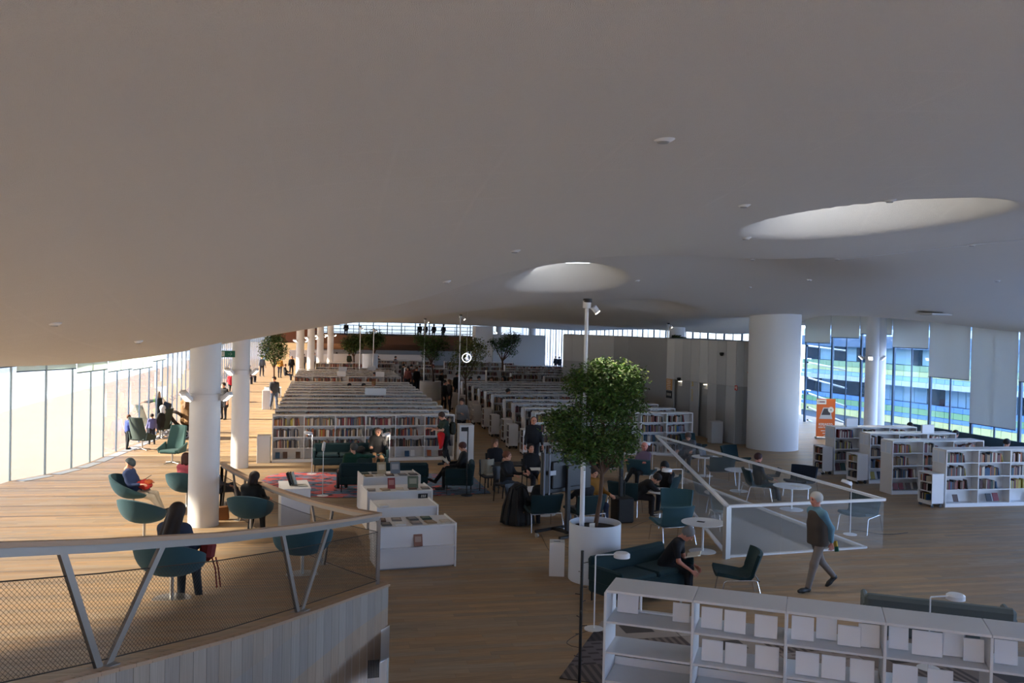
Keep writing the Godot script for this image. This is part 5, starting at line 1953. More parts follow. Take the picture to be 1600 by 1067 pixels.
func build_trees() -> void:
	var pc := Vector3(4.93, 0, -15.6)
	planter(pc, 0.475, 1.05, "large round white planter with the big leafy tree in the middle of the floor")
	var k := 0.93
	tree(-15.6, pc + Vector3(0.0, 0.93, 0.0), [[945, 598, 62, 38], [908, 596, 34, 22], [982, 598, 32, 34], [944, 640, 58, 26], [884, 668, 38, 36], [868, 655, 24, 16], [930, 690, 50, 30], [975, 684, 26, 36], [905, 706, 40, 24], [992, 632, 22, 18], [940, 572, 26, 14], [962, 720, 22, 16]], 17000, 0.078, Color(0.29, 0.39, 0.17), "big leafy green tree with a slim trunk growing from the nearest round white planter", 0.045, Vector2(941, 738), 5)
	light_pole(pc + Vector3(-0.27, 0.93, 0.05), 5.05, "tall white light pole standing in the planter of the big tree", true)
	var cards := thing("plant_card", "small white card stuck in the soil of the big planter", "card", pc + Vector3(-0.12, 0.95, 0.2), 0.2)
	var st := newst(); box(st, Vector3(0, 0.06, 0), Vector3(0.11, 0.13, 0.004)); put("card", st, M["paper"], cards)
	# small white bin beside it
	var bn := thing("waste_bin", "small white box bin standing left of the big round planter", "bin", Vector3(4.32, 0, -15.98), -0.25)
	st = newst()
	for q in [[0, 0.31, 0.14, 0.28, 0.62, 0.012], [0, 0.31, -0.14, 0.28, 0.62, 0.012], [0.134, 0.31, 0, 0.012, 0.62, 0.28], [-0.134, 0.31, 0, 0.012, 0.62, 0.28], [0, 0.02, 0, 0.28, 0.02, 0.28]]:
		box(st, Vector3(q[0], q[1], q[2]), Vector3(q[3], q[4], q[5]))
	put("body", st, M["white_metal"], bn)
	st = newst()
	box(st, Vector3(0, 0.616, 0.09), Vector3(0.26, 0.012, 0.08)); box(st, Vector3(0, 0.616, -0.09), Vector3(0.26, 0.012, 0.08)); box(st, Vector3(0.1, 0.616, 0), Vector3(0.07, 0.012, 0.12)); box(st, Vector3(-0.1, 0.616, 0), Vector3(0.07, 0.012, 0.12))
	put("lid", st, M["white_metal"], bn)
	st = newst(); box(st, Vector3(0, 0.56, 0), Vector3(0.25, 0.01, 0.25)); put("liner", st, M["black_plastic"], bn)
	# far trees
	var p4 := Vector3(6.45, 0, -54.6)
	planter(p4, 0.66, 1.15, "round white planter with a tree at the end of the aisle between the book rows")
	tree(-54.6, p4 + Vector3(0.2, 1.0, 0), [[672, 540, 20, 16], [660, 532, 14, 12], [690, 536, 15, 13], [676, 555, 18, 10], [652, 528, 10, 7]], 2600, 0.13, Color(0.27, 0.38, 0.17), "leafy tree in the round planter at the end of the aisle", 0.06, Vector2(674, 566), 6)
	light_pole(p4 + Vector3(-0.42, 1.0, 0.1), PZ(667, 500, -54.5).y, "white light pole rising from the aisle planter", false)
	var p5 := Vector3(6.9, 0, -43.5)
	planter(p5, 0.5, 0.55, "low white planter behind the walking man in the grey sweater")
	tree(-43.5, p5 + Vector3(0.05, 0.45, 0), [[735, 540, 26, 16], [748, 550, 16, 14], [722, 556, 18, 14], [742, 566, 18, 10], [712, 570, 14, 8], [728, 582, 16, 8]], 3000, 0.11, Color(0.38, 0.41, 0.18), "yellow-green tree with drooping crown over the middle aisle", 0.05, Vector2(727, 592), 7)
	light_pole(p5 + Vector3(-0.35, 0.45, 0.1), PZ(711.5, 494, -43.4).y, "white light pole left of the yellow-green tree", false)
	var p6 := PZ(784, 600, -62); p6.y = 0
	tree(-62, p6, [[796, 532, 16, 14], [782, 540, 16, 12], [808, 528, 8, 10], [770, 534, 8, 7], [800, 550, 10, 8]], 2200, 0.15, Color(0.23, 0.35, 0.18), "dark green tree in front of the far right windows", 0.09, Vector2(785, 562), 8)
	var p1 := Vector3(-3.0, 0, -56)
	tree(-56, p1, [[428, 538, 20, 15], [414, 545, 10, 10], [440, 548, 12, 10], [426, 556, 20, 9], [432, 528, 14, 8], [430, 566, 8, 6]], 3200, 0.14, Color(0.26, 0.38, 0.18), "bright tree with pale blossoms on the left beyond the columns", 0.07, Vector2(428, 574), 9, 0.14)
	planter(p1, 0.5, 0.6, "round white planter of the blossoming tree on the far left")
	for q in [[552, 534, 70, 10, "left-hand one of the paired dark trees before the timber balcony", 556, 520, 575], [584, 528, 72, 11, "right-hand one of the paired dark trees before the timber balcony", 583, 516, 572]]:
		var z: float = -q[2]
		var p := PZ(q[0], 575, z); p.y = 0
		tree(z, p, [[q[0], q[1], 14, 13], [q[0] - 12, q[1] + 3, 10, 9], [q[0] + 10, q[1] + 2, 9, 12], [q[0] - 2, q[1] + 12, 12, 7]], 2200, 0.17, Color(0.26, 0.35, 0.17), q[4], 0.08, Vector2(q[0] + 1, q[1] + 22), q[3])
	planter(PZ(578, 575, -69), 0.6, 1.1, "small far planter below the paired trees")
	light_pole(PZ(562, 572, -66) * Vector3(1, 0, 1), PZ(562, 511, -66).y, "thin white light pole left of the far planter", false)
	light_pole(PZ(583, 572, -68) * Vector3(1, 0, 1), PZ(584, 515, -68).y, "thin white light pole right of the far planter", false)
	var pp := PZ(1048, 528, -44)
	light_pole(Vector3(pp.x, 0, -44.4), PZ(1048, 507, -44).y, "white light pole top showing above the grey room block", false)
	st = newst()
	tree(-46, PZ(1057, 545, -47.5) * Vector3(1, 0, 1) + Vector3(0, 4.25, 0), [[1056, 527, 9, 4], [1066, 529, 6, 3]], 500, 0.12, Color(0.25, 0.33, 0.16), "tuft of a plant showing above the grey room block", 0.04, Vector2(1057, 530), 12)

# ---------- furniture placed about the hall ----------
func build_seating() -> void:
	# shell chairs on the ramp, seen from behind
	var sc := shell_chair("shell_teal", M["teal"])
	var spots := [[268, 936, 0.3, "teal round shell chair holding the long-haired woman with the red backpack"], [225, 842, 0.35, "empty teal round shell chair between the man in the cap and the long-haired woman"], [208, 800, 0.9, "teal round shell chair in which the man in the dark cap sits"], [292, 790, 0.2, "teal round shell chair half hidden behind the nearest column"], [392, 834, -0.3, "teal round shell chair of the dark-haired person in a black jacket"], [472, 898, 0.05, "empty teal round shell chair close behind the railing corner"]]
	var turn := [PI - 0.35, PI - 0.55, PI - 1.75, PI - 0.3, PI - 0.25, PI + 0.1]
	for k in 6:
		var p := PR(spots[k][0], spots[k][1])
		dup(sc, "shell_chair", p, turn[k], spots[k][3], "chair", "teal shell chairs on the ramp")
	# winged chairs by the left windows
	var hc := high_chair("high_teal", M["teal_green"])
	var hg := high_chair("high_grey", mat("wing_grey", Color(0.20, 0.25, 0.23), 0.9))
	dup(hc, "wing_chair", P(269, 724), -0.35, "empty pale teal high-backed chair left of the nearest column", "chair", "")
	dup(hg, "wing_chair", P(222, 703), PI - 0.45, "grey-green high-backed chair seen from behind by the left windows", "chair", "")
	dup(hg, "wing_chair", P(250, 685), PI + 1.05, "grey high-backed chair turned to the window, holding the white-haired visitor", "chair", "")
	dup(hg, "wing_chair", P(232, 678), PI - 1.0, "small far grey chair behind the two by the left windows", "chair", "")
	# green sofas on the rug
	var s3 := sofa("sofa3", 2.3, M["teal_dark"], 0.2)
	dup(s3, "sofa", Vector3(0.88, 0, -28.25), 0.0, "long dark green sofa in front of the first left bookcase", "sofa", "")
	var s2 := sofa("sofa2", 2.4, M["teal_dark"], 0.2)
	dup(s2, "sofa", Vector3(1.68, 0, -24.75), PI - 0.04, "green sofa turned away from the camera, with the man in the green sweater", "sofa", "")
	var s1 := sofa("sofa1", 0.95, M["teal_dark"], 0.24)
	dup(s1, "armchair", Vector3(3.72, 0, -24.3), -PI / 2 - 0.15, "dark green armchair of the reader beside the black sign stand", "armchair", "")
	# sled chairs
	var ch := sled_chair("sled_teal", M["teal"])
	var cd := sled_chair("sled_dark", M["teal_dark"])
	var cn := sled_chair("sled_navy", M["navy_fabric"])
	var list := [
		[ch, 7.45, -18.15, PI + 0.15, "teal chair with chrome legs in front, seen from behind beside the nearest white round table"],
		[ch, 8.12, -19.5, -0.45, "empty teal chair facing left behind the nearest round table"],
		[cd, 7.45, -21.1, PI - 0.6, "dark teal chair draped with a black bag beside the stooping person"],
		[cd, 7.05, -14.2, -PI / 2 - 0.3, "teal chair at the right of the reading man, behind the near white bookcase"],
		[cd, 4.95, -19.75, PI + 0.15, "dark teal chair of the blonde woman behind the display trolley"],
		[cd, 5.9, -19.55, PI + 0.3, "dark teal chair behind the trolley, next to the light pole"],
		[cd, 11.8, -25.0, PI - 0.2, "dark chair seen from behind beyond the glass, near the far round table"],
		[cd, 13.3, -27.0, 0.4, "dark teal chair at the far table behind the glass"],
		[cn, 11.9, -27.6, -0.5, "dark blue-green chair behind the glass in front of the broad column"],
		[cd, 11.76, -22.5, 1.35, "dark chair of the laptop user behind the glass"],
		[cn, 13.2, -22.8, -0.9, "navy chair right of the laptop user's round table"],
		[cd, 12.3, -18.6, PI / 2 - 2.6, "dark chair near the old man, behind the right glass corner"],
		[ch, 9.2, -24.7, 2.4, "teal chair holding the bald man in the lilac shirt"],
		[cd, 8.4, -25.9, 2.0, "dark chair holding the woman in the cream blouse"],
		[cd, 8.72, -21.75, PI + 0.9, "teal chair of the masked person in black"],
		[cd, 7.0, -24.9, 0.8, "dark green chair hidden behind the lower leaves of the big tree"],
		[cd, 13.2, -30.2, 0.4, "dark chair far behind the glass, by the grey lift wall"],
	]
	for q in list: dup(q[0], "lounge_chair", Vector3(q[1], 0, q[2]), q[3], q[4], "chair", "")
	# near sofa with the reading man and the empty grey sofa
	dup(sofa("sofa2b", 1.9, M["teal_dark"], 0.14), "sofa", Vector3(5.45, 0, -14.5), 0.5, "teal sofa of the reading man just behind the near white bookcase", "sofa", "")
	dup(sofa("sofag", 2.0, M["grey_fabric"], 0.16), "sofa", Vector3(8.95, 0, -11.55), PI - 0.53, "grey two-seat sofa behind the right part of the near white bookcase", "sofa", "")
	# round tables
	round_table(Vector3(7.8, 0, -17.25), 0.45, "nearest white round table outside the glass, with a dark phone on it")
	round_table(Vector3(8.35, 0, -20.7), 0.46, "white round table with papers beside the stooping person")
	round_table(Vector3(11.8, 0, -23.7), 0.42, "white round table behind the glass among dark chairs")
	round_table(Vector3(12.0, 0, -21.1), 0.48, "white round table with papers in front of the laptop user")
	round_table(Vector3(11.9, 0, -26.3), 0.42, "far white round table with a laptop, near the end of the glass")
	round_table(Vector3(5.35, 0, -21.2), 0.5, "white table with a drinking glass behind the display trolley")
	round_table(Vector3(7.35, 0, -25.8), 0.55, "white table behind the tree beside the woman in the cream blouse")
	# floor lamps
	floor_lamp(P(504, 775), 1.33, 0.0, 0.0, "white floor lamp, disc head seen from behind, in front of the long sofa", false, 1.45)
	floor_lamp(P(487, 741), 1.27, PI, 0.12, "lit white floor lamp at the left end of the long green sofa", true, 0.25)
	floor_lamp(P(608, 738), 1.2, PI, 0.12, "lit white floor lamp behind the man in the camel trousers", true, -0.25)
	floor_lamp(P(928, 983), 1.14, 0.0, 0.42, "white floor lamp in front of the big planter", false)
	floor_lamp(Vector3(8.5, 0, -20.05), 1.26, PI, 0.4, "white floor lamp with its disc over the round tables by the glass", false)
	floor_lamp(Vector3(11.9, 0, -18.3), 1.22, PI, 0.12, "white floor lamp behind the old man at the right glass corner", false, 0.4)
	floor_lamp(Vector3(8.25, 0, -10.75), 1.0, 0.0, 0.4, "white floor lamp disc showing over the near white bookcase before the grey sofa", false)
	floor_lamp(Vector3(9.75, 0, -25.3), 1.2, PI, 0.2, "white floor lamp beside the bald man's chair", false, 0.3)
	cable([Vector3(11.9, 0.008, -18.3), Vector3(11.9, 0.008, -18.2), Vector3(12.2, 0.008, -18.7), Vector3(12.7, 0.008, -18.2), Vector3(13.4, 0.008, -18.3)], "dark lamp cable curling on the floor at the right glass corner")
	cable([P(925, 985), P(905, 990), P(885, 1005), P(905, 1012), P(912, 1016)], "dark lamp cable curling on the floor beside the black coat stand")
	cable([P(985, 825), P(1000, 818), P(1025, 808), P(1048, 800)], "pale cable running on the floor from the loudspeaker to the chairs")
	cable([P(845, 835), P(860, 862), P(868, 850), P(890, 857)], "tangled cable under the wheeled display trolley")

func build_props() -> void:
	# coat stand
	var at := P(905, 1078)
	var o := thing("coat_stand", "tall thin black coat stand with short pegs in front of the big planter", "coat stand", at)
	var st := newst(); tube(st, [Vector3.ZERO, Vector3(0, 1.78, 0)], 0.02, 10); put("pole", st, M["black_metal"], o)
	st = newst(); lathe(st, [Vector2(0, 0), Vector2(0.2, 0), Vector2(0.2, 0.012), Vector2(0, 0.016)], 24); put("base", st, M["black_metal"], o)
	for k in 14:
		var a := k * 2.4
		var h := 1.62 - k * 0.1
		st = newst(); tube(st, [Vector3(0, h, 0), Vector3(cos(a) * 0.07, h + 0.01, sin(a) * 0.07)], 0.005, 6)
		lathe(st, [Vector2(0, -0.008), Vector2(0.011, 0), Vector2(0, 0.008)], 8, Vector3(cos(a) * 0.072, h + 0.01, sin(a) * 0.072))
		put("peg", st, M["black_metal"], o)
	# black sign stand on the rug edge
	o = thing("sign_stand", "black floor stand with a small dark sign plate beside the reader's armchair", "sign", P(729, 774))
	st = newst(); tube(st, [Vector3.ZERO, Vector3(0, 1.86, 0)], 0.018, 10); put("pole", st, M["black_metal"], o)
	st = newst(); lathe(st, [Vector2(0, 0), Vector2(0.16, 0), Vector2(0.15, 0.03), Vector2(0.02, 0.05), Vector2(0, 0.05)], 24); put("base", st, M["black_metal"], o)
	st = newst(); box(st, Vector3(-0.1, 1.8, 0.02), Vector3(0.17, 0.11, 0.012)); put("plate", st, M["black_plastic"], o)
	# wheeled display seen from behind
	o = thing("display_trolley", "large dark flat display on a wheeled black stand, seen from behind left of the tree", "display", Vector3(5.25, 0, -18.75), 0.5)
	st = newst(); box(st, Vector3(0.1, 1.45, -0.12), Vector3(1.5, 0.9, 0.09), Basis.IDENTITY, 0.02); put("display_case", st, M["black_plastic"], o)
	st = newst(); box(st, Vector3(0.1, 1.4, -0.05), Vector3(1.0, 0.6, 0.06), Basis.IDENTITY, 0.02); put("rear_cover", st, mat("dark_blue_plastic", Color(0.05, 0.065, 0.09), 0.5), o)
	st = newst(); box(st, Vector3(-0.42, 1.46, 0.0), Vector3(0.19, 0.1, 0.004)); put("rating_plate", st, mat("label_grey", Color(0.62, 0.63, 0.66), 0.6), o)
	for x in [-0.62, -0.47]:
		st = newst(); box(st, Vector3(x - 0.05, 1.5, 0.0), Vector3(0.035, 1.0, 0.03)); put("mounting_rail", st, mat("dull_rail", Color(0.35, 0.36, 0.40), 0.6), o)
	st = newst(); box(st, Vector3(0.0, 0.85, 0.05), Vector3(0.11, 1.5, 0.08), Basis.IDENTITY, 0.01); put("column", st, M["black_metal"], o)
	for z in [-0.38, 0.38]:
		st = newst(); box(st, Vector3(0, 0.14, z), Vector3(1.1, 0.06, 0.07), Basis.IDENTITY, 0.01); put("foot_beam", st, M["black_metal"], o)
	st = newst(); box(st, Vector3(0, 0.14, 0), Vector3(0.09, 0.06, 0.76)); put("cross_beam", st, M["black_metal"], o)
	for x in [-0.5, 0.5]:
		for z in [-0.38, 0.38]:
			st = newst(); lathe(st, [Vector2(0, -0.02), Vector2(0.05, -0.018), Vector2(0.05, 0.018), Vector2(0, 0.02)], 14, Vector3(x, 0.052, z), Basis(Vector3.BACK, PI / 2)); put("castor", st, M["steel"], o)
	# loudspeaker on pole
	o = thing("loudspeaker", "black column loudspeaker on a thick base right of the big planter", "loudspeaker", Vector3(7.05, 0, -20.2), 0.1)
	st = newst(); box(st, Vector3(0, 0.3, 0), Vector3(0.42, 0.6, 0.46), Basis.IDENTITY, 0.03); put("subwoofer", st, M["black_plastic"], o)
	st = newst(); box(st, Vector3(-0.05, 0.85, 0), Vector3(0.09, 0.5, 0.1), Basis.IDENTITY, 0.012); put("spacer", st, M["black_plastic"], o)
	st = newst(); tube(st, [Vector3(0.05, 0.6, 0), Vector3(0.05, 0.95, 0)], 0.016, 8); put("handle", st, M["black_metal"], o)
	st = newst(); box(st, Vector3(-0.05, 1.5, 0), Vector3(0.085, 0.8, 0.1), Basis.IDENTITY, 0.012); put("speaker_column", st, M["black_plastic"], o)
	# roll-up banner
	var bp := PX(1291, 690, 20.2)
	bp = Vector3(19.6, 0, -33.9)
	var b0 := PZ(1291, 620, -35.2)
	o = thing("banner", "orange roll-up banner with white lettering beside the broad column", "banner", Vector3(b0.x, 0, -35.2), -0.15)
	var hh := PZ(1291, 623, -35.2).y
	st = newst(); box(st, Vector3(0, hh * 0.5, 0), Vector3(0.84, hh, 0.006)); put("panel", st, mat("banner_orange", Color(0.85, 0.40, 0.10), 0.6), o)
	st = newst(); box(st, Vector3(0, 0.05, 0), Vector3(0.88, 0.1, 0.2), Basis.IDENTITY, 0.02); put("cassette", st, M["steel"], o)
	st = newst(); box(st, Vector3(-0.2, hh - 0.14, 0.006), Vector3(0.42, 0.2, 0.004)); put("logo_field", st, M["sign_white"], o)
	st = newst(); box(st, Vector3(-0.17, hh - 0.14, 0.01), Vector3(0.24, 0.05, 0.004)); lathe(st, [Vector2(0.03, -0.003), Vector2(0.045, 0), Vector2(0.03, 0.003)], 14, Vector3(-0.33, hh - 0.14, 0.01), Basis(Vector3.RIGHT, PI / 2)); put("logo", st, mat("logo_ink", Color(0.45, 0.2, 0.22), 0.6), o)
	st = newst(); prism(st, PackedVector2Array([Vector2(-0.3, 0), Vector2(0.3, 0), Vector2(0.26, 0.12), Vector2(0.2, 0.5), Vector2(-0.12, 0.5)]), -0.002, 0.002, Transform3D(Basis(Vector3.RIGHT, -PI / 2), Vector3(0, hh - 0.88, 0.008))); put("laptop_picture", st, mat("picture_grey", Color(0.75, 0.75, 0.73), 0.6), o)
	st = newst(); prism(st, PackedVector2Array([Vector2(-0.2, 0.17), Vector2(0.2, 0.17), Vector2(0.16, 0.45), Vector2(-0.09, 0.45)]), -0.002, 0.002, Transform3D(Basis(Vector3.RIGHT, -PI / 2), Vector3(0, hh - 0.88, 0.011))); put("laptop_screen", st, mat("picture_dark", Color(0.2, 0.17, 0.15), 0.5), o)
	st = newst(); lathe(st, [Vector2(0, 0), Vector2(0.13, 0), Vector2(0.13, 0.004), Vector2(0, 0.004)], 24, Vector3(0.22, hh - 0.48, 0.012), Basis(Vector3.RIGHT, PI / 2)); put("white_disc", st, M["sign_white"], o)
	st = newst(); box(st, Vector3(0.22, hh - 0.48, 0.019), Vector3(0.07, 0.018, 0.004)); box(st, Vector3(0.22, hh - 0.48, 0.019), Vector3(0.018, 0.07, 0.004)); put("plus_mark", st, M["black_plastic"], o)
	var t := put("headline", words("KIRJASTO", 0.105), M["sign_white"], o); t.position = Vector3(0, hh - 1.12, 0.008)
	t = put("headline", words("AINA KANSSASI", 0.065), M["sign_white"], o); t.position = Vector3(0, hh - 1.25, 0.008)
	for k in 3:
		st = newst(); box(st, Vector3(0.05, hh - 1.4 - k * 0.11, 0.006), Vector3([0.5, 0.35, 0.24][k], 0.03, 0.003)); put("text_line", st, M["sign_white"], o)
	# exit sign by the second column
	var ex := PZ(354, 553, -28.6)
	o = thing("exit_sign", "green emergency exit sign with running figure and arrow by the second left column", "sign", ex, 0.2)
	st = newst(); box(st, Vector3.ZERO, Vector3(0.5, 0.2, 0.05), Basis.IDENTITY, 0.006); put("sign_box", st, mat("exit_green", Color(0.02, 0.36, 0.24), 0.5), o)
	st = newst(); box(st, Vector3(-0.11, 0, 0.027), Vector3(0.1, 0.15, 0.004)); put("door_mark", st, M["sign_white"], o)
	st = newst(); lathe(st, [Vector2(0, -0.012), Vector2(0.014, 0), Vector2(0, 0.012)], 8, Vector3(-0.11, 0.05, 0.03)); bar(st, Vector3(-0.11, 0.035, 0.031), Vector3(-0.115, -0.01, 0.031), 0.022, 0.004); bar(st, Vector3(-0.115, -0.01, 0.031), Vector3(-0.085, -0.05, 0.031), 0.012, 0.004); bar(st, Vector3(-0.115, -0.01, 0.031), Vector3(-0.145, -0.05, 0.031), 0.012, 0.004); bar(st, Vector3(-0.13, 0.0, 0.031), Vector3(-0.085, 0.025, 0.031), 0.01, 0.004); put("running_figure", st, M["exit_green"], o)
	st = newst(); bar(st, Vector3(0.04, 0, 0.027), Vector3(0.15, 0, 0.027), 0.022, 0.004); bar(st, Vector3(0.155, 0, 0.027), Vector3(0.105, 0.055, 0.027), 0.022, 0.004); bar(st, Vector3(0.155, 0, 0.027), Vector3(0.105, -0.055, 0.027), 0.022, 0.004); put("arrow", st, M["sign_white"], o)
	st = newst(); tube(st, [Vector3(0, 0.1, 0), Vector3(0, ceiling_at(ex.x, ex.z) - ex.y + 0.05, 0)], 0.008, 6); put("hanger", st, M["white_metal"], o)
	# ring emblem in front of the yellow-green tree
	var rp := PZ(729, 559, -40.5)
	o = thing("round_sign", "round white ring sign with a small figure emblem hanging in front of the yellow-green tree", "sign", rp)
	st = newst(); lathe(st, [Vector2(0.185, -0.01), Vector2(0.215, -0.01), Vector2(0.215, 0.01), Vector2(0.185, 0.01), Vector2(0.185, -0.01)], 30, Vector3.ZERO, Basis(Vector3.RIGHT, PI / 2)); put("ring", st, glow("ring_white", Color(1, 1, 1), 0.6), o)
	st = newst(); bar(st, Vector3(-0.02, -0.11, 0), Vector3(0.01, 0.03, 0), 0.05, 0.012); bar(st, Vector3(0.01, 0.02, 0), Vector3(0.08, -0.1, 0), 0.03, 0.012); bar(st, Vector3(0, 0.03, 0), Vector3(-0.08, -0.03, 0), 0.025, 0.012); lathe(st, [Vector2(0, -0.04), Vector2(0.04, 0), Vector2(0, 0.04)], 10, Vector3(0.02, 0.085, 0)); put("emblem", st, M["ring_white"], o)
	st = newst(); tube(st, [Vector3(0, 0.21, 0), Vector3(0, ceiling_at(rp.x, rp.z) - rp.y + 0.05, 0)], 0.006, 6); put("hanger", st, M["white_metal"], o)
	# white cupboard behind the walking man, and one by the aisle
	var cb := newst(); box(cb, Vector3(0, 0.5, 0), Vector3(0.55, 1.0, 0.5), Basis.IDENTITY, 0.01)
	var q := put("white_plinth", cb, M["white_board"]); q.position = P(418, 640) + Vector3(0, 0, -0.3)
	tag(q, "white plinth left of the young man walking by the left book rows", "cabinet")
	cb = newst(); box(cb, Vector3(0, 0.62, 0), Vector3(0.5, 1.24, 0.56), Basis.IDENTITY, 0.01)
	q = put("end_cabinet", cb, M["white_board"]); q.position = Vector3(4.78, 0, -30.0)
	tag(q, "white end cabinet at the right end of the first left bookcase", "cabinet")
	cb = newst(); box(cb, Vector3(0, 0.5, 0), Vector3(2.4, 1.0, 0.7), Basis.IDENTITY, 0.02)
	q = put("service_desk", cb, mat("desk_blue", Color(0.20, 0.24, 0.30), 0.7)); q.position = PZ(640, 583, -62) * Vector3(1, 0, 1)
	tag(q, "dark blue-grey service desk behind the left book rows", "desk")
	cb = newst(); box(cb, Vector3(0, 0.45, 0), Vector3(5.0, 0.9, 0.7), Basis.IDENTITY, 0.02)
	q = put("service_desk", cb, M["black_plastic"]); q.position = PZ(575, 580, -63) * Vector3(1, 0, 1)
	tag(q, "long black desk behind the farthest left bookcase", "desk")
	# desks along the right windows
	for k in 3:
		var d := thing("window_desk", "%s dark blue work desk along the right glass wall, counted from the picture edge" % ordinal(k + 1), "desk", Vector3(22.6, 0, -25.0 - k * 2.6), 0)
		cb = newst(); box(cb, Vector3(0, 0.74, 0), Vector3(0.8, 0.03, 2.4), Basis.IDENTITY, 0.006); put("desktop", cb, mat("desk_top_blue", Color(0.28, 0.36, 0.42), 0.5), d)
		cb = newst(); box(cb, Vector3(0.36, 0.75, 0), Vector3(0.03, 0.7, 2.4)); put("screen_board", cb, mat("screen_teal", Color(0.25, 0.36, 0.43), 0.9), d)
		for z in [-1.1, 1.1]:
			cb = newst(); box(cb, Vector3(0, 0.36, z), Vector3(0.7, 0.73, 0.04)); put("leg_panel", cb, M["desk_top_blue"], d)
	# dark table and chairs of the discussion group
	o = thing("meeting_table", "dark table of the discussion group left of the display trolley", "table", Vector3(5.35, 0, -24.6), 0.1)
	st = newst(); box(st, Vector3(0, 0.71, 0), Vector3(1.5, 0.035, 0.75), Basis.IDENTITY, 0.006); put("tabletop", st, M["black_plastic"], o)
	for x in [-0.68, 0.68]:
		for z in [-0.32, 0.32]:
			st = newst(); bar(st, Vector3(x, 0, z), Vector3(x, 0.7, z), 0.035, 0.035); put("leg", st, M["black_metal"], o)
	var bc := Node3D.new()
	bc.name = "black_chair_pattern"
	st = newst(); box(st, Vector3(0, 0.45, 0), Vector3(0.46, 0.05, 0.46), Basis.IDENTITY, 0.02); put("seat", st, M["black_plastic"], bc)
	st = newst(); sheet(st, func(u, v): return Vector3((u - 0.5) * 0.44, 0.55 + v * 0.33, -0.22 - 0.05 * v - 0.03 * sin(u * PI)), 8, 4, 0.025); put("backrest", st, M["black_plastic"], bc)
	for x in [-0.2, 0.2]:
		st = newst(); tube(st, [Vector3(x, 0, 0.2), Vector3(x, 0.45, 0.2)], 0.014, 7); put("leg", st, M["black_metal"], bc)
		st = newst(); tube(st, [Vector3(x, 0, -0.24), Vector3(x, 0.45, -0.21), Vector3(x, 0.8, -0.25)], 0.014, 7); put("leg", st, M["black_metal"], bc)
	proto["black_chair"] = bc
	var bl := [[4.55, -24.15, 0.15, "black chair with a pale jacket over it at the left of the discussion group"], [4.75, -22.9, 0.75, "black chair of the woman in the black sweater"], [4.95, -25.4, 0.2, "black chair of the woman in the scoop-necked top"], [5.75, -24.2, 0.1, "black chair of the young man in black"], [4.55, -20.35, 0.5, "black chair under the dark glossy coat"]]
	for e in bl: dup(bc, "chair", Vector3(e[0], 0, e[1]), e[2], e[3], "chair", "")
	# dark glossy coat draped over that chair
	o = thing("coat", "dark glossy coat draped over a chair down to the floor, left of the blonde woman", "coat", Vector3(4.5, 0, -20.25), 0.3)
	st = newst()
	lathe(st, [Vector2(0.36, 0.02), Vector2(0.37, 0.1), Vector2(0.31, 0.4), Vector2(0.24, 0.68), Vector2(0.17, 0.86), Vector2(0.09, 0.95), Vector2(0, 0.97)], 26)
	put("shell", st, mat("coat_black", Color(0.03, 0.028, 0.032), 0.75), o)
	for k in 9:
		var a := k * 0.7
		st = newst(); tube(st, [Vector3(cos(a) * 0.37, 0.03, sin(a) * 0.37), Vector3(cos(a) * 0.33, 0.4, sin(a) * 0.33), Vector3(cos(a) * 0.19, 0.84, sin(a) * 0.19)], [0.05, 0.04, 0.02], 7); put("fold", st, M["coat_black"], o)
	st = newst(); tube(st, [Vector3(-0.15, 0.84, 0.1), Vector3(0, 0.93, 0.15), Vector3(0.15, 0.84, 0.1)], 0.05, 8); put("collar", st, M["coat_black"], o)
	o = thing("jacket", "pale grey jacket hung over the left black chair of the discussion group", "jacket", Vector3(4.53, 0, -24.42), 0.15)
	st = newst()
	sheet(st, func(u, v): return Vector3((u - 0.5) * lerpf(0.5, 0.36, v), 0.47 + v * 0.42, 0.0 + 0.11 * sin(u * PI) + 0.03 * sin(u * 19.0) * (1.0 - v)), 16, 8, 0.03)
	put("back", st, mat("jacket_pale", Color(0.60, 0.57, 0.50), 0.9), o)
	st = newst(); box(st, Vector3(0.0, 0.5, 0.25), Vector3(0.34, 0.06, 0.3), Basis.IDENTITY, 0.025); put("lap_fold", st, M["jacket_pale"], o)
	# smoke detectors and small ceiling fittings
	var marks := [[1036, 217, 0.12], [85, 505, 0.1], [804, 391, 0.1], [697, 439, 0.09], [1162, 320, 0.1], [1390, 312, 0.1], [1165, 371, 0.1], [1518, 382, 0.1], [1308, 404, 0.09], [1558, 438, 0.1], [1176, 405, 0.09], [996, 438, 0.09], [1265, 437, 0.09], [216, 533, 0.08], [1172, 448, 0.08]]
	for k in marks.size():
		var p := hit_ceiling(marks[k][0], marks[k][1])
		var e := thing("ceiling_fitting", "small round ceiling fitting at %s" % [["top right of centre, the largest", "the far left above the windows", "the left above the smaller lens recess", "the left of centre over the book rows", "the left of the big lens recess", "the upper rim of the big lens recess", "the left tip below the big lens recess", "the right below the big lens recess", "the thin seam below the big lens recess", "the far right edge", "the ridge right of the smaller recess", "below the smaller recess", "above the broad column", "the left ridge near the nearest column", "just left of the broad column top"][k]], "ceiling fitting", p)
		st = newst(); lathe(st, [Vector2(0, -0.035), Vector2(marks[k][2] * 0.6, -0.03), Vector2(marks[k][2], 0.0), Vector2(marks[k][2], 0.05)], 18); put("rim", st, M["white_metal"], e)
		st = newst(); lathe(st, [Vector2(0, -0.045), Vector2(marks[k][2] * 0.45, -0.042), Vector2(marks[k][2] * 0.5, -0.03)], 14); put("sensor", st, M["core_dark"], e)
	var wp := []
	for k in 13:
		var hpnt := hit_ceiling(1310 + k * 26, 404 - k * 2.9)
		wp.append(hpnt + Vector3(0, -0.03, 0))
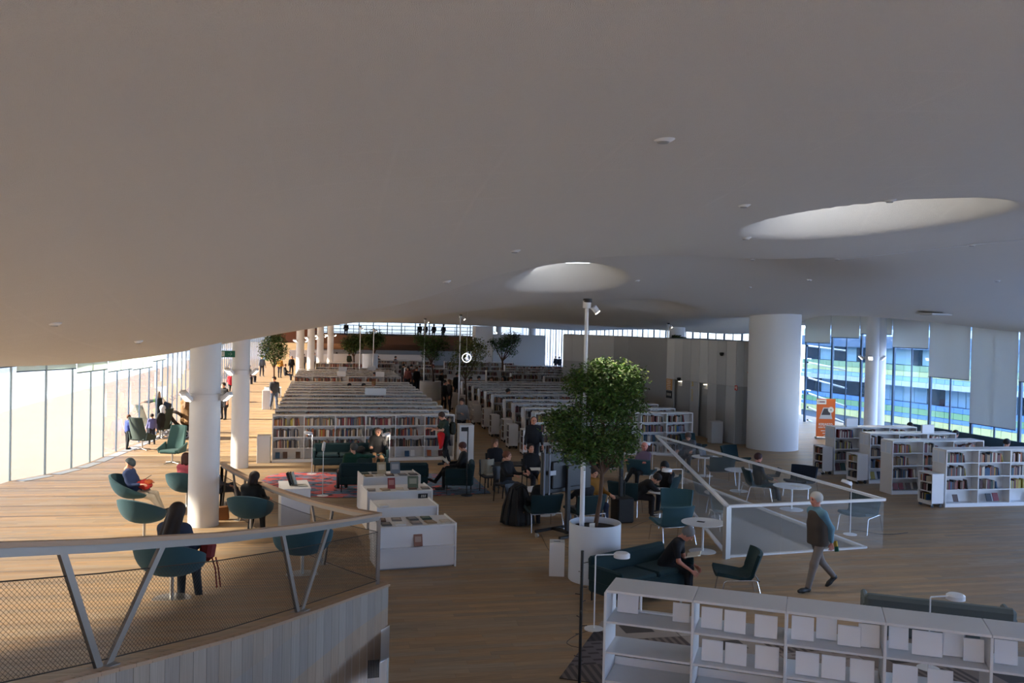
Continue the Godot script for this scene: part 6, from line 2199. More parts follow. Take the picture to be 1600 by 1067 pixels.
	st = newst(); tube(st, wp, 0.006, 5)
	tag(put("ceiling_wire", st, M["white_metal"]), "thin white wire running along the ceiling below the big lens recess", "wire")
	# flat panel in place of the shaded ceiling pocket at the right
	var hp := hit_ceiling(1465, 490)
	o = thing("ceiling_pocket", "grey panel and darker plate painting in a shaded ceiling pocket above the right windows", "hatch", hp, 0.2)
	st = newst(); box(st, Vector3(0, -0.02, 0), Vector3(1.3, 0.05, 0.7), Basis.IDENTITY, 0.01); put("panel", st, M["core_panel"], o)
	st = newst(); box(st, Vector3(0, -0.05, 0), Vector3(1.1, 0.02, 0.5)); put("recess", st, M["core_dark"], o)  # darker plate painted in for the shade inside the pocket
	# dark items on tables
	o = thing("phone", "dark phone lying on the nearest white round table", "phone", Vector3(7.75, 0.621, -17.25), 0.9)
	st = newst(); box(st, Vector3(0, 0.005, 0), Vector3(0.08, 0.009, 0.16), Basis.IDENTITY, 0.003); put("body", st, M["black_plastic"], o)
	for e in [[8.2, -20.65, 0.3, "white paper sheet on the table beside the stooping person"], [12.05, -21.0, 0.5, "white paper sheet on the round table in front of the laptop user"], [8.5, -20.85, 1.2, "second paper sheet on the table beside the stooping person"]]:
		st = newst(); box(st, Vector3(0, 0.003, 0), Vector3(0.21, 0.003, 0.3))
		var pz := put("paper", st, M["paper"]); pz.position = Vector3(e[0], 0.621, e[1]); pz.rotation.y = e[2]
		tag(pz, e[3], "paper")
	o = thing("drinking_glass", "clear drinking glass on the white table behind the display trolley", "glass", Vector3(5.1, 0.621, -21.0))
	st = newst(); lathe(st, [Vector2(0, 0.002), Vector2(0.03, 0.002), Vector2(0.036, 0.14), Vector2(0.032, 0.14), Vector2(0.027, 0.012), Vector2(0, 0.012)], 18); put("glass", st, M["clear_glass"], o)

# ---------- people ----------
# A bone is [a, b, radius at a, radius at b]. The surface is where the smooth union of all bones is zero.
func field_mesh(bones: Array, cell: float, k: float, cuts := [], paint = null) -> ArrayMesh:
	var lo := Vector3.ONE * 1e9
	var hi := -lo
	for b in bones:
		var r: float = maxf(b[2], b[3]) + cell * 2.0
		lo = lo.min(b[0] - Vector3.ONE * r).min(b[1] - Vector3.ONE * r)
		hi = hi.max(b[0] + Vector3.ONE * r).max(b[1] + Vector3.ONE * r)
	var nx := int((hi.x - lo.x) / cell) + 2; var ny := int((hi.y - lo.y) / cell) + 2; var nz := int((hi.z - lo.z) / cell) + 2
	var g := PackedFloat32Array()
	g.resize(nx * ny * nz)
	g.fill(1.0)
	for b in bones:
		var a: Vector3 = b[0]; var ab: Vector3 = b[1] - a
		var ra: float = b[2]; var dr: float = b[3] - b[2]
		var L := maxf(ab.length_squared(), 1e-9)
		var m: float = maxf(b[2], b[3]) + k + cell * 1.5
		var p0 := (a.min(b[1]) - Vector3.ONE * m - lo) / cell
		var p1 := (a.max(b[1]) + Vector3.ONE * m - lo) / cell
		for z in range(maxi(0, int(p0.z)), mini(nz, int(p1.z) + 2)):
			for y in range(maxi(0, int(p0.y)), mini(ny, int(p1.y) + 2)):
				var at := (z * ny + y) * nx
				for x in range(maxi(0, int(p0.x)), mini(nx, int(p1.x) + 2)):
					var v := lo + Vector3(x, y, z) * cell - a
					var t := clampf(v.dot(ab) / L, 0.0, 1.0)
					var d := (v - ab * t).length() - ra - dr * t
					if d > m: continue
					var o := g[at + x]
					var h := clampf(0.5 + 0.5 * (o - d) / k, 0.0, 1.0)
					g[at + x] = lerpf(o, d, h) - k * h * (1.0 - h)
	for c in cuts:   # spheres and half spaces taken away: [centre, radius] or [point, normal]
		for z in nz:
			for y in ny:
				for x in nx:
					var v := lo + Vector3(x, y, z) * cell
					var d: float = (v - c[0]).length() - c[1] if c[1] is float else -(v - c[0]).dot(c[1])
					var i := (z * ny + y) * nx + x
					if -d > g[i]: g[i] = -d
	var pos := PackedVector3Array(); var nor := PackedVector3Array(); var idx := PackedInt32Array(); var col := PackedColorArray()
	var ids := PackedInt32Array()
	ids.resize(nx * ny * nz)
	ids.fill(-1)
	var sy := nx; var sz := nx * ny
	for z in nz - 1:
		for y in ny - 1:
			var row := z * sz + y * sy
			for x in nx - 1:
				var i := row + x
				var a0 := g[i]
				var s := a0 < 0.0
				if s == (g[i + 1] < 0.0) and s == (g[i + sy] < 0.0) and s == (g[i + sz] < 0.0) and s == (g[i + sy + 1] < 0.0) and s == (g[i + sz + 1] < 0.0) and s == (g[i + sz + sy] < 0.0) and s == (g[i + sz + sy + 1] < 0.0): continue
				var q := [a0, g[i + 1], g[i + sy], g[i + sy + 1], g[i + sz], g[i + sz + 1], g[i + sz + sy], g[i + sz + sy + 1]]
				var sum := Vector3.ZERO
				var n := 0
				for e in 12:
					var c0: int = EDGES[e][0]; var c1: int = EDGES[e][1]
					var f0: float = q[c0]; var f1: float = q[c1]
					if (f0 < 0.0) != (f1 < 0.0):
						var t := f0 / (f0 - f1)
						sum += Vector3(c0 & 1, (c0 >> 1) & 1, c0 >> 2).lerp(Vector3(c1 & 1, (c1 >> 1) & 1, c1 >> 2), t)
						n += 1
				ids[i] = pos.size()
				var pp := lo + (Vector3(x, y, z) + sum / n) * cell
				pos.append(pp)
				var gr := Vector3(q[1] + q[3] + q[5] + q[7] - q[0] - q[2] - q[4] - q[6], q[2] + q[3] + q[6] + q[7] - q[0] - q[1] - q[4] - q[5], q[4] + q[5] + q[6] + q[7] - q[0] - q[1] - q[2] - q[3])
				nor.append(gr.normalized())
				col.append(paint.call(pp) if paint != null else Color.WHITE)
	for z in range(1, nz - 1):
		for y in range(1, ny - 1):
			var row := z * sz + y * sy
			for x in range(1, nx - 1):
				var i := row + x
				var s := g[i] < 0.0
				if s != (g[i + 1] < 0.0): quad_ids(idx, ids[i - sy - sz], ids[i - sz], ids[i], ids[i - sy], s)
				if s != (g[i + sy] < 0.0): quad_ids(idx, ids[i - 1 - sz], ids[i - 1], ids[i], ids[i - sz], s)
				if s != (g[i + sz] < 0.0): quad_ids(idx, ids[i - 1 - sy], ids[i - sy], ids[i], ids[i - 1], s)
	var arr := []
	arr.resize(Mesh.ARRAY_MAX)
	arr[Mesh.ARRAY_VERTEX] = pos; arr[Mesh.ARRAY_NORMAL] = nor; arr[Mesh.ARRAY_COLOR] = col; arr[Mesh.ARRAY_INDEX] = idx
	var am := ArrayMesh.new()
	am.add_surface_from_arrays(Mesh.PRIMITIVE_TRIANGLES, arr)
	return am

const EDGES := [[0, 1], [2, 3], [4, 5], [6, 7], [0, 2], [1, 3], [4, 6], [5, 7], [0, 4], [1, 5], [2, 6], [3, 7]]

func quad_ids(idx: PackedInt32Array, a: int, b: int, c: int, d: int, s: bool) -> void:
	if a < 0 or b < 0 or c < 0 or d < 0: return
	if s: idx.append_array([a, c, b, a, d, c])
	else: idx.append_array([a, b, c, a, c, d])

var heads := {}
var hand_mesh: ArrayMesh
var hand_mirror: ArrayMesh
var shoe_mesh: ArrayMesh

func sph(p: Vector3, r: float) -> Array: return [p, p, r, r]

func make_people_parts() -> void:
	var hb := [sph(Vector3(0, 0.025, -0.015), 0.093), [Vector3(0, 0.035, 0.025), Vector3(0, -0.085, 0.052), 0.068, 0.036], sph(Vector3(0, 0.03, 0.01), 0.085)]
	for s in [-1, 1]:
		hb.append([Vector3(s * 0.05, -0.05, 0.0), Vector3(s * 0.012, -0.09, 0.055), 0.032, 0.026])
		hb.append([Vector3(s * 0.048, -0.02, 0.055), Vector3(s * 0.03, -0.045, 0.07), 0.02, 0.018])
		hb.append([Vector3(s * 0.084, 0.01, -0.01), Vector3(s * 0.082, -0.025, -0.004), 0.019, 0.013])
		hb.append([Vector3(s * 0.015, 0.033, 0.088), Vector3(s * 0.042, 0.033, 0.08), 0.010, 0.010])
	hb.append([Vector3(0, 0.015, 0.09), Vector3(0, -0.025, 0.112), 0.010, 0.014])
	hb.append([Vector3(-0.018, -0.056, 0.088), Vector3(0.018, -0.056, 0.088), 0.009, 0.009])
	hb.append([Vector3(0, -0.08, 0.0), Vector3(0, -0.15, -0.03), 0.052, 0.052])
	heads["face"] = field_mesh(hb, 0.0075, 0.016, [], func(p: Vector3):
		for s in [-1, 1]:
			if p.distance_to(Vector3(s * 0.031, 0.012, 0.094)) < 0.015: return Color(0.12, 0.09, 0.09)
			if p.distance_to(Vector3(s * 0.030, 0.036, 0.098)) < 0.013: return Color(0.45, 0.34, 0.28)
		if absf(p.y + 0.056) < 0.009 and p.z > 0.088 and absf(p.x) < 0.026: return Color(0.85, 0.52, 0.50)
		return Color.WHITE)
	var cap := [sph(Vector3(0, 0.03, -0.02), 0.108), sph(Vector3(0, 0.045, 0.002), 0.093)]
	var face_cut := [[Vector3(0, -0.045, 0.10), 0.098]]
	heads["short"] = field_mesh(cap, 0.009, 0.02, face_cut + [[Vector3(0, -0.055, 0), Vector3(0, -1, 0)]])
	heads["buzz"] = field_mesh([sph(Vector3(0, 0.028, -0.018), 0.101)], 0.009, 0.02, face_cut + [[Vector3(0, -0.03, 0), Vector3(0, -1, 0)]])
	heads["fringe"] = field_mesh([sph(Vector3(0, 0.0, -0.035), 0.098)], 0.009, 0.02, [[Vector3(0, 0.03, 0.07), 0.11], [Vector3(0, -0.055, 0), Vector3(0, -1, 0)], [Vector3(0, 0.045, 0), Vector3(0, 1, 0)]])
	var bob := cap.duplicate()
	for s in [-1, 1]: bob.append([Vector3(s * 0.075, 0.0, -0.02), Vector3(s * 0.085, -0.13, -0.01), 0.04, 0.035])
	bob.append([Vector3(0, 0, -0.06), Vector3(0, -0.13, -0.07), 0.07, 0.06])
	heads["bob"] = field_mesh(bob, 0.010, 0.03, [[Vector3(0, -0.06, 0.10), 0.10]])
	var lng := cap.duplicate()
	for s in [-1, 1]: lng.append([Vector3(s * 0.07, 0.0, -0.03), Vector3(s * 0.10, -0.38, -0.09), 0.05, 0.05])
	lng.append([Vector3(0, 0, -0.06), Vector3(0.0, -0.44, -0.15), 0.075, 0.06])
	heads["long"] = field_mesh(lng, 0.012, 0.04, [[Vector3(0, -0.06, 0.11), 0.105]])
	heads["beanie"] = field_mesh([sph(Vector3(0, 0.035, -0.012), 0.111), [Vector3(0, 0.02, -0.02), Vector3(0, 0.02, 0.02), 0.112, 0.105]], 0.009, 0.03, [[Vector3(0, 0.012, 0), Vector3(0, -1, -0.25)]])
	heads["hood"] = field_mesh([sph(Vector3(0, 0.02, -0.03), 0.13), [Vector3(0, -0.12, -0.05), Vector3(0, -0.14, 0.03), 0.11, 0.10]], 0.012, 0.05, [[Vector3(0, -0.01, 0.13), 0.11]])
	var hd := []
	for i in 4: hd.append([Vector3(-0.006 + i * 0.004, 0, 0.0), Vector3(-0.032 + i * 0.021, 0, 0.085), 0.017, 0.0115])
	var len := [0.058, 0.075, 0.080, 0.070]
	for i in 4:
		var x := -0.032 + i * 0.021
		var L: float = len[i]
		var a := Vector3(x, 0, 0.085); var b := a + Vector3((i - 1.5) * 0.004, -0.014, L * 0.46); var c := b + Vector3(0, -0.022, L * 0.26); var d := c + Vector3(0, -0.020, L * 0.06)
		hd.append([a, b, 0.0095, 0.0088]); hd.append([b, c, 0.0088, 0.008]); hd.append([c, d, 0.008, 0.0072])
	hd.append([Vector3(0.014, -0.004, 0.025), Vector3(0.046, -0.014, 0.058), 0.014, 0.011]); hd.append([Vector3(0.046, -0.014, 0.058), Vector3(0.050, -0.030, 0.092), 0.0105, 0.0085])
	hd.append([Vector3(0, 0, -0.04), Vector3(0, 0, 0.02), 0.024, 0.022])
	hand_mesh = field_mesh(hd, 0.0045, 0.006)
	var md := []
	for b in hd: md.append([b[0] * Vector3(-1, 1, 1), b[1] * Vector3(-1, 1, 1), b[2], b[3]])
	hand_mirror = field_mesh(md, 0.0045, 0.006)
	shoe_mesh = field_mesh([[Vector3(0, 0.038, -0.055), Vector3(0, 0.034, 0.10), 0.042, 0.040], [Vector3(0, 0.03, 0.08), Vector3(0, 0.03, 0.155), 0.042, 0.032], [Vector3(0, 0.05, -0.05), Vector3(0, 0.085, -0.05), 0.042, 0.043]], 0.011, 0.025, [[Vector3(0, 0, 0), Vector3(0, -1, 0)]])

func rot(fwd: float, side: float) -> Vector3:   # a direction that hangs down, swung forward and to the side, degrees
	var v := Vector3.DOWN.rotated(Vector3.RIGHT, -deg_to_rad(fwd))
	return v.rotated(Vector3.BACK, deg_to_rad(side))

var shade_n := 0
# w: where (feet or seat point on the floor), turn: facing, q: overrides of the pose and clothes below
func person(w: Vector3, turn: float, label: String, q: Dictionary, group := "") -> Node3D:
	var d := {"h": 1.74, "hip": 0.93, "lean": 2.0, "legl": [4, 3, 4], "legr": [-4, -3, 6], "arml": [6, 10, 14, 0], "armr": [6, -10, 14, 0], "head": [6, 0], "top": Color(0.1, 0.1, 0.12), "legs": Color(0.12, 0.13, 0.17), "shoe": Color(0.08, 0.08, 0.08), "hair": Color(0.16, 0.10, 0.07), "style": "short", "skin": Color(0.80, 0.58, 0.47), "cell": 0.022, "sleeve": 1.0, "coat": 0.0, "roll": 0.0, "topname": "top", "bulk": 0.0, "twist": 0.0, "half": false}
	if q.get("sit", false): d.merge({"hip": 0.50, "lean": -8.0, "legl": [84, 7, 84], "legr": [84, -7, 84], "arml": [28, 12, 52, -14], "armr": [28, -12, 52, 14], "head": [14, 0]}, true)
	d.merge(q, true)
	var s: float = d.h / 1.74
	var o := thing("person", label, "person", w, turn, group)
	o.scale = Vector3.ONE * s
	var lean := deg_to_rad(d.lean)
	var T := Vector3(sin(deg_to_rad(d.roll)), cos(lean) * cos(deg_to_rad(d.roll)), sin(lean)).normalized()
	var X := Vector3.RIGHT.rotated(Vector3.UP, deg_to_rad(d.twist))
	var Pv := Vector3(0, d.hip / s if q.get("sit", false) else d.hip, 0)
	var N := Pv + T * 0.52
	var pitch := deg_to_rad(d.head[0]) + lean * 0.5
	var hb := Basis(Vector3.UP, deg_to_rad(d.head[1])) * Basis(Vector3.RIGHT, pitch)
	var Hc := N + T * 0.045 + hb * Vector3(0, 0.115, 0.015)
	var cell: float = d.cell
	var bulk: float = d.bulk
	var skin_b := []
	var top_b := []
	var leg_b := []
	# trunk
	for sx in [-1.0, 1.0]:
		top_b.append([Pv + X * sx * 0.085 + T * 0.02, Pv + T * 0.26 + X * sx * 0.075, 0.115 + bulk, 0.112 + bulk])
		top_b.append([Pv + T * 0.26 + X * sx * 0.075, Pv + T * 0.42 + X * sx * 0.085, 0.112 + bulk, 0.098 + bulk])
		leg_b.append([Pv + Vector3(sx * 0.085, 0.03, 0), Pv + Vector3(sx * 0.09, -0.04, 0.0), 0.112, 0.108])
	top_b.append([Pv + T * 0.02, Pv + T * 0.40, 0.122 + bulk, 0.112 + bulk])
	top_b.append([N - T * 0.065 - X * 0.15, N - T * 0.065 + X * 0.15, 0.072 + bulk, 0.072 + bulk])
	top_b.append([N - T * 0.06, N + T * 0.0, 0.075, 0.062])
	skin_b.append([Pv, N - T * 0.1, 0.085, 0.085]); skin_b.append([N - T * 0.09, Hc - hb * Vector3(0, 0.05, 0.02), 0.062, 0.052])
	skin_b.append([N - T * 0.07 - X * 0.14, N - T * 0.07 + X * 0.14, 0.06, 0.06])
	var hands := []
	for k in 2:
		var sx := 1.0 if k == 0 else -1.0
		var a: Array = d.arml if k == 0 else d.armr
		var sh := N - T * 0.075 + X * sx * 0.18
		var u: Vector3 = rot(a[0] + d.lean * 0.5, a[1])
		var el := sh + u * 0.285
		var f: Vector3 = rot(a[0] + d.lean * 0.5 + a[2], a[1] + a[3])
		var wr := el + f * 0.245
		var sleeve: float = d.sleeve
		skin_b.append([sh, el, 0.046, 0.038]); skin_b.append([el, wr, 0.039, 0.026])
		top_b.append([sh, el if sleeve > 0.55 else sh.lerp(el, 0.7), 0.06 + bulk * 0.6, 0.05 + bulk * 0.5])
		if sleeve > 0.55: top_b.append([el, el.lerp(wr, 0.93 if sleeve > 0.9 else 0.4), 0.05 + bulk * 0.5, 0.038 + bulk * 0.4])
		var fb := Basis.looking_at(f, Vector3.UP if absf(f.y) < 0.9 else Vector3.BACK, true)
		if f.y < -0.5: fb = fb * Basis(Vector3.BACK, -sx * 1.2)
		hands.append([Transform3D(fb, wr + f * 0.015), hand_mesh if k else hand_mirror])
	for k in 2:
		var sx := 1.0 if k == 0 else -1.0
		var l: Array = d.legl if k == 0 else d.legr
		var hp := Pv + Vector3(sx * 0.09, -0.03, 0)
		var u: Vector3 = rot(l[0], l[1])
		var kn := hp + u * 0.43
		var f: Vector3 = rot(l[0] - l[2], l[1] * 0.4)
		var an := kn + f * 0.40
		skin_b.append([hp, kn, 0.07, 0.05]); skin_b.append([kn, an, 0.048, 0.036])
		leg_b.append([hp, kn, 0.088, 0.066]); leg_b.append([kn, an, 0.066, 0.052])
		if d.half: continue
		var foot_fwd := Vector3(f.x * 0.3 + sx * 0.12, 0, 1).normalized()
		var toe := clampf((l[0] - l[2]) * 0.6 if l.size() < 4 else l[3], -70.0, 60.0)
		var fbs := Basis.looking_at(foot_fwd, Vector3.UP, true) * Basis(Vector3.RIGHT, -deg_to_rad(toe))
		var e := put("shoe", shoe_mesh, mat("shoe_" + d.shoe.to_html(false), d.shoe, 0.6), o)
		e.transform = Transform3D(fbs, an - fbs * Vector3(0, 0.085, -0.05))
	if d.coat > 0.0:
		var cl: float = d.coat
		for sx in [-1.0, 1.0]:
			var l: Array = d.legl if sx > 0 else d.legr
			top_b.append([Pv + Vector3(sx * 0.085, 0, 0), Pv + Vector3(sx * 0.10, -0.03, 0) + rot(l[0], l[1]) * cl, 0.125 + bulk, 0.135 + bulk])
	var body := newst()
	var bm := field_mesh(skin_b, maxf(cell, 0.022), 0.03)
	body.append_from(bm, 0, Transform3D.IDENTITY)
	body.append_from(heads["face"], 0, Transform3D(hb, Hc))
	for h in hands: body.append_from(h[1], 0, h[0])
	var sk := mat("skin_" + d.skin.to_html(false), d.skin, 0.6)
	sk.vertex_color_use_as_albedo = true
	put("body", body, sk, o)
	put(d.topname, field_mesh(top_b, cell, 0.05), cloth(d.top), o)
	put("trousers", field_mesh(leg_b, cell, 0.045), cloth(d.legs), o)
	if d.style != "bald":
		var hm := put("hair" if not d.style in ["beanie", "hood"] else ("knitted_cap" if d.style == "beanie" else "hood"), heads[d.style], mat("hair_" + d.hair.to_html(false), d.hair, 0.75), o)
		hm.transform = Transform3D(hb, Hc)
	return o

func cloth(c: Color) -> StandardMaterial3D:
	var m := mat("cloth_" + c.to_html(false), c, 0.9)
	m.uv1_triplanar = true
	m.uv1_scale = Vector3.ONE * 5.0
	m.heightmap_enabled = true
	m.heightmap_texture = M["weave"]
	m.heightmap_scale = 0.4
	return m

func on_line(px: float, z: float) -> Vector3:
	var p := PZ(px, 560, z)
	return Vector3(p.x, 0, z)

func build_people() -> void:
	make_people_parts()
	var BLK := Color(0.06, 0.06, 0.07); var JEAN := Color(0.16, 0.20, 0.29); var GREYH := Color(0.50, 0.48, 0.46); var WHITEH := Color(0.80, 0.79, 0.76); var BLOND := Color(0.62, 0.48, 0.30); var DKH := Color(0.09, 0.06, 0.05)
	# --- on the ramp
	var c1 := PR(208, 800)
	person(c1 + Vector3(0.06, 0, 0), PI - 1.75, "man in a dark knitted cap and navy jacket looking at a phone", {"sit": true, "hip": 0.52, "lean": -22.0, "legl": [82, 2, 58], "legr": [74, -4, 36], "arml": [30, 10, 78, -24], "armr": [30, -10, 78, 24], "head": [34, 0], "top": Color(0.12, 0.19, 0.34), "legs": Color(0.70, 0.66, 0.58), "shoe": Color(0.12, 0.12, 0.12), "hair": Color(0.17, 0.22, 0.24), "style": "beanie", "bulk": 0.012, "cell": 0.02, "topname": "jacket"})
	var bk := thing("backpack", "red and orange backpack on the lap of the man in the dark cap", "backpack", c1 + Vector3(0.20, 0.58, 0.02), PI - 1.75)
	var st := newst(); box(st, Vector3(0, 0.08, 0.06), Vector3(0.34, 0.20, 0.30), Basis(Vector3.RIGHT, 0.35), 0.07); put("bag_body", st, mat("bag_red", Color(0.72, 0.16, 0.14), 0.75), bk)
	st = newst(); box(st, Vector3(0, 0.14, 0.14), Vector3(0.26, 0.10, 0.16), Basis(Vector3.RIGHT, 0.35), 0.04); put("front_pocket", st, mat("bag_orange", Color(0.78, 0.36, 0.16), 0.75), bk)
	st = newst(); tube(st, [Vector3(-0.17, 0.05, 0.1), Vector3(-0.2, 0.17, 0.0), Vector3(-0.17, 0.1, -0.12)], 0.018, 6); put("strap", st, M["bag_red"], bk)
	var ph := thing("phone", "dark phone held up by the man in the knitted cap", "phone", c1 + Vector3(0.34, 0.84, 0.04), PI - 1.75)
	st = newst(); box(st, Vector3.ZERO, Vector3(0.075, 0.012, 0.15), Basis(Vector3.RIGHT, -0.6), 0.004); put("body", st, M["black_plastic"], ph)
	var c2 := PR(268, 936)
	person(c2, PI - 0.35, "long-haired woman seen from behind in the nearest teal shell chair", {"sit": true, "hip": 0.52, "lean": 6.0, "legl": [66, -8, 74], "legr": [68, -18, 66], "arml": [20, 14, 60, -20], "armr": [20, -14, 60, 20], "head": [22, 0], "top": Color(0.20, 0.24, 0.32), "legs": Color(0.09, 0.12, 0.15), "shoe": Color(0.82, 0.80, 0.78), "hair": Color(0.15, 0.115, 0.095), "style": "long", "cell": 0.02, "bulk": 0.01})
	var rb := thing("backpack", "dark red backpack with hanging straps beside the long-haired woman", "backpack", c2 + Vector3(0.46, 0.52, -0.05), 0.3)
	st = newst(); box(st, Vector3(0, 0.14, 0), Vector3(0.2, 0.30, 0.22), Basis(Vector3.BACK, -0.15), 0.07); put("bag_body", st, mat("bag_dark_red", Color(0.42, 0.10, 0.10), 0.8), rb)
	for k in 2:
		st = newst(); tube(st, [Vector3(0.04 + k * 0.05, 0.05, 0.1), Vector3(0.08 + k * 0.04, -0.1, 0.14), Vector3(0.10 + k * 0.05, -0.36, 0.16)], 0.011, 5); put("strap", st, M["bag_dark_red"], rb)
	person(PR(292, 790), PI - 0.3, "person in a pink top with brown hair, half hidden left of the nearest column", {"sit": true, "hip": 0.52, "top": Color(0.80, 0.36, 0.40), "hair": Color(0.28, 0.16, 0.12), "style": "bob", "head": [20, 30]})
	person(PR(340, 792) + Vector3(0.0, 0, 0.1), PI / 2 + 0.5, "person in dark jeans with a laptop, mostly hidden right of the nearest column", {"sit": true, "hip": 0.5, "lean": -18.0, "top": Color(0.30, 0.30, 0.33), "legs": Color(0.10, 0.12, 0.18), "shoe": Color(0.5, 0.3, 0.16), "legl": [95, 6, 60], "legr": [84, -6, 72]})
	var c5 := PR(392, 834)
	person(c5, PI - 0.25, "dark-haired person in a glossy black jacket seen from behind left of the railing", {"sit": true, "hip": 0.52, "lean": 4.0, "legl": [70, 8, 88], "legr": [66, -6, 60], "top": Color(0.07, 0.08, 0.08), "legs": Color(0.06, 0.06, 0.07), "shoe": Color(0.80, 0.80, 0.80), "hair": Color(0.13, 0.07, 0.06), "style": "bob", "bulk": 0.014, "topname": "jacket", "head": [24, -20]})
	st = newst(); box(st, Vector3(0, 0.15, 0), Vector3(0.34, 0.3, 0.16), Basis(Vector3.BACK, 0.1), 0.01)
	var bx := put("paper_bag", st, mat("kraft", Color(0.55, 0.36, 0.2), 0.85)); bx.position = PR(345, 812) ; tag(bx, "brown paper bag on the floor right of the nearest column", "bag")
	# --- by the left windows
	person(P(199, 702), PI - 0.9, "small boy in a blue sweater beside the grey high-backed chair", {"h": 1.22, "top": Color(0.20, 0.27, 0.52), "hair": Color(0.40, 0.27, 0.18), "legs": Color(0.10, 0.12, 0.14), "cell": 0.03})
	person(P(237, 694), PI + 0.4, "small dark-haired child in a lilac top between the grey chairs by the window", {"h": 1.12, "top": Color(0.40, 0.40, 0.58), "hair": DKH, "cell": 0.03})
	person(P(249, 676), -PI / 2 - 0.25, "blond woman in a dark coat reaching out to the left glass wall", {"h": 1.7, "lean": 8.0, "armr": [75, -4, 8, 0], "arml": [70, 6, 10, 0], "top": Color(0.10, 0.14, 0.16), "legs": Color(0.14, 0.17, 0.2), "hair": Color(0.66, 0.5, 0.34), "style": "bob", "coat": 0.16, "cell": 0.028, "topname": "coat"})
	var sb := thing("shoulder_bag", "black shoulder bag of the blond woman at the left glass wall", "bag", P(249, 676) + Vector3(0.3, 0.95, 0.1), -0.3)
	st = newst(); box(st, Vector3(0, 0.15, 0), Vector3(0.34, 0.28, 0.14), Basis(Vector3.BACK, -0.3), 0.05); put("bag_body", st, M["black_plastic"], sb)
	st = newst(); tube(st, [Vector3(-0.12, 0.28, 0), Vector3(-0.2, 0.48, 0), Vector3(-0.05, 0.3, 0)], 0.012, 5); put("strap", st, M["black_plastic"], sb)
	person(P(251, 686) + Vector3(-0.02, 0, 0.1), -PI / 2 - 0.5, "white-haired visitor in black sitting in the grey high-backed chair by the window", {"sit": true, "hip": 0.52, "top": BLK, "hair": WHITEH, "style": "bob", "lean": -14.0, "cell": 0.028})
	person(P(291, 683), PI - 0.2, "woman in a long tan coat seen from behind, with a pushchair", {"h": 1.72, "top": Color(0.46, 0.34, 0.20), "legs": Color(0.05, 0.05, 0.06), "hair": Color(0.45, 0.32, 0.2), "style": "long", "coat": 0.28, "bulk": 0.02, "legl": [14, 2, 10], "legr": [-14, -2, 14], "arml": [20, 8, 30, 0], "cell": 0.028, "topname": "coat"})
	pushchair(P(268, 684) + Vector3(0.15, 0, -0.1))
	person(P(349, 655), -0.4, "person in a dark coat with a lime-green scarf, half hidden behind the nearest column", {"h": 1.72, "top": Color(0.16, 0.16, 0.17), "coat": 0.25, "cell": 0.03})
	st = newst(); box(st, Vector3(-0.2, 0.7, 0.12), Vector3(0.07, 0.75, 0.05), Basis.IDENTITY, 0.02)
	var sc := put("scarf", st, mat("lime", Color(0.45, 0.85, 0.15), 0.8)); sc.position = P(349, 655); tag(sc, "lime-green scarf hanging from the person behind the nearest column", "scarf")
	person(P(357, 628), PI / 2 + 0.3, "visitor reclining in jeans between the two nearest columns", {"sit": true, "hip": 0.42, "lean": -38.0, "legl": [98, 5, 42], "legr": [92, -5, 50], "top": Color(0.62, 0.55, 0.55), "legs": Color(0.30, 0.34, 0.38), "cell": 0.032})
	person(P(361, 612), PI, "small figure in a red top between the two nearest columns", {"sit": true, "top": Color(0.72, 0.12, 0.18), "hair": Color(0.70, 0.66, 0.62), "cell": 0.035})
	# --- left aisle and beyond
	person(P(428, 641), 0.25, "young man in a dark grey shirt and jeans walking along the left book rows", {"h": 1.76, "legl": [16, 2, 4], "legr": [-14, -2, 26], "arml": [-12, 10, 14, 0], "armr": [16, -12, 52, 14], "top": Color(0.20, 0.21, 0.24), "legs": Color(0.24, 0.28, 0.36), "shoe": Color(0.25, 0.2, 0.18), "cell": 0.025, "head": [10, -50]})
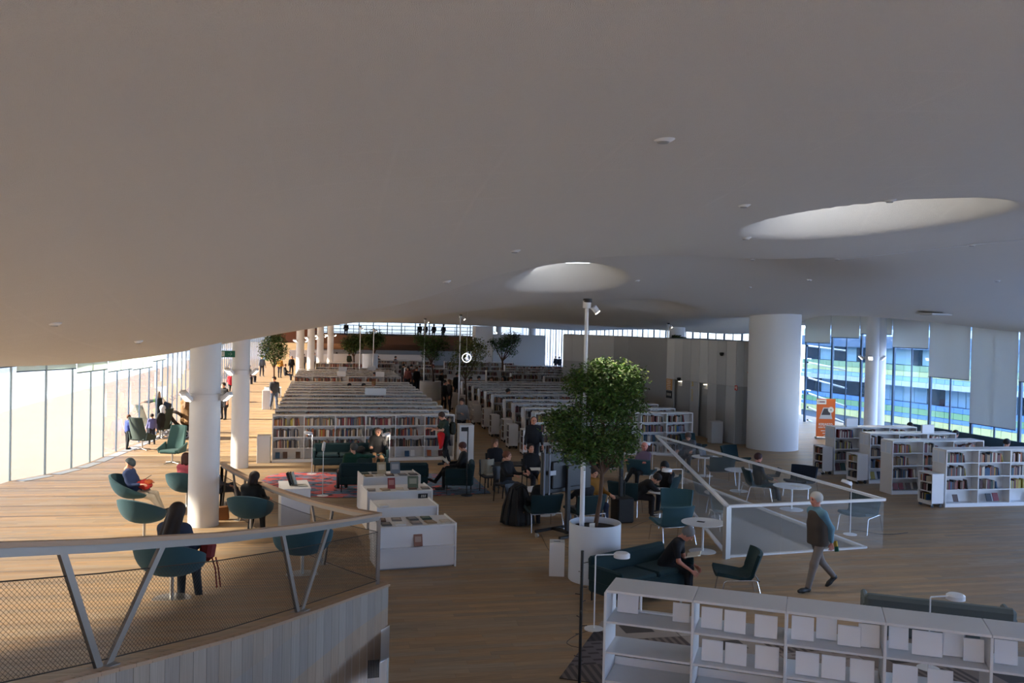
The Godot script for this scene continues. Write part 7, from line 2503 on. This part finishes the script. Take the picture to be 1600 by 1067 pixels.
	var far := [
		[P(390, 597), 1.2, "man in grey sitting with an open paper left of the blossoming tree", true, Color(0.28, 0.27, 0.27), DKH, "short"],
		[P(384, 600), 1.3, "dark-clothed visitor sitting nearest the second column on the far left", true, Color(0.16, 0.16, 0.17), DKH, "short"],
		[P(409, 588), 0.3, "figure in blue jeans standing left of the blossoming tree", false, Color(0.35, 0.38, 0.42), DKH, "short"],
		[P(437, 590), 2.8, "figure in a mustard top standing right of the blossoming tree", false, Color(0.62, 0.42, 0.12), DKH, "short"],
		[P(446, 594), 1.4, "figure in black sitting right of the blossoming tree", true, BLK, Color(0.45, 0.32, 0.22), "short"],
		[P(455, 588), 0.2, "figure in dark clothes standing before the far left columns", false, BLK, Color(0.5, 0.38, 0.28), "bob"],
		[P(474, 582), 0.0, "grey-clothed figure between the first and second far columns", false, Color(0.35, 0.33, 0.32), DKH, "short"],
		[P(490, 579), 1.0, "figure in a pale blue top right of the second far column", false, Color(0.55, 0.60, 0.68), DKH, "short"],
		[P(499, 581), 0.4, "figure in brown beside the third far column", false, Color(0.32, 0.22, 0.2), DKH, "bob"],
		[P(515, 577), PI, "left one of two men in black standing side by side right of the far columns", false, BLK, DKH, "short"],
		[P(525.5, 578), PI, "right one of two men in black standing side by side right of the far columns", false, BLK, DKH, "short"],
		[P(545, 579), 0.5, "figure in olive behind the black desk", false, Color(0.2, 0.22, 0.14), DKH, "short"],
		[P(590, 585), 0.0, "man in black standing right of the small far planter", false, BLK, DKH, "short"],
		[P(617, 586), 1.0, "figure in purple by the dark blue-grey desk", false, Color(0.18, 0.12, 0.24), DKH, "short"],
		[P(650, 613), 0.3, "bearded man in a black coat standing left of the aisle planter", false, Color(0.07, 0.08, 0.08), DKH, "short"],
		[P(641, 606), 1.6, "dark figure just left of the man in the black coat by the aisle planter", false, Color(0.10, 0.10, 0.11), DKH, "short"],
		[P(629, 605), 2.0, "dark figure at the right end of the farthest left bookcase", false, BLK, DKH, "short"],
		[P(637, 612), -0.4, "figure in a patterned red top at the end of the left bookcases", false, Color(0.5, 0.3, 0.28), DKH, "bob"],
		[P(676, 606), -0.2, "figure in a green jacket behind the aisle planter", false, Color(0.22, 0.36, 0.28), Color(0.42, 0.18, 0.12), "bob"],
		[P(672, 602), 0.6, "dark figure behind the figure in the green jacket by the aisle planter", false, Color(0.13, 0.13, 0.14), DKH, "short"],
		[P(688, 622), 0.8, "figure with a pale face right of the aisle planter", false, Color(0.10, 0.10, 0.10), DKH, "short"],
		[P(693, 645), 0.9, "left one of two people in black talking in the middle aisle", false, BLK, DKH, "short"],
		[P(702, 643), -1.2, "right one of two people in black talking in the middle aisle", false, Color(0.10, 0.09, 0.10), Color(0.4, 0.28, 0.2), "bob"],
		[P(713, 626), 0.2, "figure in black standing left of the first far trolley of the middle block", false, BLK, DKH, "short"],
	]
	for e in far:
		person(e[0], e[1], e[2], {"sit": e[3], "top": e[4], "hair": e[5], "style": e[6], "cell": 0.035, "h": 1.72})
	# heads and shoulders between the bookcases
	var between := [[546, -44.2, Color(0.22, 0.2, 0.18), "first of three heads showing in a row between the left bookcases"], [568, -44.2, Color(0.15, 0.15, 0.17), "second of three heads showing in a row between the left bookcases"], [585.5, -44.6, Color(0.5, 0.46, 0.40), "third of three heads showing in a row between the left bookcases"], [533, -53.0, Color(0.12, 0.14, 0.18), "dark figure standing before the bookcase past the gap on the left"], [542, -58.2, Color(0.1, 0.1, 0.1), "lone dark head above the farthest left bookcase"], [587, -53.0, Color(0.48, 0.42, 0.36), "figure in a pale top before the bookcase past the gap on the left"],
		[793, -39.9, Color(0.06, 0.12, 0.14), "dark-haired person in a dark teal top browsing between the middle bookcases"], [770, -50.2, Color(0.14, 0.10, 0.09), "figure with brown hair behind the middle bookcases, left of the dark hooded one"], [788, -50.4, Color(0.05, 0.05, 0.06), "dark hooded figure behind the middle bookcases"], [799, -50.2, Color(0.55, 0.53, 0.46), "figure in a pale jacket behind the middle bookcases"], [748, -50.6, Color(0.22, 0.42, 0.50), "figure in light blue behind the left end of the middle bookcases"], [735, -50.6, Color(0.10, 0.14, 0.24), "figure in navy at the far left behind the middle bookcases"]]
	for e in between:
		person(on_line(e[0], e[1]), rng.randf_range(-0.8, 0.8), e[3], {"top": e[2], "hair": [DKH, Color(0.28, 0.18, 0.12), BLOND][rng.randi() % 3] if e[0] != 788 else BLK, "style": "hood" if e[0] == 788 else ["short", "bob"][rng.randi() % 2], "cell": 0.032, "h": rng.randf_range(1.66, 1.78), "head": [16, 0]})
	# seated rows by the far right windows, on the balcony, at the right desks
	var sil := [[812, 571], [821, 572], [838, 575], [845, 576], [868, 580], [874, 581]]
	for k in sil.size(): person(P(sil[k][0], sil[k][1]), PI, "%s dark figure from the left in the row before the far right windows" % ordinal(k + 1), {"top": Color(0.06, 0.06, 0.08), "hair": DKH, "cell": 0.045, "h": 1.6}, "people before the far right windows")
	for k in 5:
		var p := on_line([655, 664, 677, 692, 540][k], -93.5)
		person(p + Vector3(0, 3.4, 0), PI, "%s dark figure on the timber balcony, counted from the right-hand group" % ordinal(k + 1), {"sit": true, "top": Color(0.10, 0.10, 0.14), "hair": DKH, "cell": 0.05}, "people on the far balcony")
	for k in 3:
		person([Vector3(21.9, 0, -27.4), Vector3(21.9, 0, -29.9), Vector3(21.9, 0, -25.0)][k], PI / 2, "%s dark-haired person at the desks along the right glass wall" % ["middle", "far", "near"][k], {"sit": true, "top": Color(0.08, 0.1, 0.14), "hair": DKH, "cell": 0.035})
	# --- round the sofas
	person(on_line(723, -34.6), 0.35, "man in a light grey sweater with dark glasses and shoulder straps in the middle aisle", {"h": 1.76, "top": Color(0.50, 0.49, 0.49), "legs": Color(0.15, 0.15, 0.17), "hair": Color(0.20, 0.12, 0.08), "armr": [40, -26, 50, 10], "arml": [4, 10, 24, 0], "head": [12, -40], "bulk": 0.012})
	var m2 := on_line(698, -29.35)
	person(m2 + Vector3(0, 0, 0.1), -PI / 2 + 0.35, "man in a green T-shirt holding a red jacket before the first left bookcase", {"h": 1.76, "lean": 8.0, "top": Color(0.13, 0.20, 0.17), "legs": Color(0.07, 0.08, 0.10), "sleeve": 0.4, "armr": [26, -8, 70, 24], "arml": [30, 8, 62, -24], "head": [28, 0], "hair": Color(0.22, 0.13, 0.09), "legl": [10, 2, 6], "legr": [-8, -2, 14]})
	var rj := thing("jacket", "bright red jacket held at the waist of the man in the green T-shirt", "jacket", m2 + Vector3(-0.16, 0.55, 0.2), -PI / 2 + 0.35)
	st = newst(); lathe(st, [Vector2(0.05, -0.02), Vector2(0.10, 0.1), Vector2(0.16, 0.34), Vector2(0.17, 0.46), Vector2(0.10, 0.52), Vector2(0, 0.53)], 16, Vector3.ZERO, Basis.from_scale(Vector3(1.1, 1, 0.6))); put("cloth_body", st, mat("jacket_red", Color(0.78, 0.05, 0.08), 0.8), rj)
	st = newst(); tube(st, [Vector3(0.15, 0.4, 0.05), Vector3(0.19, 0.2, 0.08), Vector3(0.13, 0.0, 0.1)], [0.06, 0.05, 0.04], 8); put("sleeve", st, M["jacket_red"], rj)
	var gb := thing("backpack", "dark green backpack on the man in the green T-shirt", "backpack", m2 + Vector3(0.22, 1.0, 0.18), -PI / 2 + 0.35)
	st = newst(); box(st, Vector3(0, 0.2, 0), Vector3(0.28, 0.42, 0.16), Basis.IDENTITY, 0.06); put("bag_body", st, mat("bag_green", Color(0.13, 0.16, 0.14), 0.85), gb)
	person(Vector3(3.74, 0.0, -24.28), -PI / 2 - 0.15, "reader in black with reddish hair and an open book in the dark green armchair", {"sit": true, "hip": 0.60, "lean": -12.0, "legl": [88, 4, 86], "legr": [96, -20, 60], "arml": [34, 8, 60, -14], "armr": [34, -8, 60, 14], "head": [30, 0], "top": BLK, "legs": Color(0.07, 0.07, 0.08), "hair": Color(0.27, 0.12, 0.10)})
	open_book(Vector3(3.30, 0.86, -24.30), -PI / 2 - 0.15, "open book in the hands of the reader in the dark green armchair", 0.7)
	var sx := on_line(592, -28.15)
	person(Vector3(sx.x, 0, -28.15), 0.05, "man in black jacket and camel trousers leaning on his hand, long green sofa", {"sit": true, "hip": 0.56, "lean": 6.0, "legl": [72, 12, 86], "legr": [78, -16, 62], "arml": [52, 14, 118, -30], "armr": [20, -10, 76, 24], "top": Color(0.09, 0.085, 0.085), "legs": Color(0.46, 0.34, 0.22), "hair": Color(0.42, 0.30, 0.25), "style": "buzz", "bulk": 0.02, "head": [16, 14], "topname": "jacket"})
	st = newst(); box(st, Vector3(0, 0.1, 0), Vector3(0.5, 0.2, 0.4), Basis(Vector3.BACK, 0.2), 0.08)
	var dk := put("folded_coat", st, M["coat_black"]); dk.position = Vector3(sx.x - 0.62, 0.54, -28.1); tag(dk, "dark folded coat on the long green sofa left of the man in camel trousers", "coat")
	var gx := on_line(545, -24.7)
	person(Vector3(gx.x, 0, -24.72), PI + 0.25, "grey-haired man in a green sweater lounging with one arm along the green sofa", {"sit": true, "hip": 0.56, "lean": -16.0, "roll": -14.0, "armr": [18, -80, 10, -6], "arml": [14, 10, 60, 0], "top": Color(0.05, 0.23, 0.15), "legs": Color(0.12, 0.13, 0.15), "hair": Color(0.27, 0.26, 0.25), "head": [0, 20]})
	# --- discussion group
	person(Vector3(4.75, 0, -22.9), 0.75, "woman in a black sweater and jeans listening at the front of the discussion group", {"sit": true, "hip": 0.52, "top": BLK, "legs": Color(0.18, 0.23, 0.30), "shoe": Color(0.75, 0.75, 0.75), "hair": Color(0.40, 0.22, 0.13), "style": "short", "lean": 2.0, "head": [-4, 20], "legl": [82, 4, 82], "legr": [92, -10, 70], "armr": [30, -4, 66, 30], "arml": [30, 4, 66, -30]})
	person(Vector3(4.95, 0, -25.4), 0.2, "woman in a dark scoop-necked top with brown hair at the back of the discussion group", {"sit": true, "hip": 0.52, "top": Color(0.07, 0.07, 0.09), "sleeve": 0.4, "hair": Color(0.36, 0.24, 0.15), "style": "bob", "head": [2, 10]})
	person(Vector3(5.75, 0, -24.2), 0.1, "young man in black with a paper on his knees in the discussion group", {"sit": true, "hip": 0.52, "top": BLK, "hair": DKH, "head": [-14, 10], "skin": Color(0.78, 0.55, 0.44)})
	st = newst(); box(st, Vector3.ZERO, Vector3(0.3, 0.006, 0.22), Basis(Vector3.RIGHT, 0.2)); var pp := put("paper", st, M["paper"]); pp.position = Vector3(5.78, 0.69, -23.82); tag(pp, "white paper on the knees of the young man in the discussion group", "paper")
	person(on_line(836, -27.4), -0.1, "standing man in a dark suit jacket and pale shirt behind the display trolley", {"h": 1.78, "top": Color(0.06, 0.065, 0.09), "hair": Color(0.25, 0.15, 0.10), "style": "buzz", "skin": Color(0.76, 0.52, 0.42), "bulk": 0.012, "topname": "jacket"})
	person(Vector3(4.95, 0, -19.8), PI + 0.15, "blonde woman in black seen from behind in a dark teal chair", {"sit": true, "hip": 0.47, "top": BLK, "hair": Color(0.66, 0.47, 0.24), "style": "bob", "head": [6, -20]})
	person(Vector3(5.9, 0, -19.6), PI + 0.3, "person in black and grey jeans gesturing behind the light pole", {"sit": true, "hip": 0.47, "top": Color(0.08, 0.08, 0.10), "legs": Color(0.42, 0.45, 0.50), "arml": [50, 20, 60, -10], "hair": DKH, "style": "bob"})
	person(on_line(929, -20.4), 0.4, "figure in a mustard top and jeans behind the trunk of the big tree", {"sit": true, "hip": 0.5, "top": Color(0.50, 0.33, 0.06), "legs": JEAN, "hair": DKH, "lean": 4.0})
	# --- chairs by the glass
	person(Vector3(8.4, 0, -25.85), -PI / 2 + 0.45, "fair-haired woman in a cream blouse and dark trousers at the white table behind the tree", {"sit": true, "hip": 0.5, "top": Color(0.70, 0.65, 0.55), "legs": Color(0.13, 0.10, 0.09), "hair": Color(0.40, 0.28, 0.18), "style": "bob", "sleeve": 0.7, "lean": -2.0})
	person(Vector3(9.2, 0, -24.65), -PI / 2 + 0.65, "bald man in a lilac shirt with folded arms in a teal chair", {"sit": true, "hip": 0.5, "top": Color(0.46, 0.38, 0.46), "legs": Color(0.07, 0.07, 0.08), "hair": Color(0.6, 0.45, 0.4), "style": "bald", "skin": Color(0.78, 0.50, 0.44), "arml": [30, 10, 86, -46], "armr": [30, -10, 86, 46], "legl": [86, 6, 80], "legr": [98, -18, 56], "head": [4, 40]})
	person(Vector3(7.62, 0, -20.95), PI / 2 - 0.25, "person in black stooping over the white table with papers", {"sit": true, "hip": 0.5, "lean": 52.0, "top": Color(0.06, 0.055, 0.06), "legs": Color(0.10, 0.07, 0.08), "hair": DKH, "arml": [20, 8, 40, -10], "armr": [26, -8, 36, 10], "head": [26, 0], "bulk": 0.012})
	person(Vector3(8.75, 0, -21.6), -PI / 2 + 0.9, "dark-haired person in black with a hand at the face at the white table with papers", {"sit": true, "hip": 0.5, "lean": 24.0, "top": BLK, "hair": Color(0.05, 0.045, 0.045), "style": "bob", "arml": [50, 8, 92, -20], "head": [10, 0]})
	person(Vector3(11.9, 0, -27.5), -0.7, "person in grey reading before the bookcase behind the far glass corner", {"sit": true, "hip": 0.5, "top": Color(0.36, 0.36, 0.37), "hair": Color(0.3, 0.22, 0.18), "lean": 16.0, "head": [30, 0]})
	person(Vector3(11.8, 0, -22.45), PI / 2 - 0.15, "man in a dark jacket with a laptop sitting behind the glass", {"sit": true, "hip": 0.48, "top": Color(0.06, 0.065, 0.075), "legs": Color(0.16, 0.15, 0.16), "hair": Color(0.20, 0.08, 0.07), "lean": -10.0, "legl": [76, 8, 66], "legr": [82, -4, 70], "bulk": 0.015, "topname": "jacket", "skin": Color(0.74, 0.5, 0.42)})
	var lp := thing("laptop", "dark open laptop on the knees of the man behind the glass", "laptop", Vector3(12.22, 0.64, -22.52), -PI / 2 - 0.15)
	st = newst(); box(st, Vector3.ZERO, Vector3(0.33, 0.016, 0.23), Basis.IDENTITY, 0.005); put("keyboard_half", st, M["black_plastic"], lp)
	st = newst(); box(st, Vector3(0, 0.11, -0.155), Vector3(0.33, 0.22, 0.012), Basis(Vector3.RIGHT, -0.35), 0.004); put("screen_half", st, M["black_plastic"], lp)
	var lp2 := thing("laptop", "black open laptop on the far white table near the end of the glass", "laptop", Vector3(11.95, 0.621, -26.3), 0.6)
	st = newst(); box(st, Vector3(0, 0.01, 0), Vector3(0.36, 0.02, 0.25)); put("keyboard_half", st, M["black_plastic"], lp2)
	st = newst(); box(st, Vector3(0, 0.14, -0.16), Vector3(0.36, 0.25, 0.015), Basis(Vector3.RIGHT, -0.3)); put("screen_half", st, M["black_plastic"], lp2)
	# --- foreground right
	person(P(1276, 921) + Vector3(0, 0.0, 0), -PI / 2 + 0.12, "white-haired man in a brown padded vest walking left past the stair opening", {"h": 1.78, "hip": 0.915, "lean": 4.0, "legl": [20, 1, 4, 0.0], "legr": [-20, -2, 24, -42.0], "arml": [-32, 6, 24, -10], "armr": [-34, -6, 24, 14], "head": [4, 0], "top": Color(0.36, 0.50, 0.56), "legs": Color(0.46, 0.42, 0.39), "shoe": Color(0.04, 0.035, 0.035), "hair": Color(0.66, 0.64, 0.61), "cell": 0.018, "topname": "shirt", "skin": Color(0.78, 0.52, 0.44)})
	var vp := P(1276, 921)
	vest(vp, -PI / 2 + 0.12)
	var yb := thing("booklet", "yellow and green booklet held behind the back of the white-haired walking man", "booklet", vp + Vector3(0.33, 0.80, 0.02), -PI / 2)
	st = newst(); box(st, Vector3(0, 0.02, 0), Vector3(0.13, 0.10, 0.02), Basis(Vector3.BACK, 0.3)); put("yellow_half", st, mat("booklet_yellow", Color(0.80, 0.68, 0.25), 0.7), yb)
	st = newst(); box(st, Vector3(0.0, -0.07, -0.03), Vector3(0.12, 0.10, 0.015), Basis(Vector3.BACK, 0.3)); put("green_half", st, mat("booklet_green", Color(0.12, 0.45, 0.36), 0.7), yb)
	var rp := Vector3(5.95, 0, -14.72)
	person(rp, 1.0, "grey-haired man in a dark T-shirt bent over an open book on the near teal sofa", {"sit": true, "hip": 0.50, "lean": 32.0, "top": Color(0.05, 0.055, 0.075), "legs": Color(0.07, 0.08, 0.10), "sleeve": 0.4, "arml": [-6, 10, 46, -22], "armr": [-6, -10, 46, 22], "hair": Color(0.42, 0.41, 0.40), "head": [28, 0], "cell": 0.018, "skin": Color(0.74, 0.5, 0.42)})
	open_book(rp + Vector3(0.42, 0.66, 0.27), 1.0, "open book read by the grey-haired man on the near teal sofa", 0.25)

func open_book(at: Vector3, turn: float, label: String, tilt: float) -> void:
	var o := thing("open_book", label, "book", at, turn)
	for s in [-1, 1]:
		var b := Basis(Vector3.RIGHT, -tilt) * Basis(Vector3.BACK, s * 0.22)
		var st := newst(); box(st, b * Vector3(s * 0.085, 0.008, 0), Vector3(0.165, 0.016, 0.24), b, 0.003); put("page_block", st, M["paper"], o)
		st = newst(); box(st, b * Vector3(s * 0.088, -0.003, 0), Vector3(0.175, 0.005, 0.25), b); put("cover", st, mat("cover_white", Color(0.75, 0.73, 0.70), 0.6), o)

func vest(at: Vector3, turn: float) -> void:
	var o := thing("vest", "brown padded vest worn by the white-haired walking man", "vest", at, turn)
	var T := Vector3(0, cos(deg_to_rad(4)), sin(deg_to_rad(4)))
	var Pv := Vector3(0, 0.915, 0)
	var b := []
	for sx in [-1.0, 1.0]:
		b.append([Pv + Vector3(sx * 0.085, -0.2, 0), Pv + T * 0.26 + Vector3(sx * 0.08, 0, 0), 0.136, 0.134])
		b.append([Pv + T * 0.26 + Vector3(sx * 0.08, 0, 0), Pv + T * 0.43 + Vector3(sx * 0.085, 0, 0), 0.134, 0.112])
	b.append([Pv + Vector3(0, -0.2, 0), Pv + T * 0.43, 0.14, 0.13])
	b.append([Pv + T * 0.46 - Vector3(0.08, 0, 0), Pv + T * 0.46 + Vector3(0.08, 0, 0), 0.085, 0.085])
	put("shell", field_mesh(b, 0.018, 0.04, [[Pv + Vector3(0, -0.10, 0), Vector3.DOWN]]), cloth(Color(0.25, 0.21, 0.18)), o)
	var st := newst()
	lathe(st, [Vector2(0.085, 0), Vector2(0.08, 0.06), Vector2(0.07, 0.06), Vector2(0.07, 0)], 18, Pv + T * 0.49)
	put("collar", st, cloth(Color(0.25, 0.21, 0.18)), o)

func pushchair(at: Vector3) -> void:
	var o := thing("pushchair", "dark hooded pushchair with pale wheels before the woman in the tan coat", "pushchair", at, PI / 2)
	var st := newst()
	for s in [-1, 1]: tube(st, [Vector3(s * 0.24, 0.16, 0.35), Vector3(s * 0.23, 0.55, 0.0), Vector3(s * 0.22, 1.0, -0.5)], 0.014, 6)
	for s in [-1, 1]: tube(st, [Vector3(s * 0.24, 0.16, -0.3), Vector3(s * 0.23, 0.55, 0.05)], 0.014, 6)
	tube(st, [Vector3(-0.22, 1.0, -0.5), Vector3(0.22, 1.0, -0.5)], 0.018, 6)
	put("frame", st, M["black_metal"], o)
	st = newst(); sheet(st, func(u, v): return Vector3((u - 0.5) * 0.42, 0.36 + 0.5 * v * v + 0.05 * cos(u * TAU), 0.3 - 0.55 * v), 8, 8, 0.04); put("seat", st, M["black_plastic"], o)
	st = newst(); sheet(st, func(u, v):
		var a: float = lerpf(0.2, 2.0, v)
		return Vector3((u - 0.5) * 0.46, 0.72 + 0.34 * sin(a) * (1.0 - 0.25 * pow(absf(u - 0.5) * 2.0, 2.0)), -0.12 + 0.34 * cos(a)), 10, 8, 0.015); put("hood", st, mat("hood_grey", Color(0.22, 0.2, 0.2), 0.9), o)
	for q in [[-0.27, 0.37], [0.27, 0.37], [-0.27, -0.32], [0.27, -0.32]]:
		st = newst()
		lathe(st, [Vector2(0.12, -0.02), Vector2(0.16, -0.018), Vector2(0.16, 0.018), Vector2(0.12, 0.02), Vector2(0.12, -0.02)], 20, Vector3(q[0], 0.16, q[1]), Basis(Vector3.BACK, PI / 2))
		lathe(st, [Vector2(0, -0.012), Vector2(0.05, -0.01), Vector2(0.05, 0.01), Vector2(0, 0.012)], 12, Vector3(q[0], 0.16, q[1]), Basis(Vector3.BACK, PI / 2))
		for k in 5:
			var a := k * TAU / 5
			bar(st, Vector3(q[0], 0.16, q[1]), Vector3(q[0], 0.16 + 0.13 * sin(a), q[1] + 0.13 * cos(a)), 0.012, 0.012)
		put("wheel", st, mat("wheel_pale", Color(0.65, 0.65, 0.65), 0.6), o)

func _ready() -> void:
	setup_camera()
	setup_light()
	make_materials()
	build_ceiling()
	build_floor()
	build_facades()
	build_columns()
	build_core()
	build_far_end()
	build_outside()
	build_railing()
	build_balustrade()
	build_bookcases()
	build_near_case()
	build_display_tables()
	build_rugs()
	build_trees()
	build_seating()
	build_props()
	build_people()
